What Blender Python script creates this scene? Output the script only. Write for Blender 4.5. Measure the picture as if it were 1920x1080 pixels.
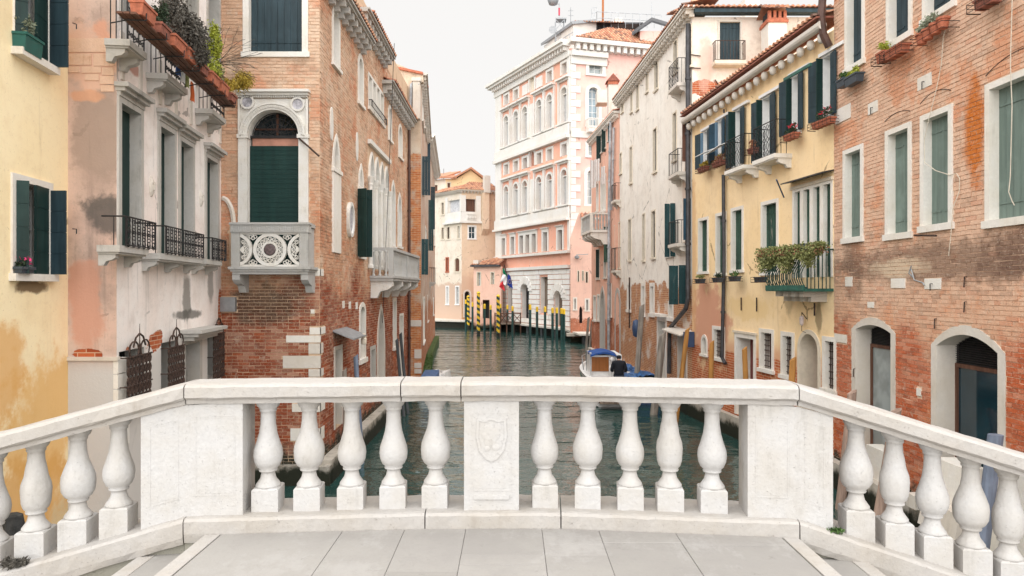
import bpy, bmesh, math, random
from mathutils import Matrix, Vector

# ------------------------------------------------------------------ clear, camera, world, sun
for o in list(bpy.data.objects):
    bpy.data.objects.remove(o)
SC = bpy.context.scene
COL = SC.collection
EYE = 4.6            # camera height above the canal
FPX = 1280.0         # focal length in pixels of a 1920 wide picture

cam_d = bpy.data.cameras.new("camera")
cam_d.sensor_width = 36.0
cam_d.lens = 24.0
cam_d.clip_start = 0.05
cam_d.clip_end = 2000.0
cam = bpy.data.objects.new("camera", cam_d)
cam.location = (0, 0, EYE)
cam.rotation_euler = (math.radians(90), 0, 0)
COL.objects.link(cam)
SC.camera = cam

SUN_EL, SUN_AZ = math.radians(50), math.radians(183)
world = bpy.data.worlds.new("World")
SC.world = world
world.use_nodes = True
wn, wl = world.node_tree.nodes, world.node_tree.links
wn.clear()
wo = wn.new("ShaderNodeOutputWorld")
bg = wn.new("ShaderNodeBackground")
sky = wn.new("ShaderNodeTexSky")
sky.sky_type = 'NISHITA'
sky.sun_disc = False
sky.sun_elevation = SUN_EL
sky.sun_rotation = SUN_AZ
mixw = wn.new("ShaderNodeMix")
mixw.data_type = 'RGBA'
mixw.inputs[0].default_value = 0.03
mixw.inputs[6].default_value = (4.48, 4.38, 4.26, 1)
wl.new(sky.outputs[0], mixw.inputs[7])
wl.new(mixw.outputs[2], bg.inputs[0])
bg.inputs[1].default_value = 0.058
wl.new(bg.outputs[0], wo.inputs[0])

sun_d = bpy.data.lights.new("sun", 'SUN')
sun_d.energy = 1.5
sun_d.angle = math.radians(125)
sun_d.color = (1.0, 0.993, 0.98)
sun = bpy.data.objects.new("sun", sun_d)
sun.rotation_euler = Vector((math.sin(SUN_AZ) * math.cos(SUN_EL), math.cos(SUN_AZ) * math.cos(SUN_EL), math.sin(SUN_EL))).to_track_quat('Z', 'Y').to_euler()
COL.objects.link(sun)
SC.view_settings.view_transform = 'Standard'
SC.view_settings.look = 'None'
SC.view_settings.gamma = 1
SC.view_settings.use_curve_mapping = False
SC.view_settings.exposure = 1.9

rng = random.Random(7)

# ------------------------------------------------------------------ material helpers
def lin(h):
    h = h.lstrip('#')
    v = [int(h[i:i + 2], 16) / 255 for i in (0, 2, 4)]
    return tuple((c / 12.92 if c <= 0.04045 else ((c + 0.055) / 1.055) ** 2.4) for c in v)


def col4(c):
    if isinstance(c, str):
        c = lin(c)
    return (c[0], c[1], c[2], 1.0)


class NT:
    def __init__(s, name):
        s.m = bpy.data.materials.new(name)
        s.m.use_nodes = True
        s.t = s.m.node_tree
        s.t.nodes.clear()
        s.out = s.t.nodes.new("ShaderNodeOutputMaterial")
        s.b = s.t.nodes.new("ShaderNodeBsdfPrincipled")
        s.t.links.new(s.b.outputs[0], s.out.inputs[0])

    def n(s, kind, ins=None, **props):
        nd = s.t.nodes.new("ShaderNode" + kind)
        for k, v in props.items():
            setattr(nd, k, v)
        for k, v in (ins or {}).items():
            s.put(nd.inputs[k], v)
        return nd

    def put(s, sock, v):
        if isinstance(v, bpy.types.NodeSocket):
            s.t.links.new(v, sock)
        else:
            sock.default_value = v

    def set(s, **kw):
        for k, v in kw.items():
            s.put(s.b.inputs[k.replace('_', ' ')], v)

    def mix(s, f, a, b, mode='MIX'):
        nd = s.n("Mix", data_type='RGBA', blend_type=mode)
        s.put(nd.inputs[0], f)
        s.put(nd.inputs[6], a if isinstance(a, bpy.types.NodeSocket) else col4(a))
        s.put(nd.inputs[7], b if isinstance(b, bpy.types.NodeSocket) else col4(b))
        return nd.outputs[2]

    def math(s, op, a, b=0.0, c=None):
        nd = s.n("Math", operation=op)
        s.put(nd.inputs[0], a)
        s.put(nd.inputs[1], b)
        if c is not None:
            s.put(nd.inputs[2], c)
        return nd.outputs[0]

    def rng(s, v, a, b, lo=0.0, hi=1.0, smooth=True):
        nd = s.n("MapRange", interpolation_type='SMOOTHSTEP' if smooth else 'LINEAR')
        s.put(nd.inputs[0], v)
        nd.inputs[1].default_value = a
        nd.inputs[2].default_value = b
        nd.inputs[3].default_value = lo
        nd.inputs[4].default_value = hi
        return nd.outputs[0]

    def noise(s, vec, scale, detail=4, rough=0.6, sc=None, off=None):
        if sc or off:
            mp = s.n("Mapping")
            s.put(mp.inputs[0], vec)
            if sc:
                mp.inputs['Scale'].default_value = sc
            if off:
                mp.inputs['Location'].default_value = off
            vec = mp.outputs[0]
        nd = s.n("TexNoise")
        s.put(nd.inputs['Vector'], vec)
        nd.inputs['Scale'].default_value = scale
        nd.inputs['Detail'].default_value = detail
        nd.inputs['Roughness'].default_value = rough
        return nd.outputs[0]

    def bump(s, h, strength=0.3, dist=0.01, prev=None):
        nd = s.n("Bump")
        s.put(nd.inputs['Height'], h)
        nd.inputs['Strength'].default_value = strength
        nd.inputs['Distance'].default_value = dist
        if prev is not None:
            s.put(nd.inputs['Normal'], prev)
        return nd.outputs[0]

    def obj(s):
        return s.n("TexCoord").outputs['Object']


M = {}


def plain(name, c, rough=0.6, metal=0.0, var=0.12, scale=6.0, bump=0.0, spec=None):
    t = NT(name)
    pos = t.n("NewGeometry").outputs['Position']
    f = t.noise(pos, scale, 5)
    c = lin(c) if isinstance(c, str) else c
    dk = tuple(x * (1 - var) for x in c)
    lt = tuple(min(1, x * (1 + var)) for x in c)
    t.set(Base_Color=t.mix(t.rng(f, 0.3, 0.7), dk, lt), Roughness=rough, Metallic=metal)
    if spec is not None:
        t.set(Specular_IOR_Level=spec)
    if bump:
        t.set(Normal=t.bump(t.noise(pos, scale * 6, 4), bump, 0.01))
    M[name] = t.m
    return t.m


def stone(name, c, dirt=(0.22, 0.2, 0.17), amt=0.35, scale=1.6, pit=0.5, green=0.0, tide=None):
    """white stone with grey weathering, pits and hairline cracks"""
    t = NT(name)
    pos = t.n("NewGeometry").outputs['Position']
    c = lin(c) if isinstance(c, str) else c
    n1 = t.noise(pos, scale, 8, 0.65)
    n2 = t.noise(pos, scale * 14, 5, 0.6)
    n3 = t.noise(pos, scale * 1.5, 6, 0.7, sc=(3, 3, 0.35), off=(3, 1, 2))
    base = t.mix(t.rng(n2, 0.3, 0.75), tuple(x * 0.93 for x in c), tuple(min(1, x * 1.03) for x in c))
    base = t.mix(t.rng(n1, 0.35, 0.7), base, tuple(x * y for x, y in zip(c, (0.93, 0.9, 0.85))))
    m = t.math('MULTIPLY', t.rng(t.math('ADD', t.math('MULTIPLY', n1, 0.5), t.math('MULTIPLY', n3, 0.5)), 0.52, 0.72), amt)
    base = t.mix(m, base, dirt)
    if green:
        base = t.mix(t.math('MULTIPLY', t.rng(t.noise(pos, 2.3, 6, 0.7, off=(9, 4, 1)), 0.5, 0.65), green), base, (0.1, 0.12, 0.03))
    if tide:
        zt = t.math('ADD', t.n("SeparateXYZ", {0: pos}).outputs[2], t.math('MULTIPLY', t.math('SUBTRACT', t.noise(pos, 1.7, 6, 0.7), 0.5), 0.8))
        base = t.mix(t.rng(zt, tide + 0.15, tide - 0.1), base, (0.02, 0.022, 0.013))
    pm = t.rng(t.noise(pos, scale * 40, 3, 0.5), 0.66, 0.74)
    base = t.mix(t.math('MULTIPLY', pm, 0.5 * pit), base, dirt)
    h = t.math('SUBTRACT', t.math('ADD', t.math('MULTIPLY', n2, 0.5), n1), t.math('MULTIPLY', pm, 0.5))
    t.set(Base_Color=base, Roughness=0.75, Normal=t.bump(h, 0.65, 0.014), Specular_IOR_Level=0.3)
    M[name] = t.m
    return t.m


def brick_tex(t, vec, c1, c2, mortar, course=0.078, length=0.27):
    sp = t.n("SeparateXYZ", {0: vec})
    cb = t.n("CombineXYZ", {0: sp.outputs[0], 1: sp.outputs[2], 2: 0.0})
    bt = t.n("TexBrick", {'Vector': cb.outputs[0], 'Color1': col4(c1), 'Color2': col4(c2), 'Mortar': col4(mortar), 'Scale': 1.0,
                          'Mortar Size': 0.007, 'Mortar Smooth': 0.2, 'Bias': 0.0, 'Brick Width': length, 'Row Height': course})
    return bt.outputs[0], bt.outputs[1]


def mute(c, k=0.9):
    if isinstance(c, str):
        return c
    y = 0.2126 * c[0] + 0.7152 * c[1] + 0.0722 * c[2]
    return tuple(y + (v - y) * k for v in c)


def plaster(name, base, var, dirt, streak=0.35, blotch=0.5, peel=None, spots=(), low=None, lump=0.35):
    """painted lime plaster: blotches, vertical rain streaks, plaster gone near the water, odd stains.
    peel = (z, amp, c1, c2, mortar); low = (z, amp, colour, amount); spots = (s, z, rs, rz, colour, amount)"""
    t = NT(name)
    base, var, dirt = mute(base), mute(var), mute(dirt)
    spots = [s[:4] + (mute(s[4]), s[5]) for s in spots]
    v = t.obj()
    sp = t.n("SeparateXYZ", {0: v})
    z = sp.outputs[2]
    sx = sp.outputs[0]
    n1 = t.noise(v, 0.45, 7, 0.62)
    n2 = t.noise(v, 2.2, 7, 0.65, off=(5, 2, 7))
    n3 = t.noise(v, 1.0, 7, 0.7, sc=(2.6, 2.6, 0.14), off=(1, 7, 3))
    n4 = t.noise(v, 26, 4, 0.6)
    cc = t.mix(t.math('MULTIPLY', t.rng(n1, 0.38, 0.62), blotch), base, var)
    cc = t.mix(t.math('MULTIPLY', t.rng(n2, 0.45, 0.75), blotch * 0.8), cc, t.mix(0.5, var, dirt))
    cc = t.mix(t.math('MULTIPLY', t.rng(n3, 0.55, 0.72), streak), cc, dirt)
    cc = t.mix(t.math('MULTIPLY', t.rng(n4, 0.55, 0.8), 0.12), cc, dirt)
    n5 = t.noise(v, 7, 8, 0.75, off=(2, 8, 2))
    cc = t.mix(t.math('MULTIPLY', t.rng(n5, 0.52, 0.68), 0.2 * blotch + 0.05), cc, dirt)
    n6 = t.noise(v, 1.6, 8, 0.78, sc=(5, 5, 0.22), off=(4, 4, 4))
    cc = t.mix(t.math('MULTIPLY', t.rng(n6, 0.58, 0.68), streak * 0.8), cc, tuple(x * 0.55 for x in dirt))
    gr = t.noise(v, 14, 6, 0.8, off=(7, 3, 7))
    cc = t.mix(t.math('MULTIPLY', t.rng(gr, 0.56, 0.68), 0.22), cc, tuple(x * 0.5 for x in dirt))
    pk = t.rng(t.noise(v, 38, 2, 0.5, off=(7, 7, 7)), 0.68, 0.74)
    cc = t.mix(t.math('MULTIPLY', pk, 0.5), cc, tuple(x * 0.4 for x in dirt))
    vr = t.n("TexVoronoi", {'Vector': t.n("Mapping", {0: v, 'Scale': (0.5, 0.5, 0.42)}).outputs[0], 'Scale': 1.0}, feature='DISTANCE_TO_EDGE').outputs['Distance']
    ck = t.math('MULTIPLY', t.rng(t.math('ADD', vr, t.math('MULTIPLY', t.math('SUBTRACT', n2, 0.5), 0.12)), 0.005, 0.002), t.rng(n1, 0.5, 0.56))
    cc = t.mix(t.math('MULTIPLY', ck, 0.6), cc, tuple(x * 0.4 for x in dirt))
    edge = t.math('ADD', t.math('MULTIPLY', t.math('SUBTRACT', n2, 0.5), 1.0), t.math('MULTIPLY', t.math('SUBTRACT', n1, 0.5), 2.2))
    if low:
        zz = t.math('ADD', z, t.math('MULTIPLY', edge, low[1]))
        cc = t.mix(t.math('MULTIPLY', t.rng(zz, low[0] + 0.25, low[0] - 0.25), low[3]), cc, low[2])
    h = t.math('ADD', t.math('MULTIPLY', n2, 0.5), t.math('MULTIPLY', n4, 0.25))
    for (s0, z0, rs, rz, c, a) in spots:
        dx = t.math('DIVIDE', t.math('SUBTRACT', sx, s0), rs)
        dz = t.math('DIVIDE', t.math('SUBTRACT', z, z0), rz)
        d = t.math('SQRT', t.math('ADD', t.math('MULTIPLY', dx, dx), t.math('MULTIPLY', dz, dz)))
        d = t.math('ADD', d, t.math('MULTIPLY', t.math('SUBTRACT', n2, 0.5), 2.0))
        if c == 'brick':
            bc, bf = brick_tex(t, v, '#b8643f', '#9a4b2e', '#c9ab90')
            mk = t.rng(d, 1.0, 0.93)
            cc = t.mix(mk, cc, bc)
            h = t.math('SUBTRACT', h, t.math('MULTIPLY', mk, 0.8))
        else:
            cc = t.mix(t.math('MULTIPLY', t.rng(d, 1.15, 0.65), a), cc, c)
    if peel:
        zz = t.math('ADD', z, t.math('MULTIPLY', edge, peel[1]))
        mk = t.rng(zz, peel[0] + 0.04, peel[0] - 0.04)
        bc, bf = brick_tex(t, v, peel[2], peel[3], peel[4])
        bc = t.mix(t.math('MULTIPLY', t.rng(t.noise(v, 5, 5, 0.7), 0.4, 0.7), 0.45), bc, t.mix(0.6, bc, (0.1, 0.07, 0.05)))
        bc = t.mix(t.math('MULTIPLY', t.rng(t.noise(v, 1.3, 6, 0.7, off=(4, 4, 4)), 0.5, 0.66), 0.75), bc, t.mix(0.35, base, dirt))
        cc = t.mix(mk, cc, bc)
        h = t.math('SUBTRACT', h, t.math('MULTIPLY', mk, t.math('ADD', 0.5, t.math('MULTIPLY', bf, 0.3))))
    # algae line by the water
    zz = t.math('ADD', z, t.math('MULTIPLY', t.math('SUBTRACT', n2, 0.5), 0.9))
    cc = t.mix(t.rng(zz, 0.75, 0.35), cc, (0.035, 0.035, 0.022))
    t.set(Base_Color=cc, Roughness=0.9, Normal=t.bump(h, lump, 0.03), Specular_IOR_Level=0.2)
    M[name] = t.m
    return t.m


def brick_mat(name, hi, mid, lowc, z_mid, z_low, grime, stains=(), pale=None):
    """bricks: a tone of its own for each (face attribute tone), courses change colour with height, grime, salt"""
    t = NT(name)
    at = t.n("Attribute", attribute_name='tone').outputs['Fac']
    p = t.n("NewGeometry").outputs['Position']
    sp = t.n("SeparateXYZ", {0: p})
    z = sp.outputs[2]
    n1 = t.noise(p, 0.5, 6, 0.65)
    n2 = t.noise(p, 3.0, 6, 0.65, off=(3, 3, 3))
    zz = t.math('ADD', z, t.math('MULTIPLY', t.math('SUBTRACT', n1, 0.5), 4.0))
    hi, mid, lowc = mute(hi, 0.84), mute(mid, 0.86), mute(lowc, 0.93)
    cc = t.mix(t.rng(zz, z_mid + 0.9, z_mid - 0.9), hi, mid)
    zz2 = t.math('ADD', z, t.math('MULTIPLY', t.math('SUBTRACT', n1, 0.5), 5.0))
    cc = t.mix(t.rng(zz2, z_low + 0.5, z_low - 0.5), cc, lowc)
    dark = t.mix(0.32, cc, (0.16, 0.1, 0.075))
    light = t.mix(0.3, cc, (0.72, 0.5, 0.36))
    red = t.mix(0.32, cc, (0.5, 0.15, 0.07))
    cc = t.mix(t.rng(at, 0.25, 0.0), cc, dark)
    spk = t.noise(p, 11, 6, 0.75, off=(6, 1, 6))
    cc = t.mix(t.math('MULTIPLY', t.rng(spk, 0.5, 0.66), 0.4), cc, t.mix(0.6, cc, (0.12, 0.085, 0.065)))
    cc = t.mix(t.math('MULTIPLY', t.rng(t.noise(p, 4.5, 7, 0.75, off=(1, 6, 8)), 0.54, 0.64), 0.45), cc, (0.6, 0.48, 0.38))
    cc = t.mix(t.rng(at, 0.6, 0.85), cc, light)
    cc = t.mix(t.rng(at, 0.9, 0.96), cc, red)
    for gi, (c, a, sc, lo, hi2, off) in enumerate(grime):
        gm = t.math('MULTIPLY', t.rng(t.noise(p, sc, 7, 0.7, off=off), lo, hi2), a)
        if gi == 0:
            gm = t.math('MULTIPLY', gm, t.rng(zz2, z_low - 0.6, z_low + 0.8, 0.25, 1.0))
        cc = t.mix(gm, cc, c)
    for (x, y, zc, rx, ry, rz, c, a) in stains:
        d = None
        for ax, c0, r in ((0, x, rx), (1, y, ry), (2, zc, rz)):
            dd = t.math('DIVIDE', t.math('SUBTRACT', sp.outputs[ax], c0), r)
            dd = t.math('MULTIPLY', dd, dd)
            d = dd if d is None else t.math('ADD', d, dd)
        d = t.math('ADD', t.math('SQRT', d), t.math('MULTIPLY', t.math('SUBTRACT', n2, 0.5), 1.6))
        cc = t.mix(t.math('MULTIPLY', t.rng(d, 1.2, 0.5), a), cc, c)
    zz = t.math('ADD', z, t.math('MULTIPLY', t.math('SUBTRACT', n2, 0.5), 1.2))
    cc = t.mix(t.rng(zz, 0.95, 0.6), cc, (0.03, 0.03, 0.02))
    fine = t.noise(p, 45, 4, 0.6)
    grit = t.noise(p, 22, 5, 0.8, off=(3, 9, 3))
    cc = t.mix(t.math('MULTIPLY', t.rng(grit, 0.56, 0.66), 0.5), cc, t.mix(0.75, cc, (0.07, 0.05, 0.04)))
    cc = t.mix(t.math('MULTIPLY', t.rng(grit, 0.44, 0.36), 0.4), cc, (0.78, 0.66, 0.54))
    cc = t.mix(t.math('MULTIPLY', t.rng(fine, 0.5, 0.8), 0.3), cc, (0.6, 0.46, 0.36))
    t.set(Base_Color=cc, Roughness=0.92, Normal=t.bump(t.math('ADD', fine, t.noise(p, 12, 3)), 0.7, 0.01), Specular_IOR_Level=0.15)
    M[name] = t.m
    return t.m


def wood(name, c, var=0.35, rough=0.6, vert=True, chips=0.0):
    t = NT(name)
    p = t.n("NewGeometry").outputs['Position']
    c = lin(c) if isinstance(c, str) else c
    n = t.noise(p, 9, 5, 0.6, sc=(1, 1, 0.08) if vert else (0.1, 0.1, 1))
    n2 = t.noise(p, 2, 4, 0.6)
    cc = t.mix(t.rng(n, 0.3, 0.7), tuple(x * (1 - var) for x in c), tuple(min(1, x * (1 + var)) for x in c))
    cc = t.mix(t.math('MULTIPLY', t.rng(n2, 0.5, 0.75), 0.3), cc, tuple(min(1, x * 1.8 + 0.02) for x in c))
    if chips:
        cc = t.mix(t.math('MULTIPLY', t.rng(t.noise(p, 5, 7, 0.75, sc=(1, 1, 0.25)), 0.58, 0.66), chips), cc, (0.3, 0.28, 0.24))
    t.set(Base_Color=cc, Roughness=rough, Normal=t.bump(n, 0.3, 0.006), Specular_IOR_Level=0.3)
    M[name] = t.m
    return t.m


# ------------------------------------------------------------------ materials
stone('white_stone', (0.79, 0.755, 0.7), amt=0.3)
stone('rail_stone', (0.43, 0.407, 0.383), dirt=(0.26, 0.22, 0.18), amt=0.5, scale=2.2, pit=0.8)
stone('baluster_stone', (0.505, 0.494, 0.484), dirt=(0.2, 0.185, 0.17), amt=0.45, scale=2.6, pit=0.5)
stone('grey_stone', (0.5, 0.48, 0.45), dirt=(0.13, 0.13, 0.125), amt=0.75, scale=1.4, pit=0.9)
stone('balcony_stone', (0.46, 0.455, 0.44), dirt=(0.14, 0.15, 0.155), amt=0.85, scale=1.9, pit=0.7)
stone('tracery_stone', (0.74, 0.72, 0.68), dirt=(0.2, 0.2, 0.19), amt=0.5, scale=3.5, pit=0.9)
stone('rustic_stone', (0.84, 0.82, 0.79), dirt=(0.3, 0.28, 0.26), amt=0.4, scale=0.8, pit=0.6)
stone('hotel_stone', (0.73, 0.705, 0.67), dirt=(0.42, 0.4, 0.36), amt=0.45, scale=0.5, pit=0.2)
stone('quay_stone', (0.5, 0.46, 0.4), dirt=(0.09, 0.08, 0.05), amt=0.9, scale=1.5, pit=0.8, tide=0.42)
stone('ledge_stone', (0.66, 0.62, 0.56), dirt=(0.12, 0.1, 0.07), amt=0.7, scale=1.5, pit=0.8, tide=0.5)
stone('rough_jamb', (0.4, 0.4, 0.385), dirt=(0.14, 0.14, 0.135), amt=0.6, scale=4.5, pit=1.0)
stone('moss_stone', (0.3, 0.29, 0.25), dirt=(0.1, 0.1, 0.06), amt=0.8, scale=2.2, pit=0.5, green=0.9)
stone('cement', (0.66, 0.61, 0.55), dirt=(0.33, 0.29, 0.24), amt=0.5, scale=1.3, pit=0.4)
stone('mortar_pale', (0.56, 0.43, 0.33), dirt=(0.25, 0.17, 0.12), amt=0.7, scale=1.2, pit=0.4)
plain('moss', (0.05, 0.085, 0.015), 0.95, var=0.6, scale=9, bump=1.0)
plain('algae_shade', (0.02, 0.02, 0.013), 0.9, var=0.5, scale=8, bump=1.0)
plain('cavity', (0.012, 0.012, 0.013), 0.9)
wood('dark_green', (0.008, 0.03, 0.027), 0.25, 0.55)
wood('green_roller', (0.006, 0.032, 0.028), 0.15, 0.6)
wood('slate_blue', (0.02, 0.04, 0.05), 0.3, 0.55)
wood('shutter_grey_green', (0.15, 0.2, 0.175), 0.14, 0.65)
wood('weathered_green', (0.03, 0.07, 0.05), 0.5, 0.75, chips=0.6)
wood('petrol_blue', (0.012, 0.045, 0.075), 0.3, 0.55, chips=0.2)
wood('teal_dark', (0.01, 0.045, 0.05), 0.25, 0.55, chips=0.15)
wood('pale_blue_shutter', (0.12, 0.2, 0.28), 0.2, 0.6)
wood('grey_wood', (0.17, 0.13, 0.1), 0.45, 0.85, chips=0.3)
wood('brown_wood', (0.12, 0.055, 0.035), 0.35, 0.7)
wood('red_door', (0.17, 0.05, 0.045), 0.2, 0.6)
wood('orange_pole', (0.36, 0.17, 0.045), 0.3, 0.7)
wood('pink_pole', (0.34, 0.24, 0.19), 0.3, 0.85)
wood('blue_grey_pole', (0.16, 0.19, 0.25), 0.2, 0.6)
wood('grey_pole', (0.24, 0.21, 0.18), 0.4, 0.85)
wood('dark_pole', (0.075, 0.08, 0.085), 0.3, 0.7)
wood('varnished', (0.28, 0.1, 0.025), 0.2, 0.35)
plain('iron', (0.02, 0.019, 0.02), 0.55, 0.3, var=0.3)
plain('rusty_iron', (0.06, 0.035, 0.026), 0.8, 0.2, var=0.6, scale=20)
plain('grey_metal', (0.3, 0.31, 0.32), 0.5, 0.4)
plain('pipe', (0.055, 0.055, 0.06), 0.5, 0.3, var=0.4, scale=3)
plain('pale_pipe', (0.36, 0.38, 0.4), 0.5, 0.1, var=0.3, scale=3)
plain('copper_pipe', (0.09, 0.05, 0.04), 0.6, 0.3, var=0.4, scale=3)
plain('terracotta', (0.42, 0.13, 0.07), 0.8, var=0.25, scale=14)
plain('terracotta_dark', (0.26, 0.09, 0.06), 0.85, var=0.3, scale=14)
plain('green_plastic', (0.012, 0.1, 0.085), 0.5)
plain('slate_plastic', (0.04, 0.055, 0.07), 0.5)
plain('white_paint', (0.76, 0.75, 0.73), 0.5, var=0.06)
plain('cream_paint', (0.68, 0.6, 0.48), 0.6, var=0.08)
plain('grey_roller', (0.42, 0.42, 0.42), 0.7, var=0.08)
plain('pink_roller', (0.42, 0.2, 0.14), 0.6, var=0.15)
plain('curtain', (0.5, 0.5, 0.52), 0.9, var=0.2, scale=5)
plain('blue_canvas', (0.008, 0.06, 0.25), 0.75, var=0.25, scale=5, bump=0.4)
plain('blue_tarp', (0.02, 0.09, 0.24), 0.5, var=0.6, scale=7, bump=0.8)
plain('black_cloth', (0.006, 0.007, 0.013), 0.9)
plain('navy_cloth', (0.01, 0.013, 0.025), 0.9)
plain('skin', (0.5, 0.3, 0.22), 0.6, var=0.05)
plain('hair', (0.012, 0.01, 0.01), 0.7)
plain('white_cloth', (0.7, 0.68, 0.66), 0.9, var=0.06)
plain('blue_cloth', (0.04, 0.09, 0.24), 0.9)
plain('red_cloth', (0.5, 0.05, 0.03), 0.9)
plain('orange_cloth', (0.6, 0.14, 0.04), 0.9)
plain('flag_green', (0.0, 0.18, 0.08), 0.85, var=0.1)
plain('flag_white', (0.75, 0.74, 0.74), 0.85, var=0.04)
plain('flag_red', (0.62, 0.03, 0.04), 0.85, var=0.1)
plain('flag_blue', (0.01, 0.035, 0.25), 0.85, var=0.1)
plain('yellow_paint', (0.8, 0.52, 0.03), 0.55, var=0.15)
plain('pole_green', (0.01, 0.05, 0.045), 0.45, var=0.3)
plain('porphyry', (0.12, 0.085, 0.085), 0.5, var=0.35, scale=18)
plain('marble_grey', (0.38, 0.37, 0.4), 0.5, var=0.45, scale=14)
plain('flower_pink', (0.75, 0.05, 0.2), 0.7)
plain('flower_red', (0.6, 0.015, 0.04), 0.7)
plain('leaf_green', (0.06, 0.12, 0.025), 0.7, var=0.45, scale=30)
plain('leaf_dark', (0.025, 0.045, 0.02), 0.8, var=0.5, scale=30)
plain('leaf_yellow', (0.3, 0.33, 0.03), 0.7, var=0.4, scale=30)
plain('leaf_gold', (0.42, 0.3, 0.04), 0.7, var=0.4, scale=30)
plain('leaf_olive', (0.2, 0.21, 0.07), 0.75, var=0.5, scale=25)
plain('leaf_rust', (0.3, 0.13, 0.07), 0.8, var=0.4, scale=30)
plain('leaf_silver', (0.24, 0.27, 0.19), 0.8, var=0.4, scale=30)
plain('twig_grey', (0.1, 0.09, 0.075), 0.9, var=0.5, scale=30)
plain('rope', (0.62, 0.55, 0.45), 0.9)
plain('red_metal', (0.55, 0.03, 0.07), 0.5)
plain('rust_orange', (0.42, 0.14, 0.04), 0.7)
plain('lamp_glass', (0.5, 0.42, 0.4), 0.3)
plain('blue_metal', (0.03, 0.06, 0.13), 0.5)
plain('green_metal', (0.02, 0.1, 0.075), 0.5, var=0.3)
plain('dark_stone', (0.035, 0.035, 0.034), 0.9, var=0.5, scale=12, bump=0.8)


def tile_mat():
    t = NT('roof_tile')
    p = t.n("NewGeometry").outputs['Position']
    at = t.n("Attribute", attribute_name='tone').outputs['Fac']
    cc = t.mix(t.rng(at, 0.0, 1.0), (0.42, 0.15, 0.085), (0.6, 0.33, 0.2))
    cc = t.mix(t.rng(at, 0.25, 0.0), cc, (0.2, 0.11, 0.08))
    cc = t.mix(t.math('MULTIPLY', t.rng(t.noise(p, 3, 6, 0.7), 0.45, 0.7), 0.6), cc, (0.3, 0.24, 0.18))
    t.set(Base_Color=cc, Roughness=0.9)
    M['roof_tile'] = t.m


tile_mat()


def glass_mat(name, c, rough):
    t = NT(name)
    p = t.n("NewGeometry").outputs['Position']
    t.set(Base_Color=t.mix(t.rng(t.noise(p, 1.5, 3), 0.4, 0.6), tuple(x * 0.7 for x in c), c), Roughness=rough, Specular_IOR_Level=0.8)
    M[name] = t.m


glass_mat('dark_glass', (0.02, 0.03, 0.035), 0.06)
glass_mat('blue_glass', (0.01, 0.035, 0.05), 0.08)
glass_mat('pale_glass', (0.32, 0.36, 0.36), 0.2)
glass_mat('sky_glass', (0.25, 0.33, 0.38), 0.1)


def water_mat():
    t = NT('water')
    p = t.n("NewGeometry").outputs['Position']
    a = t.noise(p, 0.6, 3, 0.5, sc=(0.9, 1.4, 1))
    b = t.noise(p, 2.0, 3, 0.55, sc=(0.9, 1.4, 1), off=(3, 5, 0))
    c = t.noise(p, 5.0, 3, 0.55, sc=(0.8, 1.5, 1), off=(1, 9, 0))
    w0 = t.noise(p, 0.36, 3, 0.6, sc=(0.45, 1.0, 1), off=(7, 2, 0))
    h = t.math('ADD', t.math('ADD', t.math('MULTIPLY', w0, 2.6), t.math('MULTIPLY', a, 1.2)), t.math('ADD', t.math('MULTIPLY', b, 0.5), t.math('MULTIPLY', c, 0.14)))
    t.set(Base_Color=t.mix(t.rng(t.noise(p, 0.15, 3), 0.4, 0.6), (0.018, 0.055, 0.048), (0.024, 0.065, 0.056)), Roughness=0.03,
          IOR=1.75, Specular_IOR_Level=0.5, Normal=t.bump(h, 1.0, 0.07))
    M['water'] = t.m


water_mat()


def paving_mat():
    t = NT('paving')
    p = t.n("NewGeometry").outputs['Position']
    at = t.n("Attribute", attribute_name='tone').outputs['Fac']
    n1 = t.noise(p, 1.1, 7, 0.65)
    n2 = t.noise(p, 30, 5, 0.65)
    cc = t.mix(at, (0.285, 0.27, 0.25), (0.335, 0.317, 0.295))
    cc = t.mix(t.math('MULTIPLY', t.rng(n1, 0.42, 0.66), 0.5), cc, (0.24, 0.225, 0.215))
    cc = t.mix(t.math('MULTIPLY', t.rng(t.noise(p, 5, 6, 0.75, off=(8, 8, 8)), 0.62, 0.74), 0.55), cc, (0.15, 0.135, 0.125))
    cc = t.mix(t.math('MULTIPLY', t.rng(n2, 0.5, 0.8), 0.25), cc, (0.2, 0.19, 0.175))
    cc = t.mix(t.math('MULTIPLY', t.rng(t.noise(p, 2.2, 8, 0.75, sc=(1, 0.6, 1), off=(2, 6, 1)), 0.5, 0.62), 0.35), cc, (0.4, 0.385, 0.37))
    t.set(Base_Color=cc, Roughness=0.7, Normal=t.bump(t.math('ADD', t.math('MULTIPLY', n2, 0.4), n1), 0.35, 0.01), Specular_IOR_Level=0.3)
    M['paving'] = t.m


paving_mat()

# ------------------------------------------------------------------ object helpers
WM = {}


def link(o, parent=None, world=None):
    world = world if world is not None else Matrix.Identity(4)
    COL.objects.link(o)
    if parent is not None:
        o.parent = parent
        o.matrix_basis = WM[parent.name].inverted() @ world
    else:
        o.matrix_basis = world
    WM[o.name] = world.copy()
    return o


def tag(o, label=None, cat=None, group=None, kind=None):
    if label:
        o['label'] = label
    if cat:
        o['category'] = cat
    if group:
        o['group'] = group
    if kind:
        o['kind'] = kind
    return o


def thing(name, label, cat, world=None, group=None):
    if not isinstance(world, Matrix):
        world = Matrix.Translation(Vector(world or (0, 0, 0)))
    o = bpy.data.objects.new(name, None)
    o.empty_display_size = 0.2
    link(o, None, world)
    return tag(o, label, cat, group)


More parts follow.
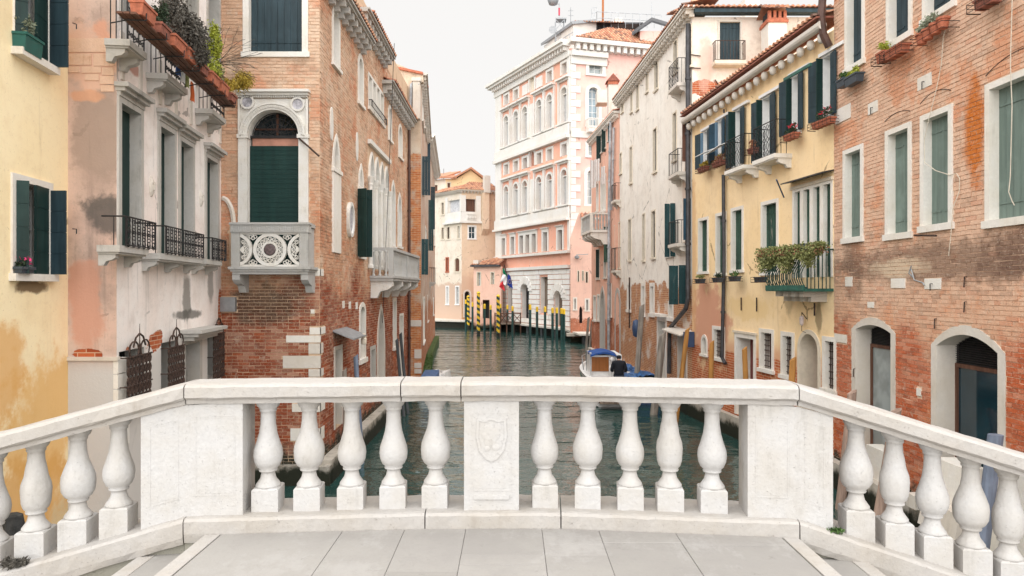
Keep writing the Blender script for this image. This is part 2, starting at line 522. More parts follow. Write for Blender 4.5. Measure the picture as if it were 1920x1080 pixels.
class MB:
    """collects shapes in one local frame and links them as one mesh object"""

    def __init__(s):
        s.v, s.f, s.tone, s.t = [], [], [], 0.5

    def add(s, vs, fs):
        b = len(s.v)
        s.v += [tuple(p) for p in vs]
        for f in fs:
            s.f.append([b + i for i in f])
            s.tone.append(s.t)
        return s

    def box(s, x0, x1, y0, y1, z0, z1, skip=()):
        if x1 < x0: x0, x1 = x1, x0
        if y1 < y0: y0, y1 = y1, y0
        if z1 < z0: z0, z1 = z1, z0
        vs = [(x0, y0, z0), (x1, y0, z0), (x1, y1, z0), (x0, y1, z0), (x0, y0, z1), (x1, y0, z1), (x1, y1, z1), (x0, y1, z1)]
        fs = {'b': (0, 3, 2, 1), 't': (4, 5, 6, 7), 'f': (0, 1, 5, 4), 'k': (2, 3, 7, 6), 'l': (3, 0, 4, 7), 'r': (1, 2, 6, 5)}
        return s.add(vs, [f for k, f in fs.items() if k not in skip])

    def hexa(s, pts):
        return s.add(pts, [(0, 3, 2, 1), (4, 5, 6, 7), (0, 1, 5, 4), (2, 3, 7, 6), (3, 0, 4, 7), (1, 2, 6, 5)])

    def prism(s, poly, y0, y1, back=True):
        """poly in (x, z), counter-clockwise seen from the front (-y)"""
        n = len(poly)
        vs = [(x, y0, z) for x, z in poly] + [(x, y1, z) for x, z in poly]
        fs = [tuple(range(n))] + [(i, i + n, (i + 1) % n + n, (i + 1) % n) for i in range(n)]
        if back:
            fs.append(tuple(range(2 * n - 1, n - 1, -1)))
        return s.add(vs, fs)

    def ring(s, inner, outer, y0, y1, yi=None, closed=False):
        """band between two outlines of (x, z) at y0, thickness to y1; inner reveal goes to yi"""
        n = len(inner)
        yi = y1 if yi is None else yi
        vs = [(x, y0, z) for x, z in inner] + [(x, y0, z) for x, z in outer] + [(x, yi, z) for x, z in inner] + [(x, y1, z) for x, z in outer]
        fs = []
        for i in range(n if closed else n - 1):
            j = (i + 1) % n
            fs += [(i, n + i, n + j, j), (i, j, 2 * n + j, 2 * n + i), (n + i, 3 * n + i, 3 * n + j, n + j)]
        if not closed:
            fs += [(0, 2 * n, 3 * n, n), (n - 1, 2 * n - 1, 4 * n - 1, 3 * n - 1)]
        return s.add(vs, fs)

    def tube(s, p0, p1, r, n=8, r1=None):
        p0, p1 = Vector(p0), Vector(p1)
        r1 = r if r1 is None else r1
        d = (p1 - p0).normalized()
        a = d.orthogonal().normalized()
        b = d.cross(a)
        vs = []
        for p, rr in ((p0, r), (p1, r1)):
            for i in range(n):
                t = 2 * math.pi * i / n
                vs.append(p + a * (rr * math.cos(t)) + b * (rr * math.sin(t)))
        fs = [(i, (i + 1) % n, n + (i + 1) % n, n + i) for i in range(n)] + [tuple(range(n - 1, -1, -1)), tuple(range(n, 2 * n))]
        return s.add(vs, fs)

    def path(s, pts, r, n=5):
        pts = [Vector(p) for p in pts]
        vs, fs = [], []
        ref = None
        for k, p in enumerate(pts):
            d = (pts[min(k + 1, len(pts) - 1)] - pts[max(k - 1, 0)]).normalized()
            if ref is None:
                ref = d.orthogonal().normalized()
            a = (ref - d * ref.dot(d))
            a = a.normalized() if a.length > 1e-6 else d.orthogonal().normalized()
            ref = a
            b = d.cross(a)
            for i in range(n):
                t = 2 * math.pi * i / n
                vs.append(p + a * (r * math.cos(t)) + b * (r * math.sin(t)))
        for k in range(len(pts) - 1):
            for i in range(n):
                j = (i + 1) % n
                fs.append((k * n + i, k * n + j, (k + 1) * n + j, (k + 1) * n + i))
        fs += [tuple(range(n - 1, -1, -1)), tuple(range((len(pts) - 1) * n, len(pts) * n))]
        return s.add(vs, fs)

    def lathe(s, prof, o=(0, 0, 0), n=16, a0=0.0):
        vs, fs = [], []
        for r, z in prof:
            for i in range(n):
                t = a0 + 2 * math.pi * i / n
                vs.append((o[0] + r * math.cos(t), o[1] + r * math.sin(t), o[2] + z))
        for k in range(len(prof) - 1):
            for i in range(n):
                j = (i + 1) % n
                fs.append((k * n + i, k * n + j, (k + 1) * n + j, (k + 1) * n + i))
        fs += [tuple(range(n - 1, -1, -1)), tuple(range((len(prof) - 1) * n, len(prof) * n))]
        return s.add(vs, fs)

    def torus(s, c, r, t, axis='y', n=12, m=4, sx=1.0, sz=1.0):
        pts = []
        for i in range(n + 1):
            a = 2 * math.pi * i / n
            u, w = r * sx * math.cos(a), r * sz * math.sin(a)
            pts.append((c[0] + u, c[1], c[2] + w) if axis == 'y' else ((c[0], c[1] + u, c[2] + w) if axis == 'x' else (c[0] + u, c[1] + w, c[2])))
        return s.path(pts, t, m)

    def mesh(s, name, mats, smooth=False):
        me = bpy.data.meshes.new(name)
        me.from_pydata(s.v, [], s.f)
        for m in (mats if isinstance(mats, (list, tuple)) else [mats]):
            me.materials.append(M[m] if isinstance(m, str) else m)
        at = me.attributes.new('tone', 'FLOAT', 'FACE')
        at.data.foreach_set('value', s.tone)
        if smooth:
            me.polygons.foreach_set('use_smooth', [True] * len(me.polygons))
        me.update()
        return me

    def build(s, name, mats, parent=None, world=None, smooth=False, **tags):
        o = bpy.data.objects.new(name, s.mesh(name, mats, smooth))
        link(o, parent, world)
        if smooth == 'auto':
            pass
        return tag(o, **tags)


def proj(p):
    return 960 + FPX * p[0] / p[1], 540 - FPX * (p[2] - EYE) / p[1]


def outline(a, b, z0, z1, rise=0.0, kind='round', n=12):
    if not rise:
        return [(a, z0), (a, z1), (b, z1), (b, z0)]
    c, w, zs = (a + b) / 2, (b - a) / 2, z1 - rise
    pts = [(a, z0)]
    for i in range(n + 1):
        if kind == 'seg':
            u = -1 + 2 * i / n
            pts.append((c + w * u, zs + rise * (1 - u * u)))
        elif kind == 'gothic':
            u = -1 + 2 * i / n
            zz = math.sqrt(max(0, 4 - (1 + abs(u)) ** 2)) / math.sqrt(3)
            pts.append((c + w * u, zs + rise * zz))
        else:
            t = math.pi * (1 - i / n)
            pts.append((c + w * math.cos(t), zs + rise * math.sin(t)))
    pts.append((b, z0))
    return pts


def outline_out(a, b, z0, z1, rise, kind, fw, n=12):
    if not rise:
        return [(a - fw, z0), (a - fw, z1 + fw), (b + fw, z1 + fw), (b + fw, z0)]
    c, w, zs = (a + b) / 2, (b - a) / 2, z1 - rise
    return [((a - fw), z0)] + [(c + (x - c) * (w + fw) / w, zs + (z - zs) * (rise + fw) / rise) for x, z in outline(a, b, z0, z1, rise, kind, n)[1:-1]] + [(b + fw, z0)]


class Frame:
    """a vertical facade: local x runs left to right as seen from outside, -y points out, z is height above the canal"""

    def __init__(s, xa, ya, xb, yb):
        s.a, s.b = Vector((xa, ya)), Vector((xb, yb))
        s.L = (s.b - s.a).length
        X = (s.b - s.a) / s.L
        s.X, s.Y = X, Vector((-X[1], X[0]))
        s.M = Matrix(((X[0], s.Y[0], 0, xa), (X[1], s.Y[1], 0, ya), (0, 0, 1, 0), (0, 0, 0, 1)))
        s.holes = []

    def at(s, px, d=0.0):
        u = (px - 960) / FPX
        o = s.a - s.Y * d
        # t*u = o.x + k X.x ; t = o.y + k X.y
        k = (o[0] - u * o[1]) / (u * s.X[1] - s.X[0])
        return k, o[1] + k * s.X[1]

    def s_(s, px, d=0.0):
        return s.at(px, d)[0]

    def z_(s, px, py, d=0.0):
        return EYE - (py - 540) / FPX * s.at(px, d)[1]

    def box(s, xl, xr, yt, yb, d=0.0):
        a, b = s.s_(xl, d), s.s_(xr, d)
        xc = (xl + xr) / 2
        return a, b, s.z_(xc, yb, d), s.z_(xc, yt, d)

    def pt(s, k, d, z):
        return s.M @ Vector((k, -d, z))


def hole_span(h, z, pad=True):
    """interval that an opening (with its surround) takes at height z"""
    a, b, z0, z1, rise, kind, fw, sill = h
    if not pad:
        fw, sill = 0, 0
    if z < z0 - sill or z > z1 + fw:
        return None
    if rise and z > z1 - rise:
        zs = z1 - rise
        q = min(1.0, (z - zs) / (rise + fw))
        c, w = (a + b) / 2, (b - a) / 2 + fw
        if kind == 'gothic':
            y = q * math.sqrt(3)
            x = math.sqrt(max(0, 4 - y * y)) - 1
        elif kind == 'seg':
            x = math.sqrt(max(0, 1 - q))
        else:
            x = math.sqrt(max(0, 1 - q * q))
        return c - w * x, c + w * x
    return a - fw, b + fw


def wall(B, F, s0, s1, z0, z1, mat, th=0.35, ends=(True, True), y=0.0, name='wall', top=True, reveal=True):
    mb = MB()
    xs = sorted({s0, s1} | {v for h in F.holes for v in h[:2] if s0 < v < s1})
    zs = sorted({z0, z1} | {v for h in F.holes for v in h[2:4] if z0 < v < z1})
    for i in range(len(xs) - 1):
        xm = (xs[i] + xs[i + 1]) / 2
        run = None
        for j in range(len(zs) - 1):
            zm = (zs[j] + zs[j + 1]) / 2
            inside = any(h[0] < xm < h[1] and h[2] < zm < h[3] for h in F.holes)
            if not inside:
                mb.add([(xs[i], y, zs[j]), (xs[i + 1], y, zs[j]), (xs[i + 1], y, zs[j + 1]), (xs[i], y, zs[j + 1])], [(0, 1, 2, 3)])
    for h in F.holes:
        a, b, c, d, rise, kind = h[:6]
        if rise:
            pts = outline(a, b, c, d, rise, kind)[1:-1]
            for i in range(len(pts) - 1):
                p, q = pts[i], pts[i + 1]
                mb.add([(p[0], y, p[1]), (q[0], y, q[1]), (q[0], y, d), (p[0], y, d)], [(0, 1, 2, 3)])
        if reveal:
            pts = outline(a, b, c, d, rise, kind)
            n = len(pts)
            k = 0.006
            mb.add([(x, y, z) for x, z in pts] + [(x, y + th, z) for x, z in pts], [(i, i + n, (i + 1) % n + n, (i + 1) % n) for i in range(n)])
    if ends[0]:
        mb.add([(s0, y, z0), (s0, y, z1), (s0, y + th, z1), (s0, y + th, z0)], [(0, 1, 2, 3)])
    if ends[1]:
        mb.add([(s1, y, z0), (s1, y, z1), (s1, y + th, z1), (s1, y + th, z0)], [(3, 2, 1, 0)])
    if top:
        mb.add([(s0, y, z1), (s1, y, z1), (s1, y + th, z1), (s0, y + th, z1)], [(0, 1, 2, 3)])
    return mb.build(name, mat, B, F.M)


def core(B, pts, z0, z1, mat):
    """the building's solid inside, behind its walls"""
    mb = MB()
    n = len(pts)
    mb.add([(x, y, z0) for x, y in pts] + [(x, y, z1) for x, y in pts],
           [tuple(range(n, 2 * n)), tuple(range(n - 1, -1, -1))] + [(i, (i + 1) % n, (i + 1) % n + n, i + n) for i in range(n)])
    return mb.build('wall', mat, B)


def leaf(parent, F, s, z0, z1, w, ang, side, mat, boards='v', d=0.03, name='shutter', nb=None):
    """an open or closed shutter leaf hinged at s; ang is how far it has swung out, side +1 when it covers to the right"""
    ca, sa = math.cos(math.radians(ang)) * side, math.sin(math.radians(ang))
    mb = MB()
    nx, ny = sa * side, ca * side      # thickness direction

    def piece(u0, u1, za, zb, t0, t1):
        pts = []
        for t in (t0, t1):
            for (u, z) in ((u0, za), (u1, za), (u1, zb), (u0, zb)):
                pts.append((s + u * ca + t * nx, -d - u * sa + t * ny, z))
        mb.add(pts, [(0, 1, 2, 3), (7, 6, 5, 4), (0, 4, 5, 1), (1, 5, 6, 2), (2, 6, 7, 3), (3, 7, 4, 0)])
    if boards == 'v':
        nb = nb or max(2, int(round(w / 0.13)))
        for i in range(nb):
            piece(w * i / nb + 0.003, w * (i + 1) / nb - 0.003, z0, z1, -0.016, 0.016)
        for q in (0.12, 0.88):
            zz = z0 + (z1 - z0) * q
            piece(0.01, w - 0.01, zz - 0.035, zz + 0.035, -0.028, -0.0165)
            piece(0.01, w - 0.01, zz - 0.035, zz + 0.035, 0.0165, 0.028)
    else:
        nb = nb or max(3, int(round((z1 - z0) / 0.33)))
        for i in range(nb):
            za, zb = z0 + (z1 - z0) * i / nb, z0 + (z1 - z0) * (i + 1) / nb
            piece(0, w, za + 0.004, zb - 0.004, -0.018, 0.018)
        piece(0.005, w - 0.005, z0 + 0.005, z1 - 0.005, -0.01, 0.01)
    return mb.build(name, mat, parent, F.M)


def window(B, F, box, fw=0.1, rise=0.0, kind='round', fill='shut', fm='white_stone', mat='dark_green', depth=0.2, sill=0.09,
           proud=0.03, name='window', label=None, leaves=(), split=2, hood=0.0, th=0.35, sillp=0.05):
    """an opening with stone surround, sill and what closes it; the hole is cut when the wall is made"""
    a, b, z0, z1 = box
    if rise is True:
        rise = (b - a) / 2
    F.holes.append((a, b, z0, z1, rise, kind, fw, sill))
    mb = MB()
    inn, out = outline(a, b, z0, z1, rise, kind), outline_out(a, b, z0, z1, rise, kind, fw)
    e = 0.004
    inn = [(x + (e if x < (a + b) / 2 else -e), z - (e if z > z0 else 0)) for x, z in inn]
    if fw:
        mb.ring(inn, out, -proud, 0.02, depth)
    else:
        mb.ring(inn, outline_out(a, b, z0, z1, rise, kind, 0.001), -0.001, 0.0, depth)
    if hood:
        mb.box(a - fw - 0.06, b + fw + 0.06, -proud - hood, 0.02, z1 + fw + 0.12, z1 + fw + 0.19)
        mb.box(a - fw - 0.02, b + fw + 0.02, -proud - hood * 0.6, 0.02, z1 + fw + 0.06, z1 + fw + 0.12)
        mb.box(a - fw, b + fw, -proud - 0.02, 0.02, z1 + fw - 0.01, z1 + fw + 0.06)
    w = mb.build(name, fm, B, F.M)
    if label:
        w['label'] = label
    if sill:
        MB().box(a - fw - 0.04, b + fw + 0.04, -proud - sillp, depth, z0 - sill, z0 + 0.002).build('sill', fm, w, F.M)
    if fill == 'shut':
        n = split
        for i in range(n):
            x0, x1 = a + (b - a) * i / n, a + (b - a) * (i + 1) / n
            nb = max(2, int(round((x1 - x0) / 0.15)))
            m2 = MB()
            for k in range(nb):
                u0, u1 = x0 + (x1 - x0) * k / nb + 0.003, x0 + (x1 - x0) * (k + 1) / nb - 0.003
                um = (u0 + u1) / 2
                zt = z1
                if rise:
                    q = abs(um - (a + b) / 2) / ((b - a) / 2)
                    zt = z1 - rise + rise * math.sqrt(max(0, 1 - q * q))
                m2.box(u0, u1, depth - 0.04, depth, z0, zt)
            for q in (0.12, 0.86):
                zz = z0 + (z1 - z0 - rise) * q
                m2.box(x0 + 0.02, x1 - 0.05, depth - 0.052, depth - 0.042, zz, zz + 0.03)
            m2.box(x0, x1, depth, depth + 0.01, z0, z1)
            m2.build('shutter', mat, w, F.M)
    elif fill == 'panel':
        pts = outline(a, b, z0, z1, rise, kind)
        MB().prism([(x, z) for x, z in reversed(pts)], depth - 0.02, depth).build('panel', mat, w, F.M)
    elif fill in ('glass', 'dark', 'pale', 'blue', 'sky'):
        gm = {'glass': 'dark_glass', 'dark': 'cavity', 'pale': 'pale_glass', 'blue': 'blue_glass', 'sky': 'sky_glass'}[fill]
        pts = outline(a, b, z0, z1, rise, kind)
        MB().prism([(x, z) for x, z in reversed(pts)], depth + 0.01, depth + 0.02).build('pane', gm, w, F.M)
        if fill != 'dark':
            m2 = MB()
            c, t = (a + b) / 2, 0.025
            m2.box(c - t, c + t, depth - 0.03, depth + 0.008, z0, z1 - 0.01)
            for x in (a + 0.01, b - 0.01 - 2 * t):
                m2.box(x, x + 2 * t, depth - 0.03, depth + 0.008, z0, z1 - rise)
            nh = max(2, int(round((z1 - z0) / 0.75)))
            for i in range(nh + 1):
                zz = z0 + (z1 - rise * 0.6 - z0 - 0.04) * i / nh
                m2.box(a + 0.06, b - 0.06, depth - 0.026, depth + 0.006, zz, zz + 0.04)
            m2.build('sash', 'white_paint' if fill != 'glass' else 'brown_wood', w, F.M)
    for lf in leaves:
        leaf(w, F, *lf)
    return w


def bars(parent, F, a, b, z0, z1, d, mat='rusty_iron', nv=6, nh=6, r=0.012, name='grille'):
    mb = MB()
    for i in range(nv):
        x = a + (b - a) * (i + 0.5) / nv
        mb.tube((x, -d, z0), (x, -d, z1), r, 5)
    for i in range(nh):
        z = z0 + (z1 - z0) * (i + 0.5) / nh
        mb.tube((a, -d - 0.012, z), (b, -d - 0.012, z), r, 5)
    return mb.build(name, mat, parent, F.M)


def scroll_rail(parent, F, a, b, z0, z1, d, mat='iron', step=0.13, r=0.009, ends=True, name='railing', style='scroll'):
    """wrought iron: rails, uprights and rings, with returns to the wall"""
    mb = MB()
    mb.tube((a, -d, z1), (b, -d, z1), r * 1.6, 6)
    mb.tube((a, -d, z0 + 0.02), (b, -d, z0 + 0.02), r * 1.3, 6)
    n = max(2, int(round((b - a) / step)))
    h = z1 - z0
    for i in range(n):
        x = a + (b - a) * (i + 0.5) / n
        if style == 'scroll':
            q = step * 0.4
            for zc, rr in ((z0 + h * 0.12, 0.8), (z0 + h * 0.88, 0.8), (z0 + h * 0.5, 0.9)):
                mb.torus((x, -d, zc), q * rr, r, n=8, m=4)
            mb.torus((x, -d, z0 + h * 0.31), q * 0.75, r, n=8, m=4, sz=1.9)
            mb.torus((x, -d, z0 + h * 0.69), q * 0.75, r, n=8, m=4, sz=1.9)
        elif style == 'belly':
            pts = []
            for k in range(9):
                t = k / 8
                bul = 0.13 * math.sin(math.pi * min(1, t * 1.6)) if t < 0.625 else -0.05 * math.sin(math.pi * (t - 0.625) / 0.375)
                pts.append((x, -d - bul, z0 + h * t))
            mb.path(pts, r, 4)
        else:
            mb.tube((x, -d, z0), (x, -d, z1), r, 4)
    for x in ((a, b) if ends else ()):
        mb.tube((x, 0, z1), (x, -d, z1), r * 1.6, 6)
        mb.tube((x, -d, z0), (x, -d, z1), r * 1.4, 5)
        k = max(1, int(d / step))
        for i in range(1, k + 1):
            mb.tube((x, -d * i / (k + 1), z0), (x, -d * i / (k + 1), z1), r, 4)
    return mb.build(name, mat, parent, F.M)


def bracket(mb, x, w, d, z, h):
    """a scrolled stone bracket under a slab: profile in (y, z)"""
    prof = [(0, z), (-d, z), (-d, z - h * 0.3), (-d * 0.8, z - h * 0.5), (-d * 0.45, z - h * 0.62), (-d * 0.3, z - h), (0, z - h)]
    n = len(prof)
    mb.add([(x, y, zz) for y, zz in prof] + [(x + w, y, zz) for y, zz in prof],
           [tuple(range(n - 1, -1, -1)), tuple(range(n, 2 * n))] + [(i, (i + 1) % n, (i + 1) % n + n, i + n) for i in range(n)])


def bricks(B, F, s0, s1, z0, z1, mat, keep=300, blocks=(), seed=1, course=0.078, length=0.262, y=0.0, wear=1.0):
    """real bricks in running bond proud of the mortar; the KEEP largest in view are objects of their own"""
    r = random.Random(seed)
    tones = [i / 11 for i in range(12)]
    rows = int((z1 - z0) / course)
    items = []
    for i in range(rows):
        za, zb = z0 + i * course + 0.006, z0 + (i + 1) * course - 0.006
        zm = (za + zb) / 2
        cuts = [c for c in (hole_span(h, zm) for h in F.holes) if c]
        cuts += [(b[0], b[1]) for b in blocks if b[2] - 0.02 < zm < b[3] + 0.02]
        cuts.sort()
        spans, p = [], s0
        for a, b in cuts:
            if a > p:
                spans.append((p, min(a, s1)))
            p = max(p, b)
            if p >= s1:
                break
        if p < s1:
            spans.append((p, s1))
        header = r.random() < 0.25
        L = length * (0.5 if header and i % 2 else 1.0)
        off = (length / 2 if i % 2 else 0) + r.uniform(-0.02, 0.02)
        for a, b in spans:
            x = s0 - off + math.floor((a - s0 + off) / L) * L
            while x < b:
                u0, u1 = max(x, a) + 0.006, min(x + L, b) - 0.006
                if u1 - u0 > 0.035:
                    dz = r.uniform(-0.003, 0.003)
                    pr = 0.007 + r.random() * 0.009 * wear
                    if r.random() < 0.03 * wear:
                        pr = 0.001
                    items.append((u0, u1, za + dz, zb + dz, pr, int(r.random() * 12), abs(x - (u0 - 0.006)) < 1e-6 and x + L <= b))
                x += L
    # which show largest
    def size(it):
        u0, u1, za, zb, pr, t, full = it
        p, q = proj(F.pt(u0, 0, za)), proj(F.pt(u1, 0, zb))
        if not full or min(p[0], q[0]) < 0 or max(p[0], q[0]) > 1920 or min(p[1], q[1]) < 0 or max(p[1], q[1]) > 690 or pr < 0.003:
            return 0
        return abs(p[0] - q[0]) * abs(p[1] - q[1])
    order = sorted(range(len(items)), key=lambda k: -size(items[k]))
    own = set(k for k in order[:keep] if size(items[k]) > 0)
    meshes = []
    for t in range(12):
        mb = MB()
        mb.t = tones[t]
        mb.box(0, length - 0.01, -0.012, 0.004, 0, course - 0.01, skip=('k',))
        meshes.append(mb.mesh('brick', mat))
    for k in own:
        u0, u1, za, zb, pr, t, full = items[k]
        o = bpy.data.objects.new('brick', meshes[t])
        m = F.M @ Matrix.Translation((u0, -y - (pr - 0.012), za)) @ Matrix.Diagonal(((u1 - u0) / (length - 0.01), 1, (zb - za) / (course - 0.01), 1))
        link(o, B, m)
    mb = MB()
    for k, (u0, u1, za, zb, pr, t, full) in enumerate(items):
        if k in own:
            continue
        mb.t = tones[t]
        mb.box(u0, u1, -y - pr, 0.004 - y, za, zb, skip=('k',))
    mb.build('brickwork', mat, B, F.M, kind='stuff')


def foliage(name, mat, parent, c, rad, n, size, seed=0, world=None, kindf='ball', droop=0.0, **tags):
    r = random.Random(seed)
    mb = MB()
    k = 0
    lumps = [(r.uniform(-0.7, 0.7), r.uniform(-0.7, 0.7), r.uniform(-0.6, 0.6), r.uniform(0.25, 0.6)) for _ in range(9)]
    while k < n:
        lx, ly, lz, lr = lumps[int(r.random() * 9)]
        p = [lx + r.gauss(0, 0.5) * lr, ly + r.gauss(0, 0.5) * lr, lz + r.gauss(0, 0.5) * lr]
        if p[0] ** 2 + p[1] ** 2 + p[2] ** 2 > 1.3:
            continue
        k += 1
        P = Vector((c[0] + p[0] * rad[0], c[1] + p[1] * rad[1], c[2] + p[2] * rad[2]))
        a = Vector((r.gauss(0, 1), r.gauss(0, 1), r.gauss(0, 1) - droop)).normalized()
        b = a.orthogonal().normalized()
        q = b.cross(a)
        t = r.uniform(0, 6.28)
        b2 = b * math.cos(t) + q * math.sin(t)
        s = size * r.uniform(0.6, 1.3)
        mb.t = r.random()
        mb.add([P - b2 * s * 0.3, P + a * s * 0.5 - b2 * 0, P + b2 * s * 0.3, P + a * s], [(0, 1, 2)] if False else [(0, 3, 2)])
    return mb.build(name, mat, parent, world, **tags)


def tiled_roof(parent, o, ue, us, width, slope_len, mat='roof_tile', step=0.2, course=0.36, clip=None, name='roof', seed=3):
    """curved clay tiles: o eave corner, ue along the eave, us up the slope"""
    r = random.Random(seed)
    ue, us = Vector(ue).normalized(), Vector(us).normalized()
    nn = ue.cross(us).normalized()
    if nn[2] < 0:
        nn = -nn
    o = Vector(o)
    mb = MB()
    n = int(width / step)
    for i in range(n):
        u = (i + 0.5) * step
        top = clip(u) if clip else (0, slope_len)
        v = top[0]
        while v < top[1]:
            v1 = min(v + course, top[1])
            mb.t = r.random()
            vs = []
            for vv, rr, lift in ((v, step * 0.36, 0.03), (v1, step * 0.3, 0.0)):
                for k in range(5):
                    t = math.pi * k / 4
                    vs.append(o + ue * (u + rr * math.cos(t)) + us * vv + nn * (rr * math.sin(t) + lift))
            mb.add(vs, [(k, k + 1, k + 6, k + 5) for k in range(4)] + [(4, 3, 2, 1, 0)])
            v = v1
    # pans between
    mb.t = 0.1
    for i in range(n + 1):
        top = clip(min(max(i * step, 0.01), width - 0.01)) if clip else (0, slope_len)
        if top[1] > top[0]:
            a, b = max(0, i * step - step / 2), min(width, i * step + step / 2)
            mb.add([o + ue * a + us * top[0], o + ue * b + us * top[0], o + ue * b + us * top[1], o + ue * a + us * top[1]], [(0, 1, 2, 3)])
    return mb.build(name, mat, parent)


def eave(B, F, s0, s1, z, over, mat, step, bw=0.1, bh=0.16, hgt=0.16, name='cornice', bmat=None):
    """projecting cornice on small brackets"""
    mb = MB()
    mb.box(s0, s1, -over, 0.05, z - hgt * 0.45, z)
    mb.box(s0, s1, -over * 0.85, 0.05, z - hgt, z - hgt * 0.45 - 0.001)
    c = mb.build(name, mat, B, F.M)
    n = max(1, int((s1 - s0) / step))
    b2 = MB()
    b2.box(-bw / 2, bw / 2, -over * 0.75, 0.02, z - hgt - bh, z - hgt - 0.001)
    b2.box(-bw / 2, bw / 2, -over * 0.4, 0.02, z - hgt - bh * 1.7, z - hgt - bh - 0.001)
    me = b2.mesh('bracket', bmat or mat)
    for i in range(n):
        o = bpy.data.objects.new('bracket', me)
        link(o, c, F.M @ Matrix.Translation((s0 + (i + 0.5) * (s1 - s0) / n, 0, 0)))
    return c

# ================================================================== canal, bridge
def sheet(name, mat, pts, z, kind='structure', parent=None):
    mb = MB()
    mb.add([(x, y, z) for x, y in pts], [tuple(range(len(pts)))])
    return mb.build(name, mat, parent, kind=kind)


sheet('canal_water', 'water', [(-400, -60), (400, -60), (400, 900), (-400, 900)], 0.0)

FLOOR = 2.98
# deck and steps
XL, XR = -2.02, 1.86
bridge = MB().box(XL - 0.02, XR + 0.02, -3.0, 4.9, 2.2, FLOOR - 0.06).build('bridge', 'moss_stone', kind='structure')
R = random.Random(5)


def slab(x0, x1, y0, y1, z, tone, mat='paving', name='paving_stone', parent=None, th=0.08, bev=0.0025):
    mb = MB()
    mb.t = tone
    g = 0.0012
    x0, x1, y0, y1 = x0 + g, x1 - g, y0 + g, y1 - g
    dz = R.uniform(-0.0015, 0.0015)
    mb.add([(x0, y0, z - th), (x1, y0, z - th), (x1, y1, z - th), (x0, y1, z - th), (x0, y0, z - bev + dz), (x1, y0, z - bev + dz), (x1, y1, z - bev + dz), (x0, y1, z - bev + dz),
            (x0 + bev, y0 + bev, z + dz), (x1 - bev, y0 + bev, z + dz), (x1 - bev, y1 - bev, z + dz), (x0 + bev, y1 - bev, z + dz)],
           [(0, 1, 5, 4), (1, 2, 6, 5), (2, 3, 7, 6), (3, 0, 4, 7), (4, 5, 9, 8), (5, 6, 10, 9), (6, 7, 11, 10), (7, 4, 8, 11), (8, 9, 10, 11)])
    return mb.build(name, mat, parent)


cols_x = [XL + 0.11, -1.13, -0.72, -0.31, 0.2, 0.58, 1.08, XR - 0.11]
cuts_y = [[4.62, 3.75, 2.9, 2.0], [4.62, 4.05, 3.1, 2.2], [4.62, 3.9, 3.2, 2.1], [4.62, 4.14, 4.0, 3.2, 2.2], [4.62, 4.32, 4.14, 3.3, 2.2], [4.62, 4.34, 3.6, 2.7], [4.62, 4.3, 3.4, 2.5]]
for i in range(7):
    ys = cuts_y[i] + [0.8, -0.6, -2.9]
    for k in range(len(ys) - 1):
        slab(cols_x[i], cols_x[i + 1], ys[k + 1], ys[k], FLOOR, R.random(), parent=bridge)
for sx in (-1, 1):
    xe = XL if sx < 0 else XR
    for k in range(11):
        z = FLOOR - 0.13 * k
        tread = 0.42
        x_out = xe + sx * tread * k
        a, b = (x_out, x_out + 0.1) if sx < 0 else (x_out - 0.1, x_out)
        for (ya, yb) in ((4.62, 3.5), (3.5, 2.3), (2.3, 0.5), (0.5, -2.9)):
            slab(a, b, yb, ya, z, 0.6, mat='rail_stone', name='step_nosing', parent=bridge, th=0.12)
        if k > 0:
            a2, b2 = (x_out + 0.1, x_out + tread - 0.002) if sx < 0 else (x_out - tread + 0.002, x_out - 0.1)
            for (ya, yb) in ((4.75, 3.3), (3.3, 2.0), (2.0, 0.3), (0.3, -2.9)):
                slab(a2, b2, yb, ya, z - 0.004, R.random() * 0.5, parent=bridge)
        mbs = MB()
        aa, bb = (x_out, x_out + tread + 0.1) if sx < 0 else (x_out - tread - 0.1, x_out)
        if k > 0:
            mbs.box(aa + 0.005, bb - 0.005, -2.95, 4.78, z - 0.9, z - 0.1)
            mbs.build('step', 'moss_stone', bridge)

# ------------------------------------------------------------------ the balustrade
RT = 3.965        # top of the rail
PT = 3.085        # top of the plinth
A = Vector((-2.155, 4.48))
Bc = Vector((-0.6, 4.60))
Cc = Vector((0.33, 4.605))
D = Vector((1.865, 4.43))
dl = Vector((-math.cos(math.radians(8)), -math.sin(math.radians(8))))
dr = Vector((math.cos(math.radians(8)), -math.sin(math.radians(8))))
SL, SR = 0.262, 0.306
P0 = A + dl * 3.4
P1 = D + dr * 3.4


def on(px, a, b):
    u = (px - 960) / FPX
    # point on line a-b seen at px
    d = b - a
    k = (a[0] - u * a[1]) / (u * d[1] - d[0])
    return a + d * k


def zoff(p):
    if p[0] < A[0]:
        return -SL * (p - A).length
    if p[0] > D[0]:
        return -SR * (p - D).length
    return 0.0


path_rail = [P0, A, on(751, A, Bc), on(864, Bc, Cc), Cc, D, P1]
path_plinth = [P0, A, on(797, A, Bc), Cc, D, P1]
balustrade = thing('balustrade', 'white stone bridge balustrade with bulbous balusters across the foreground', 'balustrade', (0, 4.6, FLOOR))


def normals(path):
    out = []
    for i, p in enumerate(path):
        a = (path[i] - path[i - 1]).normalized() if i else (path[1] - path[0]).normalized()
        b = (path[i + 1] - path[i]).normalized() if i < len(path) - 1 else a
        na, nb = Vector((-a[1], a[0])), Vector((-b[1], b[0]))
        m = (na + nb).normalized()
        out.append(m / m.dot(na))
    return out


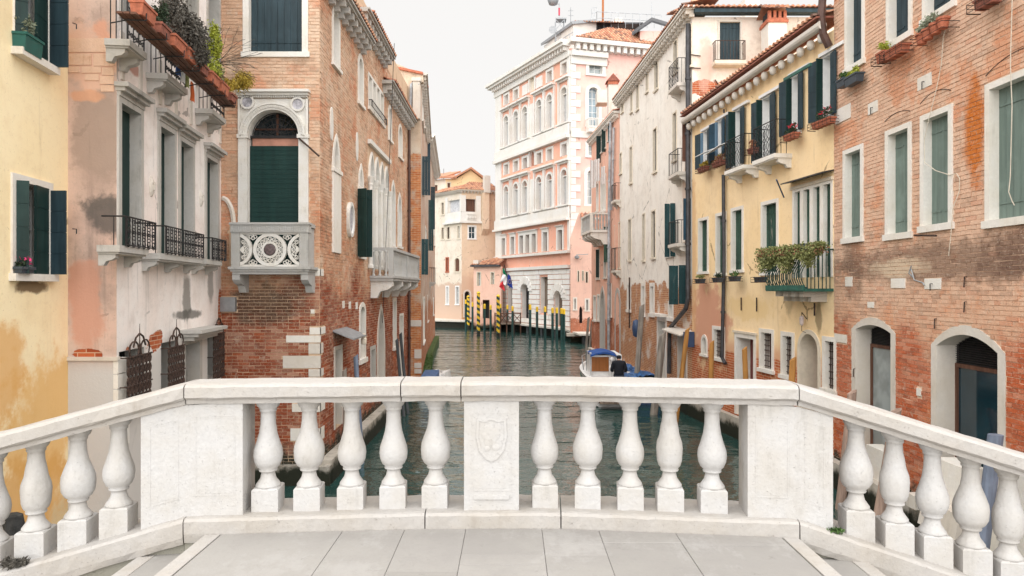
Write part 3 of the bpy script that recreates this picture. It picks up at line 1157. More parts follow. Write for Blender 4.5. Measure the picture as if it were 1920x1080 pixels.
def sweep(path, segs, prof, ztop, name, mat, gap=0.004, sub=0.07, jit=0.003):
    """loft a cross-section (distance back, height from the top) along parts of a plan path; uneven by a few mm"""
    nr = normals(path)
    for (i0, i1, slope) in segs:
        mb = MB()
        pts = []
        for i in range(i0, i1):
            p, q = path[i], path[i + 1]
            L = (q - p).length
            n = max(1, int(L / sub))
            for k in range(n + (1 if i == i1 - 1 else 0)):
                t = k / n
                if i == i0 and k == 0:
                    t = gap / L
                if i == i1 - 1 and k == n:
                    t = 1 - gap / L
                pts.append((p.lerp(q, t), nr[i].lerp(nr[i + 1], t)))
        vs = []
        m = len(prof)
        for (p, nn) in pts:
            zz = ztop + zoff(p)
            for (d, h) in prof:
                w = p + nn * (d + R.uniform(-jit, jit))
                vs.append((w[0], w[1], zz + h + R.uniform(-jit, jit)))
        fs = []
        for k in range(len(pts) - 1):
            for j in range(m):
                j2 = (j + 1) % m
                fs.append((k * m + j, (k + 1) * m + j, (k + 1) * m + j2, k * m + j2))
        fs += [tuple(range(m)), tuple(range(len(pts) * m - 1, (len(pts) - 1) * m - 1, -1))]
        mb.add(vs, fs)
        o = mb.build(name, mat, balustrade)
        bm = bmesh.new()
        bm.from_mesh(o.data)
        bmesh.ops.recalc_face_normals(bm, faces=bm.faces)
        bm.to_mesh(o.data)
        bm.free()


rail_prof = [(0.0, -0.022), (0.018, -0.006), (0.05, 0.0), (0.30, 0.0), (0.335, -0.008), (0.35, -0.025), (0.35, -0.085), (0.335, -0.098), (0.315, -0.102), (0.31, -0.135), (0.04, -0.135), (0.036, -0.106), (0.016, -0.1), (0.0, -0.088)]
sweep(path_rail, [(0, 1, 0), (1, 2, 0), (2, 3, 0), (3, 5, 0), (5, 6, 0)], rail_prof, RT, 'handrail', 'rail_stone')
pl_prof = [(-0.012, -0.02), (0.004, -0.004), (0.03, 0.0), (0.4, 0.0), (0.42, -0.02), (0.42, -0.16), (0.0, -0.16), (-0.012, -0.1)]
sweep(path_plinth, [(1, 2, 0), (2, 3, 0), (3, 4, 0)], pl_prof, PT, 'plinth', 'rail_stone')
pl2 = [(d, h if h > -0.09 else -0.165) for d, h in pl_prof[:-1]] + [(-0.012, -0.12)]
sweep(path_plinth, [(0, 1, 0), (4, 5, 0)], pl2, PT, 'plinth', 'rail_stone')
base_prof = [(0.03, -0.15), (0.4, -0.15), (0.4, -1.6), (0.03, -1.6)]
sweep(path_plinth, [(0, 1, 0), (4, 5, 0)], base_prof, PT, 'parapet_base', 'moss_stone')
sweep(path_plinth, [(1, 4, 0)], [(0.012, -0.165), (0.4, -0.165), (0.4, -1.2), (0.012, -1.2)], PT, 'parapet_base', 'moss_stone')


def baluster_mesh(top, variant=0):
    """square base block, flared foot, pear body, neck and round cap; origin at the foot centre"""
    mb = MB()
    w = 0.088
    e = 0.01
    zb = 0.155
    mb.add([(-w, -w, -0.12), (w, -w, -0.12), (w, w, -0.12), (-w, w, -0.12), (-w, -w, zb - e), (w, -w, zb - e), (w, w, zb - e), (-w, w, zb - e),
            (-w + e, -w + e, zb), (w - e, -w + e, zb), (w - e, w - e, zb), (-w + e, w - e, zb)],
           [(0, 1, 5, 4), (1, 2, 6, 5), (2, 3, 7, 6), (3, 0, 4, 7), (4, 5, 9, 8), (5, 6, 10, 9), (6, 7, 11, 10), (7, 4, 8, 11), (8, 9, 10, 11)])
    fat = (0.0, 0.006, -0.008)[variant % 3]
    rise = (0.0, 0.02, 0.045)[variant % 3]
    pr = [(0.084, zb - 0.002), (0.083, zb + 0.012), (0.07, zb + 0.03), (0.053, zb + 0.055), (0.046, zb + 0.085), (0.045, zb + 0.1), (0.06, zb + 0.104), (0.063, zb + 0.114), (0.056, zb + 0.12),
          (0.078 + fat * 0.5, zb + 0.14), (0.093 + fat, zb + 0.175), (0.098 + fat, zb + 0.215 + rise), (0.094 + fat, zb + 0.255 + rise), (0.077 + fat, zb + 0.305 + rise),
          (0.06, zb + 0.365 + rise), (0.051, zb + 0.43 + rise * 0.5), (0.049, zb + 0.49), (0.048, zb + 0.51), (0.055, zb + 0.514), (0.057, zb + 0.522), (0.055, zb + 0.53),
          (0.058, zb + 0.535), (0.072, zb + 0.55), (0.08, zb + 0.57), (0.081, zb + 0.585), (0.078, zb + 0.59), (0.078, top)]
    mb.lathe(pr, n=28)
    me = mb.mesh('baluster', 'baluster_stone', True)
    for i in range(10):
        me.polygons[i].use_smooth = False
    return me


H = RT - 0.13 - PT
bal_meshes = [baluster_mesh(H, v) for v in range(3)]


def put_baluster(p, ang, z, k, hz=None):
    o = bpy.data.objects.new('baluster', bal_meshes[k % 3] if hz is None else hz)
    link(o, balustrade, Matrix.Translation((p[0], p[1], z)) @ Matrix.Rotation(ang, 4, 'Z'))


BD = 0.185        # balusters stand this far behind the front line
off = lambda p, q, d: Vector((-(q - p).normalized()[1], (q - p).normalized()[0])) * d
kinds = [0, 1, 0, 0, 1, 0, 1, 0, 2, 0]
for k, px in enumerate((503, 580, 660, 738, 817, 1021, 1102, 1181, 1255, 1335)):
    p, q = (A, Bc) if px < 800 else ((Bc, Cc) if px < 1050 else (Cc, D))
    n = off(p, q, BD)
    w = on(px, p + n, q + n)
    put_baluster(w, math.atan2((q - p)[1], (q - p)[0]), PT, kinds[k])
tall = baluster_mesh(H + 0.05, 1), baluster_mesh(H + 0.05, 0), baluster_mesh(H + 0.05, 2)
for side, lst, p, d in ((-1, (223, 147, 68, -12, -95), A, dl), (1, (1605, 1677, 1748, 1820, 1890, 1965, 2040), D, dr)):
    q = p + d
    n = off(q, p, BD) if side < 0 else off(p, q, BD)
    for k, px in enumerate(lst):
        w = on(px, p + n, q + n)
        f = w - n
        put_baluster(w, math.atan2(d[1], d[0]), PT + zoff(f) + 0.025, k, tall[(k * 2 + (side < 0)) % 3])


def pier(pts, z0, z1, insets, name='pier'):
    """upright block of the balustrade: plan polygon (counter-clockwise), with moulded panels on its faces"""
    mb = MB()
    n = len(pts)
    tops = [z1 + zoff(p) for p in pts]
    bots = [z0 + zoff(p) for p in pts]
    mb.add([(p[0], p[1], b) for p, b in zip(pts, bots)] + [(p[0], p[1], t) for p, t in zip(pts, tops)],
           [tuple(range(n - 1, -1, -1)), tuple(range(n, 2 * n))] + [(i, (i + 1) % n, (i + 1) % n + n, i + n) for i in range(n)])
    o = mb.build(name, 'baluster_stone', balustrade)
    for (a, b) in insets:
        d = (b - a)
        L = d.length
        d = d / L
        nn = Vector((d[1], -d[0]))
        mm = MB()
        za, zb = lambda u: z1 + zoff(a + d * u) - 0.075, lambda u: z0 + zoff(a + d * u) + 0.13
        for wdt, dep, ins in ((0.01, 0.0016, 0.05), (0.005, 0.001, 0.068)):
            u0, u1 = ins, L - ins
            def P(u, z, t):
                w = a + d * u + nn * t
                return (w[0], w[1], z)
            for (ua, ub, f0, f1) in ((u0, u1, lambda u: za(u) - ins + 0.04, lambda u: za(u) - ins + 0.04 - wdt), (u0, u1, lambda u: zb(u) + ins, lambda u: zb(u) + ins + wdt)):
                mm.hexa([P(ua, min(f0(ua), f1(ua)), dep), P(ub, min(f0(ub), f1(ub)), dep), P(ub, min(f0(ub), f1(ub)), -0.003), P(ua, min(f0(ua), f1(ua)), -0.003),
                         P(ua, max(f0(ua), f1(ua)), dep), P(ub, max(f0(ub), f1(ub)), dep), P(ub, max(f0(ub), f1(ub)), -0.003), P(ua, max(f0(ua), f1(ua)), -0.003)])
            for ua in (() if name == 'pier' and wdt < 0.01 or L > 0.4 else (u0, u1 - wdt)):
                ub = ua + wdt
                t0, t1 = zb(ua) + ins + wdt, za(ua) - ins + 0.04 - wdt
                mm.hexa([P(ua, t0, dep), P(ub, t0, dep), P(ub, t0, -0.003), P(ua, t0, -0.003), P(ua, t1, dep), P(ub, t1, dep), P(ub, t1, -0.003), P(ua, t1, -0.003)])
        mm.build('panel_moulding', 'baluster_stone', o)
    return o


FD = 0.055      # pier faces behind the front line
def piershape(pl, pr_, a, c, b, back=0.33):
    na, nb = off(a, c, 1), off(c, b, 1)
    m = (na + nb).normalized()
    m = m / m.dot(na)
    l = on(pl, a + na * FD, c + na * FD)
    r_ = on(pr_, c + nb * FD, b + nb * FD)
    cf = c + m * FD
    return [l, cf, r_, r_ + nb * (back - FD), c + m * back, l + na * (back - FD)], [(l, cf), (cf, r_)]


s_, ins = piershape(264, 455, P0, A, Bc)
pier(s_, PT - 0.05, RT - 0.128, ins)
s_, ins = piershape(1402, 1562, Cc, D, P1)
pier(s_, PT - 0.05, RT - 0.128, ins)
na = off(Bc, Cc, 1)
l, r_ = on(870, Bc + na * FD, Cc + na * FD), on(973, Bc + na * FD, Cc + na * FD)
pm = pier([l, r_, r_ + na * 0.27, l + na * 0.27], PT - 0.05, RT - 0.128, [(l, r_)])
# worn shield carved on the middle pier
mb = MB()
cx, cy, cz = (l[0] + r_[0]) / 2, l[1] - 0.004, PT + 0.52
sh = [(-0.095, 0.1), (-0.1, -0.02), (-0.08, -0.11), (-0.035, -0.165), (0, -0.18), (0.035, -0.165), (0.08, -0.11), (0.1, -0.02), (0.095, 0.1), (0.05, 0.09), (0, 0.11), (-0.05, 0.09)]
mb.prism([(cx + x, cz + z) for x, z in sh], cy + 0.002, cy + 0.02)
mb.ring([(cx + x * 0.88, cz + z * 0.88) for x, z in sh], [(cx + x * 1.05, cz + z * 1.05) for x, z in sh], cy - 0.003, cy + 0.01, closed=True)
for (x, z, r0) in ((-0.02, 0.03, 0.03), (0.015, 0.0, 0.035), (-0.01, -0.05, 0.03), (0.03, -0.09, 0.02), (-0.045, -0.01, 0.018), (0.045, 0.05, 0.02), (-0.03, -0.1, 0.016)):
    mb.lathe([(r0 * 1.3, 0), (r0 * 0.95, 0.001), (r0 * 0.5, 0.0018), (0.002, 0.002)], n=10)
    for i in range(len(mb.v) - 40, len(mb.v)):
        v = mb.v[i]
        mb.v[i] = (cx + x + v[0], cy - v[2], cz + z + v[1])
mb.build('carved_shield', 'baluster_stone', pm)
MB().box(cx - 0.12, cx + 0.12, cy - 0.006, cy + 0.01, PT + 0.075, PT + 0.1).build('moulding', 'baluster_stone', pm)

w = foliage('weed_tuft', 'leaf_green', None, (0, 0, 0.012), (0.06, 0.035, 0.02), 300, 0.02, 3, world=Matrix.Translation((D[0] + 0.235, D[1] + 0.005, PT - 0.075)))
tag(w, 'small green weed at the foot of the right corner pier', 'weed')
p = A + dl * 1.03
w = foliage('dry_weed', 'twig_grey', None, (0, 0, 0.03), (0.09, 0.02, 0.035), 420, 0.03, 4, world=Matrix.Translation((p[0], p[1] + 0.02, PT + zoff(p))))
tag(w, 'dry brown weed between the baluster feet at the far left', 'weed')

# ground beside the canal at both bridge ends
def prism_xy(name, mat, pts, z0, z1, **k):
    mb = MB()
    n = len(pts)
    mb.add([(x, y, z0) for x, y in pts] + [(x, y, z1) for x, y in pts], [tuple(range(n - 1, -1, -1)), tuple(range(n, 2 * n))] + [(i, (i + 1) % n, (i + 1) % n + n, i + n) for i in range(n)])
    return mb.build(name, mat, None, **k)


prism_xy('left_quay', 'quay_stone', [(-30, -10), (-5.95, -10), (-5.9, 5.4), (-6.35, 10.6), (-30, 10.6)], -1, 0.85, kind='structure')
prism_xy('right_quay', 'quay_stone', [(6.0, -10), (30, -10), (30, 6.9), (7.3, 6.9), (6.6, 5.6)], -1, 0.85, kind='structure')

# ================================================================== shared small things
def planter_plant(n, pos, ang, L, mat, leafm, label, seed, size=0.05, vol=(0.5, 0.12, 0.14), count=260, flower=None, boxh=0.16, w=0.17, cat='planter', group=None, basket=False):
    """a window box with what grows in it; pos is its back bottom centre"""
    W = Matrix.Translation(Vector(pos)) @ ang
    o = thing(n, label, cat, W, group)
    mb = MB()
    t, b = w / 2, w / 2 * 0.8
    L2, Lb = L / 2, L / 2 * 0.95
    mb.hexa([(-Lb, -b - w / 2, 0), (Lb, -b - w / 2, 0), (Lb, b - w / 2, 0), (-Lb, b - w / 2, 0), (-L2, -t - w / 2, boxh), (L2, -t - w / 2, boxh), (L2, t - w / 2, boxh), (-L2, t - w / 2, boxh)])
    mb.box(-L2 - 0.012, L2 + 0.012, -w - 0.012, 0.012, boxh - 0.03, boxh + 0.006)
    mb.build('box', mat, o, W)
    if basket:
        m2 = MB()
        for z in (0.0, 0.07, 0.14):
            m2.path([(-L2 - 0.1, 0, z), (-L2 - 0.1, -w - 0.04, z), (L2 + 0.1, -w - 0.04, z), (L2 + 0.1, 0, z)], 0.006, 4)
        k = max(3, int(L / 0.12))
        for i in range(k + 1):
            x = -L2 - 0.1 + (L + 0.2) * i / k
            m2.tube((x, -w - 0.04, -0.01), (x, -w - 0.04, 0.15), 0.005, 4)
            m2.tube((x, -w - 0.04, -0.01), (x, 0, -0.01), 0.005, 4)
        m2.build('wire_basket', 'rusty_iron', o, W)
    if leafm:
        foliage('foliage', leafm, o, (0, -w / 2, boxh + vol[2] * 0.8), (L * vol[0], vol[1], vol[2]), count, size, seed, W)
    if flower:
        foliage('flowers', flower, o, (0, -w / 2, boxh + vol[2] * 1.3), (L * vol[0] * 0.8, vol[1], vol[2] * 0.6), 50, 0.055, seed + 9, W)
    return o


def slab_balcony(B, F, a, b, z, d, th=0.12, mat='white_stone', nbr=2, rail=1.0, style='scroll', step=0.13, bh=0.22, side=0.02, riron='iron'):
    mb = MB()
    mb.box(a, b, -d, 0.0, z - th, z)
    mb.box(a + 0.03, b - 0.03, -d + 0.03, 0.0, z - th - 0.03, z - th - 0.001)
    o = mb.build('balcony', mat, B, F.M)
    for i in range(nbr):
        x = a + 0.05 + (b - a - 0.2) * (i / (nbr - 1) if nbr > 1 else 0.5)
        m2 = MB()
        bracket(m2, x, 0.11, d * 0.75, z - th - 0.031, bh)
        m2.build('bracket', mat, o, F.M)
    if rail:
        scroll_rail(o, F, a + side, b - side, z, z + rail, d - 0.04, riron, step, style=style)
    return o


def pipe(B, F, pts, r, mat='pipe', name='downpipe'):
    mb = MB()
    mb.path([(k, -d, z) for k, d, z in pts], r, 8)
    for (k, d, z), (k2, d2, z2) in zip(pts[:-1], pts[1:]):
        n = int(abs(z - z2) / 2.2)
        for i in range(1, n + 1):
            t = i / (n + 1)
            mb.lathe([(r * 1.35, -0.04), (r * 1.35, 0.04)], (k + (k2 - k) * t, -(d + (d2 - d) * t), z + (z2 - z) * t), 8)
    return mb.build(name, mat, B, F.M, smooth=False)


def stoneblock(B, F, box, mat='white_stone', p=0.018, name='stone_block'):
    a, b, z0, z1 = box
    mb = MB()
    e = 0.008
    j = lambda: random.Random(int(a * 1000)).uniform(-0.01, 0.01)
    mb.box(a, b, -p, 0.05, z0, z1, skip=('k',))
    return mb.build(name, mat, B, F.M)


# ================================================================== left bank: yellow house
FY = Frame(-6.23, 5.0, -6.94, 10.67)
plaster('yellow_plaster', lin('#ffebbe'), lin('#fde3ae'), lin('#c9a070'), streak=0.22, blotch=0.5,
        spots=[(5.2, 2.7, 1.3, 0.9, lin('#e8ae52'), 0.75), (4.1, 3.4, 0.5, 0.7, lin('#e3a347'), 0.7), (4.6, 1.6, 1.2, 0.6, lin('#e2a54c'), 0.8), (FY.s_(60), 4.62, 0.42, 0.1, lin('#6b5236'), 0.9)],
        low=(1.5, 0.35, lin('#a98a5e'), 0.5), lump=0.2)
yh = thing('house', 'yellow plastered house with dark green shutters at the left edge', 'house', (-6.23, 5.0, 0))
b0 = FY.box(28, 88, -60, 112)
zt, zb = FY.z_(58, -60), FY.z_(58, 108)
s28, s88 = FY.s_(26), FY.s_(88)
w1 = window(yh, FY, (s28, s88, zb, zt), fw=0.03, fill='sky', mat='dark_green', sill=0.1, sillp=0.12, depth=0.22)
w1s = FY.s_(59)
leaf(w1, FY, s88, zb, zt, s88 - w1s, 8, -1, 'dark_green', boards='h', d=0.0)
leaf(w1, FY, s88 + 0.03, zb, zt, 0.27, 100, 1, 'slate_blue', boards='h', d=0.03)
leaf(w1, FY, s28 - 0.02, zb, zt, 0.14, 60, 1, 'dark_green', boards='h', d=0.03)
zt, zb = FY.z_(60, 346), FY.z_(60, 514)
s26, s92 = FY.s_(27), FY.s_(90)
w2 = window(yh, FY, (s26, s92, zb, zt), fw=0.09, fill='sky', mat='dark_green', sill=0.1, sillp=0.06, depth=0.22)
leaf(w2, FY, s92, zb, zt, s92 - FY.s_(60), 6, -1, 'dark_green', boards='h', d=0.0)
leaf(w2, FY, s92 + 0.03, zb, zt - 0.02, 0.22, 98, 1, 'slate_blue', boards='h', d=0.03)
leaf(w2, FY, s26 - 0.0, zb, zt, 0.14, 70, 1, 'dark_green', boards='h', d=0.03)
for (w_, zq) in ((w1, FY.z_(100, 47)), (w2, FY.z_(100, 430))):
    mb = MB()
    k = s88 + 0.05
    mb.path([(k, -0.33, zq), (k + 0.05, -0.36, zq), (k + 0.05, -0.36, zq - 0.07)], 0.009, 5)
    mb.build('shutter_catch', 'iron', w_, FY.M)
wall(yh, FY, -0.5, FY.L, -0.5, 11, 'yellow_plaster', ends=(False, True))
core(yh, [(-6.75, 4.6), (-7.38, 10.55), (-14, 10.3), (-14, 4.6)], -0.5, 10.9, 'yellow_plaster')
RotY = Matrix(((FY.X[0], FY.Y[0], 0, 0), (FY.X[1], FY.Y[1], 0, 0), (0, 0, 1, 0), (0, 0, 0, 1)))


def rotm(F):
    m = F.M.copy()
    m.translation = (0, 0, 0)
    return m


kk = FY.s_(57, 0.12)
planter_plant('planter', FY.pt(kk, -0.02, FY.z_(57, 112)), rotm(FY), 0.42, 'green_plastic', 'leaf_silver', 'green plastic window box with a pale plant on the upper sill of the yellow house', 11, 0.06, vol=(0.5, 0.13, 0.18), count=750, boxh=0.24, w=0.2)
planter_plant('flowerpot', FY.pt(FY.s_(46, 0.1), 0.05, FY.z_(46, 512, 0.1)), rotm(FY), 0.3, 'slate_plastic', 'leaf_dark', 'dark window box with pink cyclamen on the lower sill of the yellow house', 12, 0.05, vol=(0.4, 0.08, 0.07), count=160, flower='flower_pink', boxh=0.08, w=0.1)

# ================================================================== left bank: pink plaster house with long iron balcony
FP = Frame(-6.18, 10.67, -6.86, 16.1)       # canal side
FPf = Frame(-7.6, 10.67, -6.18, 10.67)      # narrow face towards the bridge
sp_ = []
plaster('pink_plaster', lin('#f6eee8'), lin('#f2ddd1'), lin('#a39b92'), streak=0.55, blotch=0.6,
        low=(3.55, 0.25, lin('#cfcac4'), 0.9),
        spots=[(FP.s_(292), FP.z_(292, 640), 0.34, 0.2, 'brick', 1), (FP.s_(250), FP.z_(250, 128), 0.3, 0.12, lin('#b9674a'), 0.7), (FP.s_(412), FP.z_(412, 600), 0.14, 0.9, 'brick', 1), (FP.s_(240), FP.z_(240, 668), 0.18, 0.16, 'brick', 1), (FP.s_(400), FP.z_(400, 660), 0.3, 0.2, 'brick', 1),
               (FP.s_(350), FP.z_(350, 560), 0.25, 0.6, lin('#77736c'), 0.8), (FP.s_(395), FP.z_(395, 540), 0.2, 0.5, lin('#77736c'), 0.7),
               (FP.s_(350), FP.z_(350, 590), 0.8, 0.1, lin('#5c5a54'), 0.8)], lump=0.3)
plaster('pink_front_plaster', lin('#cfb5a6'), lin('#d8b5a4'), lin('#6a615b'), streak=0.5, blotch=0.9,
        low=(3.45, 0.12, lin('#c8c6c4'), 1.0),
        spots=[(FPf.s_(185), FPf.z_(185, 250), 0.5, 1.2, lin('#a08a7c'), 0.85), (FPf.s_(195), FPf.z_(195, 400), 0.35, 0.35, lin('#5c5854'), 0.85), (FPf.s_(160), FPf.z_(160, 560), 0.3, 0.8, lin('#cf9880'), 0.9),
               (FPf.s_(170), FPf.z_(170, 110), 0.42, 0.62, lin('#e0b49a'), 1.0), (FPf.s_(190), FPf.z_(190, 52), 0.16, 0.22, lin('#dba184'), 1.0),
               (FPf.s_(160), FPf.z_(160, 665), 0.25, 0.08, 'brick', 1), (FPf.s_(165), FPf.z_(165, 180), 0.35, 0.1, lin('#d99f7a'), 0.8)], lump=0.5)
ph = thing('house', 'tall pink plastered house with long rows of terracotta flower boxes', 'house', (-6.18, 10.67, 0))
# pale exposed blocks on the narrow face
stone('pale_block', lin('#e2bfa6'), dirt=lin('#a9765a'), amt=0.6, scale=3, pit=0.6)
for i, (xl, xr, yt, yb) in enumerate([(129, 214, 72, 98), (129, 172, 101, 122), (176, 215, 101, 124), (129, 150, 125, 136), (154, 190, 125, 137), (192, 214, 127, 141), (160, 186, 139, 151), (188, 214, 143, 158), (190, 214, 160, 172)]):
    stoneblock(ph, FPf, FPf.box(xl, xr, yt, yb), 'pale_block', p=0.012)
MB().box(FPf.s_(128), FPf.L + 0.03, -0.035, 0.05, FPf.z_(180, 676), FPf.z_(180, 669)).build('string_course', 'cement', ph, FPf.M)
wins = [((225, 262), 192, 466, (219, 278), True), ((299, 325), 240, 477, None, False), ((337, 360), 267, 484, None, False), ((386, 407), 298, 489, (381, 419), True)]
for (xl, xr), yt, yb, hd, _ in wins:
    a, b = FP.s_(xl), FP.s_(xr)
    z1, z0 = FP.z_(xl, yt - (0 if xl < 230 else 4)), FP.z_((xl + xr) / 2, yb)
    wn_ = window(ph, FP, (a, b, z0, z1), fw=0.1, fill='panel', fm='grey_stone', mat='dark_green', depth=0.18, sill=0, hood=0.16)
for (xl, xr, yy, hd) in ((219, 290, 463, 0), (296, 384, 479, 0), (384, 421, 487, 0)):
    a, b = FP.s_(xl, 0.28), FP.s_(xr - 16 if xr < 300 else xr - 8, 0.28)
    z = FP.z_((xl + xr) / 2, yy + 1, 0.3)
    slab_balcony(ph, FP, a, b, z, 0.32, th=0.1, mat='grey_stone', nbr=3 if xr == 384 else 2, rail=0, bh=0.17)
for (xl, xr, yt, yb) in ((236, 292, 404, 465), (311, 382, 424, 480), (398, 424, 441, 488)):
    d = 0.34
    a, b = FP.s_(xl, d), FP.s_(xr, d)
    z0, z1 = FP.z_((xl + xr) / 2, (yb + yt) / 2 + (yb - yt) / 2, d), FP.z_((xl + xr) / 2, yt + 8, d)
    scroll_rail(ph, FP, a, b, z0, z1, d, 'iron', 0.19, r=0.008)
# carved masks between the windows
for (x, y) in ((283, 350), (376, 372)):
    k, z = FP.s_(x), FP.z_(x, y)
    mb = MB()
    mb.lathe([(0.002, 0.05), (0.06, 0.045), (0.09, 0.02), (0.1, 0)], n=10)
    mb.v = [(k + v[0] * 0.9, -v[2], z + v[1] * 1.9) for v in mb.v]
    mb.box(k - 0.015, k + 0.015, -0.08, 0, z - 0.06, z + 0.05)
    mb.box(k - 0.05, k + 0.05, -0.06, 0, z + 0.05, z + 0.08)
    mb.build('carved_mask', 'cement', ph, FP.M)
# pilaster strips and upper slabs
for x in (228, 262, 299, 329, 357, 391, 412):
    k = FP.s_(x)
    zt, zb = FP.z_(x, 60 + (x - 228) * 0.75), FP.z_(x, 150 + (x - 228) * 0.65)
    MB().box(k - 0.05, k + 0.05, -0.03, 0.02, zb, zt).build('pilaster', 'cement', ph, FP.M)
for (xl, xr, yy, rl) in ((222, 276, 78, 1), (296, 352, 145, 1), (384, 424, 208, 1)):
    d = 0.36
    a, b = FP.s_(xl, 0.2), FP.s_(xr, d)
    z = FP.z_((xl + xr) / 2, yy, d)
    slab_balcony(ph, FP, a, b, z, d, th=0.1, mat='grey_stone', nbr=2, rail=0.95, bh=0.2, riron='iron', step=0.1)
zup = FP.z_(250, 62)
for (xl, xr) in ((228, 258), (301, 332), (345, 368), (389, 410)):
    a, b = FP.s_(xl), FP.s_(xr)
    window(ph, FP, (a, b, FP.z_(322, 120) + 0.02, FP.z_(322, 120) + 2.7), fw=0.09, fill='panel', mat='dark_green', depth=0.25, sill=0, fm='grey_stone', hood=0.16)
# ground floor gratings and door
for (xl, xr, yt) in ((223, 270, 655), (302, 334, 640), (389, 411, 618)):
    a, b = FP.s_(xl), FP.s_(xr)
    z0, z1 = FP.z_(240, 775), FP.z_((xl + xr) / 2, yt)
    wn_ = window(ph, FP, (a, b, z0, z1), fw=0.0, fill='dark', depth=0.3, sill=0, proud=0.004, fm='grey_stone')
    mb = MB()
    n = 7
    zz1 = z1 - 0.1
    for i in range(n):
        x = a + (b - a) * (i + 0.5) / n
        mb.tube((x, -0.12, z0), (x, -0.12, zz1), 0.014, 5)
        for q in range(6):
            zc = z0 + (zz1 - z0) * (q + 0.5) / 6
            mb.torus((x, -0.12, zc), (b - a) / n * 0.42, 0.011, n=8, m=4, sz=1.3)
    for z in (z0, (z0 + zz1) / 2, zz1):
        mb.tube((a - 0.03, -0.12, z), (b + 0.03, -0.12, z), 0.016, 5)
        mb.tube((a - 0.02, 0, z), (a - 0.02, -0.12, z), 0.012, 4)
    c, w_ = (a + b) / 2, (b - a) / 2
    mb.torus((c - w_ * 0.45, -0.12, zz1 + 0.1), w_ * 0.38, 0.014, n=10, m=4, sz=0.8)
    mb.torus((c + w_ * 0.45, -0.12, zz1 + 0.1), w_ * 0.38, 0.014, n=10, m=4, sz=0.8)
    mb.path([(c - w_ * 0.5, -0.12, zz1 + 0.15), (c - w_ * 0.3, -0.12, zz1 + 0.3), (c, -0.12, zz1 + 0.36), (c + w_ * 0.3, -0.12, zz1 + 0.3), (c + w_ * 0.5, -0.12, zz1 + 0.15)], 0.016, 5)
    mb.tube((c, -0.12, zz1), (c, -0.12, zz1 + 0.52), 0.014, 5, 0.004)
    mb.build('grating', 'rusty_iron', wn_, FP.M)
a, b = FP.s_(345), FP.s_(372)
z1 = FP.z_(358, 644)
dr_ = window(ph, FP, (a, b, 0.9, z1), fw=0.16, fill='panel', mat='brown_wood', depth=0.35, sill=0, name='door', fm='grey_stone')
mb = MB()
z = FP.z_(358, 622)
mb.box(a - 0.25, b + 0.62, -0.42, 0.02, z, z + 0.07)
mb.box(a - 0.2, b + 0.57, -0.34, 0.02, z - 0.07, z - 0.001)
mb.box(a - 0.14, b + 0.51, -0.24, 0.02, z - 0.15, z - 0.071)
mb.build('hood', 'grey_stone', dr_, FP.M)
wall(ph, FPf, 0, FPf.L, -0.5, 12.5, 'pink_front_plaster', ends=(False, False))
wall(ph, FP, 0, FP.L, -0.5, 12.5, 'pink_plaster', ends=(False, True))
core(ph, [(-6.7, 11.1), (-7.3, 16.05), (-14, 16.05), (-14, 11.1)], -0.5, 12.4, 'pink_plaster')
# base blocks at the corner
for i, (yt, yb) in enumerate([(672, 700), (702, 728), (730, 775), (780, 840), (845, 905)]):
    z1, z0 = FP.z_(222, yt), FP.z_(222, yb)
    stoneblock(ph, FP, (0.0, 0.42 if i % 2 else 0.3, z0, z1), 'white_stone', p=0.02)

# long shelf with terracotta boxes
sh = thing('flower_shelf', 'long projecting wooden shelf that carries terracotta flower boxes on the pink house', 'shelf', FP.pt(0, 0, 8))
d0, d1 = 0.62, 0.8
k0, k1 = FP.s_(262, 0.85), FP.s_(446, 0.85)
zs = FP.z_(350, 107, 0.85)
mb = MB()
for i in range(3):
    MB().box(k0, k1, -d1 + i * 0.09, -d1 + i * 0.09 + 0.075, zs - 0.03, zs).build('plank', 'brown_wood', sh, FP.M)
for i in range(7):
    k = k0 + 0.2 + (k1 - k0 - 0.4) * i / 6
    MB().path([(k, -0.38, zs - 0.1), (k, -0.6, zs - 0.045), (k, -0.86, zs - 0.04), (k, -0.86, zs + 0.06)], 0.01, 5).build('bracket', 'iron', sh, FP.M)
txt = ['nearest, cut by the frame edge', 'second from the near end', 'third from the near end', 'fourth from the near end', 'fifth from the near end', 'sixth from the near end', 'seventh from the near end', 'last at the corner of the brick palace']
n = 8
for i in range(n):
    k = k0 + (k1 - k0) * (i + 0.5) / n
    kind = [None, ('leaf_dark', 0), ('twig_grey', 0), ('twig_grey', 0), ('leaf_olive', 0), ('leaf_yellow', 0), ('leaf_olive', 0), ('leaf_gold', 0)][i]
    planter_plant('flower_box', FP.pt(k, 0.68, zs + 0.002), rotm(FP), (k1 - k0) / n - (0.16, 0.26, 0.12)[i % 3], ('terracotta', 'terracotta_dark', 'terracotta')[i % 3], kind[0] if kind else None, 'terracotta flower box on the long shelf, ' + txt[i], 30 + i,
                  0.045, vol=(0.5, 0.16, 0.2 if i not in (2, 3) else 0.35), count=700 if kind else 0, boxh=(0.19, 0.15, 0.18)[i % 3], w=0.19, cat='flower box', group='terracotta boxes on the long shelf')
o = foliage('shrub', 'twig_grey', None, (0, 0, 0), (0.26, 1.0, 0.5), 7500, 0.055, 51, Matrix.Translation(FP.pt(FP.s_(335, 0.7), 0.7, FP.z_(335, 58, 0.7))))
tag(o, 'dry grey bushy plant spilling over the shelf boxes', 'shrub')
o = foliage('vine', 'leaf_yellow', None, (0, 0, 0), (0.16, 0.26, 0.45), 2000, 0.05, 52, Matrix.Translation(FP.pt(FP.s_(397, 0.6), 0.6, FP.z_(397, 82, 0.6))))
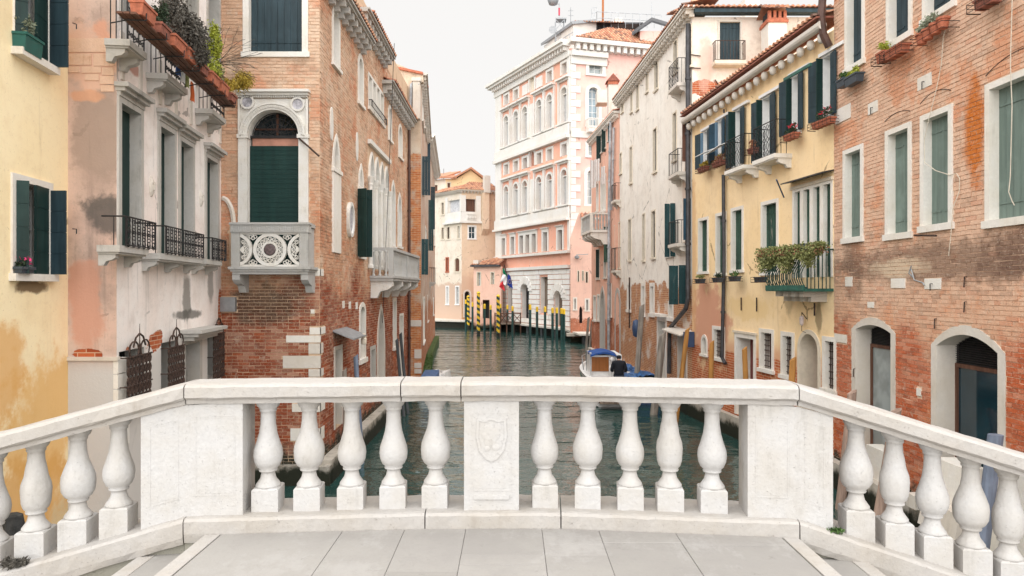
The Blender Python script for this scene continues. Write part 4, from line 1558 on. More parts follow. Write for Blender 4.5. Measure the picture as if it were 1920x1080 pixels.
tag(o, 'bright yellow green vine climbing above the shelf', 'vine')
o = foliage('shrub', 'leaf_gold', None, (0, 0, 0), (0.32, 0.3, 0.28), 2600, 0.045, 53, Matrix.Translation(FP.pt(FP.s_(446, 0.75), 0.75, FP.z_(446, 152, 0.75))))
tag(o, 'golden green bush at the end of the terracotta boxes', 'shrub')
# bare twigs against the brick
tw = MB()
r_ = random.Random(4)
for i in range(34):
    p = Vector(FP.pt(FP.s_(405, 0.6), 0.6, FP.z_(405, 120, 0.6)))
    d_ = Vector((r_.uniform(-0.2, 1.3), r_.uniform(-0.3, 0.3), r_.uniform(-0.2, 1.0))).normalized()
    pts = [p]
    for k in range(7):
        d_ = (d_ + Vector((r_.uniform(-0.3, 0.35), r_.uniform(-0.2, 0.2), r_.uniform(-0.35, 0.25)))).normalized()
        p = p + d_ * r_.uniform(0.08, 0.17)
        pts.append(p)
    tw.path(pts, 0.004, 3)
tag(tw.build('climber', 'twig_grey', None), 'bare tangled climber twigs in front of the brick wall', 'climber')
for i, (x, y, w_, h_, m, c) in enumerate([(333, 118, 0.2, 0.42, 'blue_cloth', 'blue'), (342, 128, 0.16, 0.5, 'white_cloth', 'white'), (350, 140, 0.14, 0.45, 'leaf_olive', 'olive green'), (360, 172, 0.16, 0.35, 'orange_cloth', 'orange red')]):
    k = FP.s_(x, 0.42)
    z = FP.z_(x, y, 0.42)
    mb = MB()
    q = 6
    vs = []
    for jx in range(q + 1):
        for jz in (0, 1, 2):
            vs.append((k + (jx / q - 0.5) * w_, -0.42 - 0.025 * math.sin(jx * 2.1 + jz), z + h_ * (0.5 - jz / 2) + 0.02 * math.sin(jx * 3)))
    mb.add(vs + [(a_, b_ + 0.006, c_) for a_, b_, c_ in vs], [(j * 3 + t, (j + 1) * 3 + t, (j + 1) * 3 + t + 1, j * 3 + t + 1) for j in range(q) for t in (0, 1)])
    tag(mb.build('cloth', m, None, FP.M), c + ' cloth hanging from the upper balcony of the pink house', 'cloth')

# ================================================================== left bank: brick palace
F3 = Frame(-6.86, 16.1, -4.54, 16.1)
F3s = Frame(-4.54, 16.1, -4.54, 29.8)
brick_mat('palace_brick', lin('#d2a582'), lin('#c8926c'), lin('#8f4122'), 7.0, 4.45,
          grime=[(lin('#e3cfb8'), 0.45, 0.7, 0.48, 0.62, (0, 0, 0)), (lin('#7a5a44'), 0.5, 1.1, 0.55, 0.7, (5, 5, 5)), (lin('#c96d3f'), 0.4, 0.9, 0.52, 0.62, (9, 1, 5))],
          stains=[(-5.9, 16.1, 4.2, 1.0, 3, 0.55, (0.07, 0.045, 0.03), 0.85)])  # soot below the balcony, with the balcony's shadow painted into the same dark patch
stone('palace_mortar', lin('#d6b99c'), dirt=lin('#7c5e48'), amt=0.8, scale=1.0, pit=0.6)
bp = thing('palace', 'corner palace of tan and red brick with a carved stone balcony', 'palace', (-4.54, 16.1, 0))
# upper window
window(bp, F3, F3.box(467, 567, -70, 98), fw=0.14, fill='shut', mat='slate_blue', depth=0.16, sill=0.12, sillp=0.02, fm='white_stone')
# balcony door under its arch
a, b, z0, z1 = F3.box(465, 561, 207, 505)
zs_ = F3.z_(513, 255)
wd = window(bp, F3, (a, b, z0 - 0.02, z1), fw=0.0, rise=z1 - zs_, fill='glass', mat='dark_green', depth=0.3, sill=0, name='balcony_door', fm='white_stone', proud=0.004)
F3.holes[-1] = (a, b, z0 - 0.02, z1, z1 - zs_, 'round', 0.0, 0)
mb = MB()
mb.box(a + 0.06, b - 0.06, 0.12, 0.16, F3.z_(513, 272), F3.z_(513, 257))
mb.build('blind', 'pink_roller', wd, F3.M)
mb = MB()
mb.box(a + 0.01, b - 0.01, 0.1, 0.135, z0, F3.z_(513, 272))
for i in range(26):
    z = z0 + i * (F3.z_(513, 272) - z0) / 26
    mb.box(a + 0.012, b - 0.012, 0.094, 0.0995, z + 0.01, z + 0.055)
mb.build('shutter', 'green_roller', wd, F3.M)
mb = MB()
MB().box(a, b, 0.08, 0.3, zs_ - 0.03, zs_ + 0.03).build('transom', 'iron', wd, F3.M)
c = (a + b) / 2
for i in range(13):
    t = math.pi * (i + 0.5) / 13
    rr = (b - a) / 2 * 0.93
    mb.path([(c + 0.1 * math.cos(t), 0.18, zs_ + 0.03 + 0.1 * math.sin(t)), (c + rr * 0.6 * math.cos(t), 0.18, zs_ + rr * 0.6 * math.sin(t)), (c + rr * math.cos(t + 0.06), 0.18, zs_ + rr * math.sin(t + 0.06))], 0.008, 4)
for rr in (0.12, 0.3, 0.44, 0.56):
    mb.path([(c + rr * math.cos(math.pi * k / 16), 0.18, zs_ + 0.02 + rr * math.sin(math.pi * k / 16)) for k in range(17)], 0.009, 4)
mb.build('fan_grille', 'iron', wd, F3.M)
# stone surround: pilasters, archivolt, panel, cornice, roundels
mb = MB()
ax, bx = F3.s_(448), F3.s_(579)
ztop = F3.z_(513, 186)
zc0 = zs_
pilz0 = F3.z_(513, 505)
mb.box(ax, a, -0.06, 0.06, pilz0, zs_ - 0.06)
mb.box(b, bx, -0.06, 0.06, pilz0, zs_ - 0.06)
mb.box(ax - 0.02, a + 0.03, -0.09, 0.06, zs_ - 0.06, zs_ + 0.03)
mb.box(b - 0.03, bx + 0.02, -0.09, 0.06, zs_ - 0.06, zs_ + 0.03)
w_ = (b - a) / 2
rise = z1 - zs_
for k in range(24):
    t0, t1 = math.pi * (1 - k / 24), math.pi * (1 - (k + 1) / 24)
    p0 = (c + w_ * math.cos(t0), zs_ + rise * math.sin(t0))
    p1 = (c + w_ * math.cos(t1), zs_ + rise * math.sin(t1))
    xo0, xo1 = max(ax, min(bx, c + (p0[0] - c) * 1.35)), max(ax, min(bx, c + (p1[0] - c) * 1.35))
    mb.hexa([(p0[0], -0.035, p0[1]), (p1[0], -0.035, p1[1]), (p1[0], 0.1, p1[1]), (p0[0], 0.1, p0[1]), (p0[0], -0.035, ztop), (p1[0], -0.035, ztop), (p1[0], 0.1, ztop), (p0[0], 0.1, ztop)])
mb.box(ax, a, -0.035, 0.06, zs_ + 0.03, ztop)
mb.box(b, bx, -0.035, 0.06, zs_ + 0.03, ztop)
surr = mb.build('surround', 'tracery_stone', wd, F3.M)
mb = MB()
def arc(r0, r1, y0, y1, n=26):
    i_ = [(c + (w_ + r0) * math.cos(math.pi * (1 - k / n)), zs_ + (rise + r0) * math.sin(math.pi * (1 - k / n))) for k in range(n + 1)]
    o_ = [(c + (w_ + r1) * math.cos(math.pi * (1 - k / n)), zs_ + (rise + r1) * math.sin(math.pi * (1 - k / n))) for k in range(n + 1)]
    mb.ring(i_, o_, y0, y1)
arc(0.0, 0.05, -0.075, 0.0)
arc(0.05, 0.12, -0.095, 0.0)
arc(0.12, 0.16, -0.12, 0.0)
mb.box(ax, ax + 0.05, -0.07, 0, zs_ + 0.03, ztop)
mb.box(bx - 0.05, bx, -0.07, 0, zs_ + 0.03, ztop)
for k in range(34):
    t = math.pi * (k + 0.5) / 34
    x, z = c + (w_ + 0.085) * math.cos(t), zs_ + (rise + 0.085) * math.sin(t)
    mb.box(x - 0.012, x + 0.012, -0.112, -0.09, z - 0.012, z + 0.012)
cz1 = F3.z_(513, 171)
mb.box(ax - 0.03, bx + 0.05, -0.2, 0.02, cz1 - 0.06, cz1)
mb.box(ax - 0.01, bx + 0.02, -0.13, 0.02, cz1 - 0.12, cz1 - 0.061)
for k in range(38):
    x = ax + (bx - ax) * (k + 0.5) / 38
    mb.box(x - 0.012, x + 0.012, -0.1, 0.0, cz1 - 0.17, cz1 - 0.121)
mb.build('moulding', 'tracery_stone', surr, F3.M)
for (px, py, m) in ((466, 193, 'marble_grey'), (560, 197, 'marble_grey')):
    k, z = F3.s_(px), F3.z_(px, py)
    mb = MB()
    n = 24
    mb.ring([(k + 0.125 * math.cos(2 * math.pi * i / n), z + 0.125 * math.sin(2 * math.pi * i / n)) for i in range(n)][::-1],
            [(k + 0.165 * math.cos(2 * math.pi * i / n) * (1 + 0.04 * (i % 2)), z + 0.165 * math.sin(2 * math.pi * i / n) * (1 + 0.04 * (i % 2))) for i in range(n)][::-1], -0.1, 0, closed=True)
    o = mb.build('roundel', 'tracery_stone', wd, F3.M)
    MB().prism([(k + 0.125 * math.cos(-2 * math.pi * i / n), z + 0.125 * math.sin(-2 * math.pi * i / n)) for i in range(n)][::-1], -0.065, 0).build('disc', m, o, F3.M)
MB().tube(F3.M.inverted() @ F3.pt(F3.s_(562), 0.06, F3.z_(562, 260)), F3.M.inverted() @ F3.pt(F3.s_(606), 0.35, F3.z_(606, 298)), 0.022, 8).build('iron_bar', 'rusty_iron', bp, F3.M)
# carved balcony
d = 0.62
a, b = F3.s_(430, d), F3.s_(582, d)
zr1, zr0 = F3.z_(506, 417, d), F3.z_(506, 500, d)
mb = MB()
mb.box(a - 0.02, b + 0.01, -d - 0.04, 0, zr0 - 0.06, zr0)
mb.box(a + 0.02, b - 0.03, -d, 0, zr0 - 0.11, zr0 - 0.061)
mb.box(a + 0.05, b - 0.06, -d + 0.04, 0, zr0 - 0.17, zr0 - 0.111)
bal = mb.build('balcony', 'balcony_stone', bp, F3.M)
mb = MB()
zcap = F3.z_(506, 436, d)
for (x0, x1) in ((a + 0.03, a + 0.22), (b - 0.26, b - 0.06)):
    MB().box(x0, x1, -d + 0.02, -d + 0.2, zr0 + 0.001, zcap).build('post', 'balcony_stone', bal, F3.M)
mb = MB()
mb.box(a, b - 0.02, -d - 0.03, -d + 0.22, zr1 - 0.05, zr1)
mb.box(a + 0.02, b - 0.04, -d, -d + 0.2, zcap + 0.001, zr1 - 0.051)
for i in range(44):
    x = a + 0.04 + (b - a - 0.1) * i / 44
    mb.box(x, x + 0.014, -d - 0.012, -d, zcap + 0.02, zr1 - 0.06)
for x0, x1 in ((a + 0.03, a + 0.2), (b - 0.23, b - 0.06)):
    mb.box(x0, x1, -d + 0.2, 0, zr1 - 0.09, zr1)
    mb.box(x0 + 0.03, x1 - 0.03, -d + 0.2, 0, zr0, zr1 - 0.1)
mb.build('coping', 'balcony_stone', bal, F3.M)
# pierced panel: rings, cusps, medallion
xa, xb = a + 0.22, b - 0.26
za_, zb_ = zr0 + 0.001, zcap
yc = -d + 0.09
mb = MB()
hh = zb_ - za_
cx, cz = (xa + xb) / 2, (za_ + zb_) / 2
mb.box(xa, xb, yc - 0.03, yc + 0.03, za_, za_ + 0.05)
mb.box(xa, xb, yc - 0.03, yc + 0.03, zb_ - 0.04, zb_)


def disc_ring(cx_, cz_, r0, r1, y0, y1, lo=-10, hi=10, n=40, sx=1):
    for i in range(n):
        t0, t1 = 2 * math.pi * i / n, 2 * math.pi * (i + 1) / n
        tm = (t0 + t1) / 2
        if not (lo < cx_ + (r0 + r1) / 2 * math.cos(tm) < hi):
            continue
        pts = [(cx_ + r * math.cos(t), cz_ + r * math.sin(t)) for r, t in ((r0, t1), (r0, t0), (r1, t0), (r1, t1))]
        pts = [(min(hi, max(lo, x)), z) for x, z in pts]
        mb.prism(pts, y0, y1)


R0 = hh / 2
disc_ring(cx, cz, R0 * 0.78, R0 * 0.98, yc - 0.05, yc + 0.03)
disc_ring(cx, cz, R0 * 0.36, R0 * 0.5, yc - 0.045, yc + 0.03)
disc_ring(cx, cz, 0.001, R0 * 0.3, yc - 0.0, yc + 0.02)
for i in range(16):
    t = 2 * math.pi * i / 16
    p = (cx + R0 * 0.64 * math.cos(t), yc - 0.02, cz + R0 * 0.64 * math.sin(t))
    mb.torus(p, R0 * 0.105, 0.014, n=8, m=4)
    mb.tube((cx + R0 * 0.48 * math.cos(t), yc, cz + R0 * 0.48 * math.sin(t)), (cx + R0 * 0.8 * math.cos(t), yc, cz + R0 * 0.8 * math.sin(t)), 0.012, 4)
for sx in (-1, 1):
    c2 = cx + sx * R0 * 2.02
    lo, hi = (xa, cx) if sx < 0 else (cx, xb)
    disc_ring(c2, cz, R0 * 0.8, R0 * 0.98, yc - 0.05, yc + 0.03, lo, hi)
    disc_ring(c2, cz, R0 * 0.1, R0 * 0.5, yc - 0.04, yc + 0.03, lo, hi)
    for i in range(16):
        t = 2 * math.pi * i / 16
        x = c2 + R0 * 0.64 * math.cos(t)
        if lo + 0.02 < x < hi - 0.02:
            mb.torus((x, yc - 0.02, cz + R0 * 0.64 * math.sin(t)), R0 * 0.105, 0.014, n=8, m=4)
            mb.tube((max(lo, min(hi, c2 + R0 * 0.48 * math.cos(t))), yc, cz + R0 * 0.48 * math.sin(t)), (c2 + R0 * 0.8 * math.cos(t), yc, cz + R0 * 0.8 * math.sin(t)), 0.012, 4)
    for sz in (-1, 1):
        x, z = cx + sx * R0 * 1.01, cz + sz * R0 * 0.76
        for q in (-1, 0, 1):
            mb.torus((x + q * 0.055, yc - 0.015, z + (0.03 if q == 0 else 0) * -sz), 0.035, 0.013, n=8, m=4)
        mb.tube((x, yc, z), (x, yc, cz + sz * R0), 0.02, 5)
mb.build('pierced_panel', 'tracery_stone', bal, F3.M)
mb = MB()
mb.lathe([(R0 * 0.33, 0), (R0 * 0.33, 0.03), (R0 * 0.28, 0.045), (0.002, 0.055)], n=24)
mb.v = [(cx + v[0], yc - 0.02 - v[2], cz + v[1]) for v in mb.v]
mb.build('medallion', 'porphyry', bal, F3.M)
for x in (a + 0.04, b - 0.24):
    mb = MB()
    bracket(mb, x, 0.17, d * 0.9, zr0 - 0.171, 0.42)
    mb.build('bracket', 'balcony_stone', bal, F3.M)

# white blocks at the corner (front face), water-stained ones below
qb = [((584, 620, 504, 517), 'white_stone'), ((581, 619, 614, 627), 'white_stone'), ((537, 619, 629, 642), 'white_stone'), ((579, 619, 644, 663), 'cement'), ((531, 619, 667, 690), 'cement'),
      ((579, 619, 692, 706), 'cement'), ((548, 619, 757, 772), 'white_stone'), ((545, 619, 803, 826), 'white_stone'), ((555, 619, 840, 860), 'quay_stone'), ((583, 590, 580, 588), 'white_stone')]
blocks = []
for q, m in qb:
    a, b, z0, z1 = F3.box(*q)
    if q[1] >= 617:
        b = F3.L + 0.018
    stoneblock(bp, F3, (a, b, z0, z1), m, p=0.022)
    blocks.append((a, b, z0, z1))
blocks.append((F3.s_(430), F3.s_(580), F3.z_(506, 500), F3.z_(506, 420)))
blocks.append((ax, bx, F3.z_(513, 420), cz1))
a, b, z0, z1 = F3.box(415, 444, 557, 584)
MB().box(a, b, -0.1, 0.02, z0, z1).build('meter_box', 'grey_metal', bp, F3.M)
blocks.append((a, b, z0, z1))
# small blind arch left of the balcony
a, b, z0, z1 = F3.box(418, 440, 372, 430)
mb = MB()
mb.path([(a + (b - a) * (k / 8), -0.02, z0 + (z1 - z0) * math.sqrt(max(0, 1 - (k / 8) ** 2))) for k in range(9)], 0.06, 6)
mb.build('blind_arch', 'cement', bp, F3.M)
wall(bp, F3, 0, F3.L, -0.5, 13.0, 'palace_mortar', ends=(False, False))
W3 = bpy.data.objects[[o.name for o in bp.children if o.name.startswith('wall')][-1]]
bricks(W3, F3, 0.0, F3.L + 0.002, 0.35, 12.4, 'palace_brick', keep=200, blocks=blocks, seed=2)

# canal side of the palace
def W3s(xl, xr, yt, yb, **k):
    return window(bp, F3s, F3s.box(xl, xr, yt, yb), **k)


W3s(624, 634, 22, 124, fw=0.14, rise=True, fill='panel', mat='grey_roller', depth=0.25)
W3s(672, 679, 110, 195, fw=0.14, rise=True, fill='panel', mat='grey_roller', depth=0.25)
for xl, xr in ((690.5, 696.5), (698.5, 704), (706, 711), (713, 718)):
    yt = 112 + (xl - 690) * 2.05 + 8
    a, b = F3s.s_(xl), F3s.s_(xr)
    z1, z0 = F3s.z_(704, 160), F3s.z_(704, 217)
    window(bp, F3s, (a, b, z0, z1), fw=0.08, fill='panel', mat='grey_roller', depth=0.22, sill=0.1)
scroll_rail(bp, F3s, F3s.s_(690), F3s.s_(719), F3s.z_(704, 217), F3s.z_(704, 205), 0.12, 'iron', 0.2, style='bar')
W3s(728, 733, 203, 262, fw=0.12, rise=True, fill='panel', mat='grey_roller', depth=0.25)
W3s(747, 753, 238, 295, fw=0.12, rise=True, fill='panel', mat='grey_roller', depth=0.25)
# gothic windows of the main floor
W3s(625, 634, 262, 318, fw=0.16, rise=0.7, kind='gothic', fill='glass', depth=0.2, sill=0.1)
a, b = F3s.s_(622), F3s.s_(636.5)
MB().box(a, b, -0.05, 0.02, F3s.z_(629, 474), F3s.z_(629, 321)).build('blind_panel', 'white_stone', bp, F3s.M)
F3s.holes.append((a + 0.05, b - 0.05, F3s.z_(629, 474), F3s.z_(629, 474) + 0.001, 0, 'r', 0, 0))
sideblocks = [(a, b, F3s.z_(629, 474), F3s.z_(629, 321))]
W3s(673, 679, 316, 352, fw=0.16, rise=0.6, kind='gothic', fill='glass', depth=0.2, sill=0.1)
gd = W3s(673.5, 681, 360, 480, fw=0.1, fill='panel', mat='dark_green', depth=0.1)
zt, zb = F3s.z_(671, 356), F3s.z_(671, 482)
leaf(gd, F3s, F3s.s_(671), zb, zt, 0.38, 92, 1, 'dark_green', d=0.05)
leaf(gd, F3s, F3s.s_(690, 0.35), zb, zt + 0.0, 0.3, 70, -1, 'dark_green', d=0.05)
# four-light window with columns
a, b, z0, z1 = F3s.s_(690), F3s.s_(727), F3s.z_(708, 505), F3s.z_(708, 300)
zlab = F3s.z_(708, 288)
MB().box(a - 0.1, b + 0.1, -0.12, 0.02, zlab, zlab + 0.14).build('cornice', 'tracery_stone', bp, F3s.M)
n = 4
zspring = F3s.z_(708, 345)
for i in range(n):
    x0, x1 = a + (b - a) * i / n + 0.09, a + (b - a) * (i + 1) / n - 0.09
    w_ = window(bp, F3s, (x0, x1, z0, zlab - 0.25), fw=0.085, rise=0.85, kind='gothic', fill='panel', mat='grey_roller', depth=0.3, sill=0, fm='tracery_stone', proud=0.06)
for i in range(n + 1):
    x = a + (b - a) * i / n
    mb = MB()
    mb.lathe([(0.1, 0), (0.1, 0.08), (0.075, 0.12), (0.07, 0.2), (0.065, zspring - z0 - 0.3), (0.08, zspring - z0 - 0.25), (0.07, zspring - z0 - 0.2), (0.12, zspring - z0 - 0.02), (0.12, zspring - z0)], (x, -0.08, z0), 10)
    mb.build('column', 'tracery_stone', bp, F3s.M, smooth=False)
sideblocks.append((a - 0.1, b + 0.1, z0, zlab + 0.14))
for xl, xr, yt, yb in ((734, 739.5, 345, 462), (746, 751.5, 368, 462)):
    W3s(xl, xr, yt, yb, fw=0.16, rise=0.6, kind='gothic', fill='panel', mat='grey_roller', depth=0.25, fm='tracery_stone')
# ovals
for (px, py, rx, rz, m) in ((654.5, 412, 5.5, 33, 'marble_grey'), (620, 232, 0, 0, None), (668, 275, 0, 0, None)):
    if not rx:
        k, z = F3s.s_(px), F3s.z_(px, py)
        mb = MB()
        mb.prism([(k + 0.13 * math.cos(-t * 2 * math.pi / 16), z + 0.42 * math.sin(-t * 2 * math.pi / 16)) for t in range(16)][::-1], -0.04, 0.02)
        mb.build('relief', 'tracery_stone', bp, F3s.M)
        continue
    k, z = F3s.s_(px), F3s.z_(px, py)
    ra = abs(F3s.s_(px + rx) - F3s.s_(px - rx)) / 2
    rb = rz / FPX * F3s.at(px)[1]
    n = 20
    mb = MB()
    pts = lambda q: [(k + ra * q * math.cos(-2 * math.pi * i / n), z + rb * q * math.sin(-2 * math.pi * i / n)) for i in range(n)]
    mb.ring(pts(0.78), pts(1.0), -0.09, 0.0, closed=True)
    o = mb.build('medallion', 'tracery_stone', bp, F3s.M)
    MB().prism(pts(0.78)[::-1], -0.04, 0.01).build('disc', 'marble_grey', o, F3s.M)
    sideblocks.append((k - ra, k + ra, z - rb, z + rb))
# side balcony with balusters
d = 0.75
zf = F3s.z_(735, 518, 0)
a, b = F3s.s_(693), F3s.s_(752)
zf = EYE + (540 - 518) / FPX * 21.5
zc_ = EYE + (540 - 463) / FPX * 21.5
mb = MB()
mb.box(a, b, -d, 0, zf - 0.14, zf)
mb.box(a - 0.04, b + 0.04, -d - 0.04, 0, zf - 0.05, zf + 0.02)
sb = mb.build('balcony', 'balcony_stone', bp, F3s.M)
MB().box(a, b, -d - 0.02, -d + 0.16, zc_ - 0.09, zc_).box(a - 0.0, a + 0.16, -d + 0.161, 0, zc_ - 0.09, zc_).box(b - 0.16, b, -d + 0.161, 0, zc_ - 0.09, zc_).build('coping', 'balcony_stone', sb, F3s.M)
for x in (a + 0.08, (a + b) / 2, b - 0.08):
    MB().box(x - 0.08, x + 0.08, -d, -d + 0.15, zf, zc_ - 0.091).build('post', 'balcony_stone', sb, F3s.M)
bh_ = zc_ - 0.09 - zf
bm_ = MB().lathe([(0.055, 0), (0.055, 0.06), (0.03, 0.1), (0.05, 0.25), (0.03, bh_ / 2), (0.05, bh_ - 0.25), (0.03, bh_ - 0.1), (0.055, bh_ - 0.06), (0.055, bh_)], n=8).mesh('baluster', 'balcony_stone', True)
L_ = b - a
cnt = int(L_ / 0.22)
for i in range(1, cnt):
    link(bpy.data.objects.new('baluster', bm_), sb, F3s.M @ Matrix.Translation((a + L_ * i / cnt, -d + 0.075, zf)))
for i in range(3):
    for x in (a + 0.03, b - 0.03):
        link(bpy.data.objects.new('baluster', bm_), sb, F3s.M @ Matrix.Translation((x, -0.12 - i * 0.2, zf)))
for i in range(4):
    x = a + 0.1 + (b - a - 0.45) * i / 3
    mb = MB()
    bracket(mb, x, 0.25, d * 0.95, zf - 0.141, 0.55)
    mb.build('bracket', 'tracery_stone', sb, F3s.M)
# ground floor openings
W3s(627, 639, 655, 800, fw=0.1, fill='panel', mat='dark_green', depth=0.3, sill=0, name='door', fm='cement')
W3s(674.5, 683, 575, 672, fw=0.14, rise=0.2, fill='dark', depth=0.25, sill=0.14)
W3s(695, 702, 655, 745, fw=0.12, fill='glass', depth=0.25, sill=0, name='door', fm='grey_stone')
W3s(708, 719, 580, 740, fw=0.2, rise=1.3, kind='gothic', fill='glass', depth=0.4, sill=0, name='water_gate', fm='cement')
W3s(737, 741.5, 565, 650, fw=0.14, fill='panel', mat='grey_roller', depth=0.2, sill=0.12)
W3s(749, 755, 592, 720, fw=0.1, fill='panel', mat='grey_roller', depth=0.3, sill=0, name='door')
# awning plate and lamp over the side door
k = F3s.s_(632)
z = F3s.z_(632, 628)
mb = MB()
mb.hexa([(k - 0.5, -0.55, z - 0.1), (k + 1.0, -0.55, z - 0.1), (k + 1.0, 0, z + 0.12), (k - 0.5, 0, z + 0.12), (k - 0.5, -0.55, z - 0.06), (k + 1.0, -0.55, z - 0.06), (k + 1.0, 0, z + 0.16), (k - 0.5, 0, z + 0.16)])
mb.build('canopy', 'grey_metal', bp, F3s.M)
mb = MB()
mb.lathe([(0.05, 0.12), (0.05, 0.0), (0.075, -0.02), (0.075, -0.16), (0.05, -0.18)], (k + 0.9, -0.5, z - 0.14), 10)
mb.build('wall_lamp', 'cream_paint', bp, F3s.M)
for (x, y) in ((643, 571), (655, 572), (668, 573)):
    k, z = F3s.s_(x), F3s.z_(x, y)
    stoneblock(bp, F3s, (k - 0.12, k + 0.12, z - 0.1, z + 0.1), 'white_stone', p=0.02)
# corner blocks on the side face
for (yt, yb, L_) in ((504, 517, 0.5), (614, 627, 0.75), (644, 663, 0.45), (692, 706, 0.5), (757, 772, 0.7), (803, 826, 0.6)):
    z1, z0 = F3.z_(619, yt), F3.z_(619, yb)
    stoneblock(bp, F3s, (-0.02, L_ * 0.6, z0, z1), 'white_stone' if yt < 640 or yt > 750 else 'cement', p=0.018)
    sideblocks.append((-0.02, L_ * 0.6, z0, z1))
wall(bp, F3s, 0, F3s.L, -0.5, 13.4, 'palace_mortar', ends=(False, True))
W3x = bpy.data.objects[[o.name for o in bp.children if o.name.startswith('wall')][-1]]
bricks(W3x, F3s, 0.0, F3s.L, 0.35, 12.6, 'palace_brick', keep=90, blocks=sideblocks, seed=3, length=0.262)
core(bp, [(-5.0, 16.5), (-5.0, 29.7), (-12, 29.7), (-12, 16.5)], -0.5, 13.2, 'palace_mortar')
# ledge by the water
MB().box(-0.05, F3s.L, -0.3, 0, -0.5, 0.55).build('water_ledge', 'quay_stone', bp, F3s.M)
MB().box(0, F3.L + 0.3, -0.25, 0, -0.5, 0.45).build('water_ledge', 'quay_stone', bp, F3.M)
# eaves in three steps
yy = lambda x: -4.14 / ((x - 960) / FPX)
for (s0, s1, z) in ((-0.3, yy(704) - 16.1, 12.05), (yy(700) - 16.1 - 0.6, yy(741) - 16.1, 12.75), (yy(737) - 16.1, 13.6, 11.85)):
    eave(bp, F3s, s0, s1, z, 0.42, 'grey_stone', 0.42, bw=0.14, bh=0.18, hgt=0.12)
tiled_roof(bp, (-4.1, 15.8, 12.06), (0, 1, 0), (-1, 0, 0.35), 5.0, 0.8)
tiled_roof(bp, (-4.1, 20.2, 12.76), (0, 1, 0), (-1, 0, 0.35), 4.0, 0.8)
tiled_roof(bp, (-4.1, 24.0, 11.86), (0, 1, 0), (-1, 0, 0.35), 5.8, 0.8)
pipe(bp, F3s, [(F3s.s_(763), 0.1, 11.6), (F3s.s_(763), 0.1, 0.6)], 0.06, 'copper_pipe')
MB().path([(F3s.s_(712), -0.5, 13.0), (F3s.s_(712), -0.1, 3.4)], 0.012, 4).build('cable', 'iron', bp, F3s.M)

# ================================================================== left bank: the narrow house beyond
F4 = Frame(-9.5, 29.8, -3.98, 29.8)
F4s = Frame(-3.98, 29.8, -5.35, 43.0)
plaster('far_left_plaster', lin('#d8cbb8'), lin('#c9a98a'), lin('#7f776b'), streak=0.6, blotch=0.8, peel=(10.4, 0.6, '#cf8a58', '#b8683c', '#d9bf9e'),
        spots=[(F4.s_(782), F4.z_(782, 385), 0.25, 1.2, lin('#4c4a26'), 0.9), (F4.s_(775), F4.z_(775, 650), 0.5, 0.9, lin('#8f3f22'), 0.6)], lump=0.6)
plaster('far_left_side', lin('#cdbfae'), lin('#c3957a'), lin('#6f685e'), streak=0.7, blotch=0.9, peel=(3.5, 2.0, '#c07850', '#a55a38', '#c9ad90'), lump=0.6)
lh = thing('house', 'narrow worn brick and plaster house beyond the brick palace', 'house', (-3.98, 29.8, 0))
wall(lh, F4, 0, F4.L, -0.5, 13.6, 'far_left_plaster', ends=(False, False))
mb = MB()
x0, x1 = F4.s_(738), F4.L + 0.1
mb.prism([(x0 - 2, 13.6), (x1, 13.6), (x1, 13.9), (x0, 14.45), (x0 - 2, 14.6)][::-1], 0.0, 0.35)
mb.build('gable', 'far_left_plaster', lh, F4.M)
mb = MB()
mb.hexa([(x0 - 2, -0.12, 14.6), (x1, -0.12, 13.9), (x1, 2, 13.9), (x0 - 2, 2, 14.6), (x0 - 2, -0.12, 14.7), (x1, -0.12, 14.0), (x1, 2, 14.0), (x0 - 2, 2, 14.7)])
mb.build('roof_edge', 'terracotta', lh, F4.M)
a, b, z0, z1 = F4.box(774, 787, 152, 222, 0.25)
mb = MB()
mb.box(a, b, -0.25, 0, z0, z1)
mb.box(a - 0.05, b + 0.05, -0.3, 0, z1, z1 + 0.15)
mb.build('flue', 'cement', lh, F4.M)
pipe(lh, F4, [(F4.s_(769), 0.1, F4.z_(769, 222)), (F4.s_(772), 0.1, F4.z_(772, 160)), (F4.s_(780), 0.12, F4.z_(780, 152)), (F4.s_(787), 0.2, F4.z_(787, 162))], 0.07, 'pale_pipe')
F4s.holes = []
for (xl, xr, yt, yb) in ((791, 793.5, 175, 235), (796, 798.5, 185, 250), (791, 793, 330, 360), (797, 799, 430, 510), (803, 805, 300, 340), (793, 795.5, 560, 640), (801, 803.5, 555, 600), (807.5, 809.5, 560, 600)):
    window(lh, F4s, F4s.box(xl, xr, yt, yb), fw=0.1, fill='panel', mat='grey_roller', depth=0.2)
wl_ = [o for o in lh.children if o.name.startswith('window')]
def flag_leaf(px0, px1, yt, yb, mat='slate_blue'):
    k, t = F4s.at(px0)
    w = (px1 - px0) * t / FPX
    leaf(wl_[0], F4s, k, EYE - (yb - 540) / FPX * t, EYE - (yt - 540) / FPX * t, w, 88, 1, mat, d=0.02)
flag_leaf(790.5, 806, 293, 366)
flag_leaf(789.5, 802, 448, 515, 'teal_dark')
flag_leaf(802, 812, 375, 470, 'teal_dark')
flag_leaf(804, 815, 350, 430, 'slate_blue')
flag_leaf(801, 806, 240, 300, 'petrol_blue')
k, t = F4s.at(803)
slab_balcony(lh, F4s, k - 0.5, k + 1.5, EYE + (540 - 529) / FPX * t, 0.5, mat='grey_stone', rail=1.0, style='bar')
wall(lh, F4s, 0, F4s.L, -0.5, 13.9, 'far_left_side', ends=(False, True))
eave(lh, F4s, 0.0, F4s.L, 14.0, 0.3, 'cement', 0.5, hgt=0.1)
core(lh, [(-4.5, 30.2), (-5.8, 42.9), (-13, 42.9), (-13, 30.2)], -0.5, 13.5, 'far_left_side')
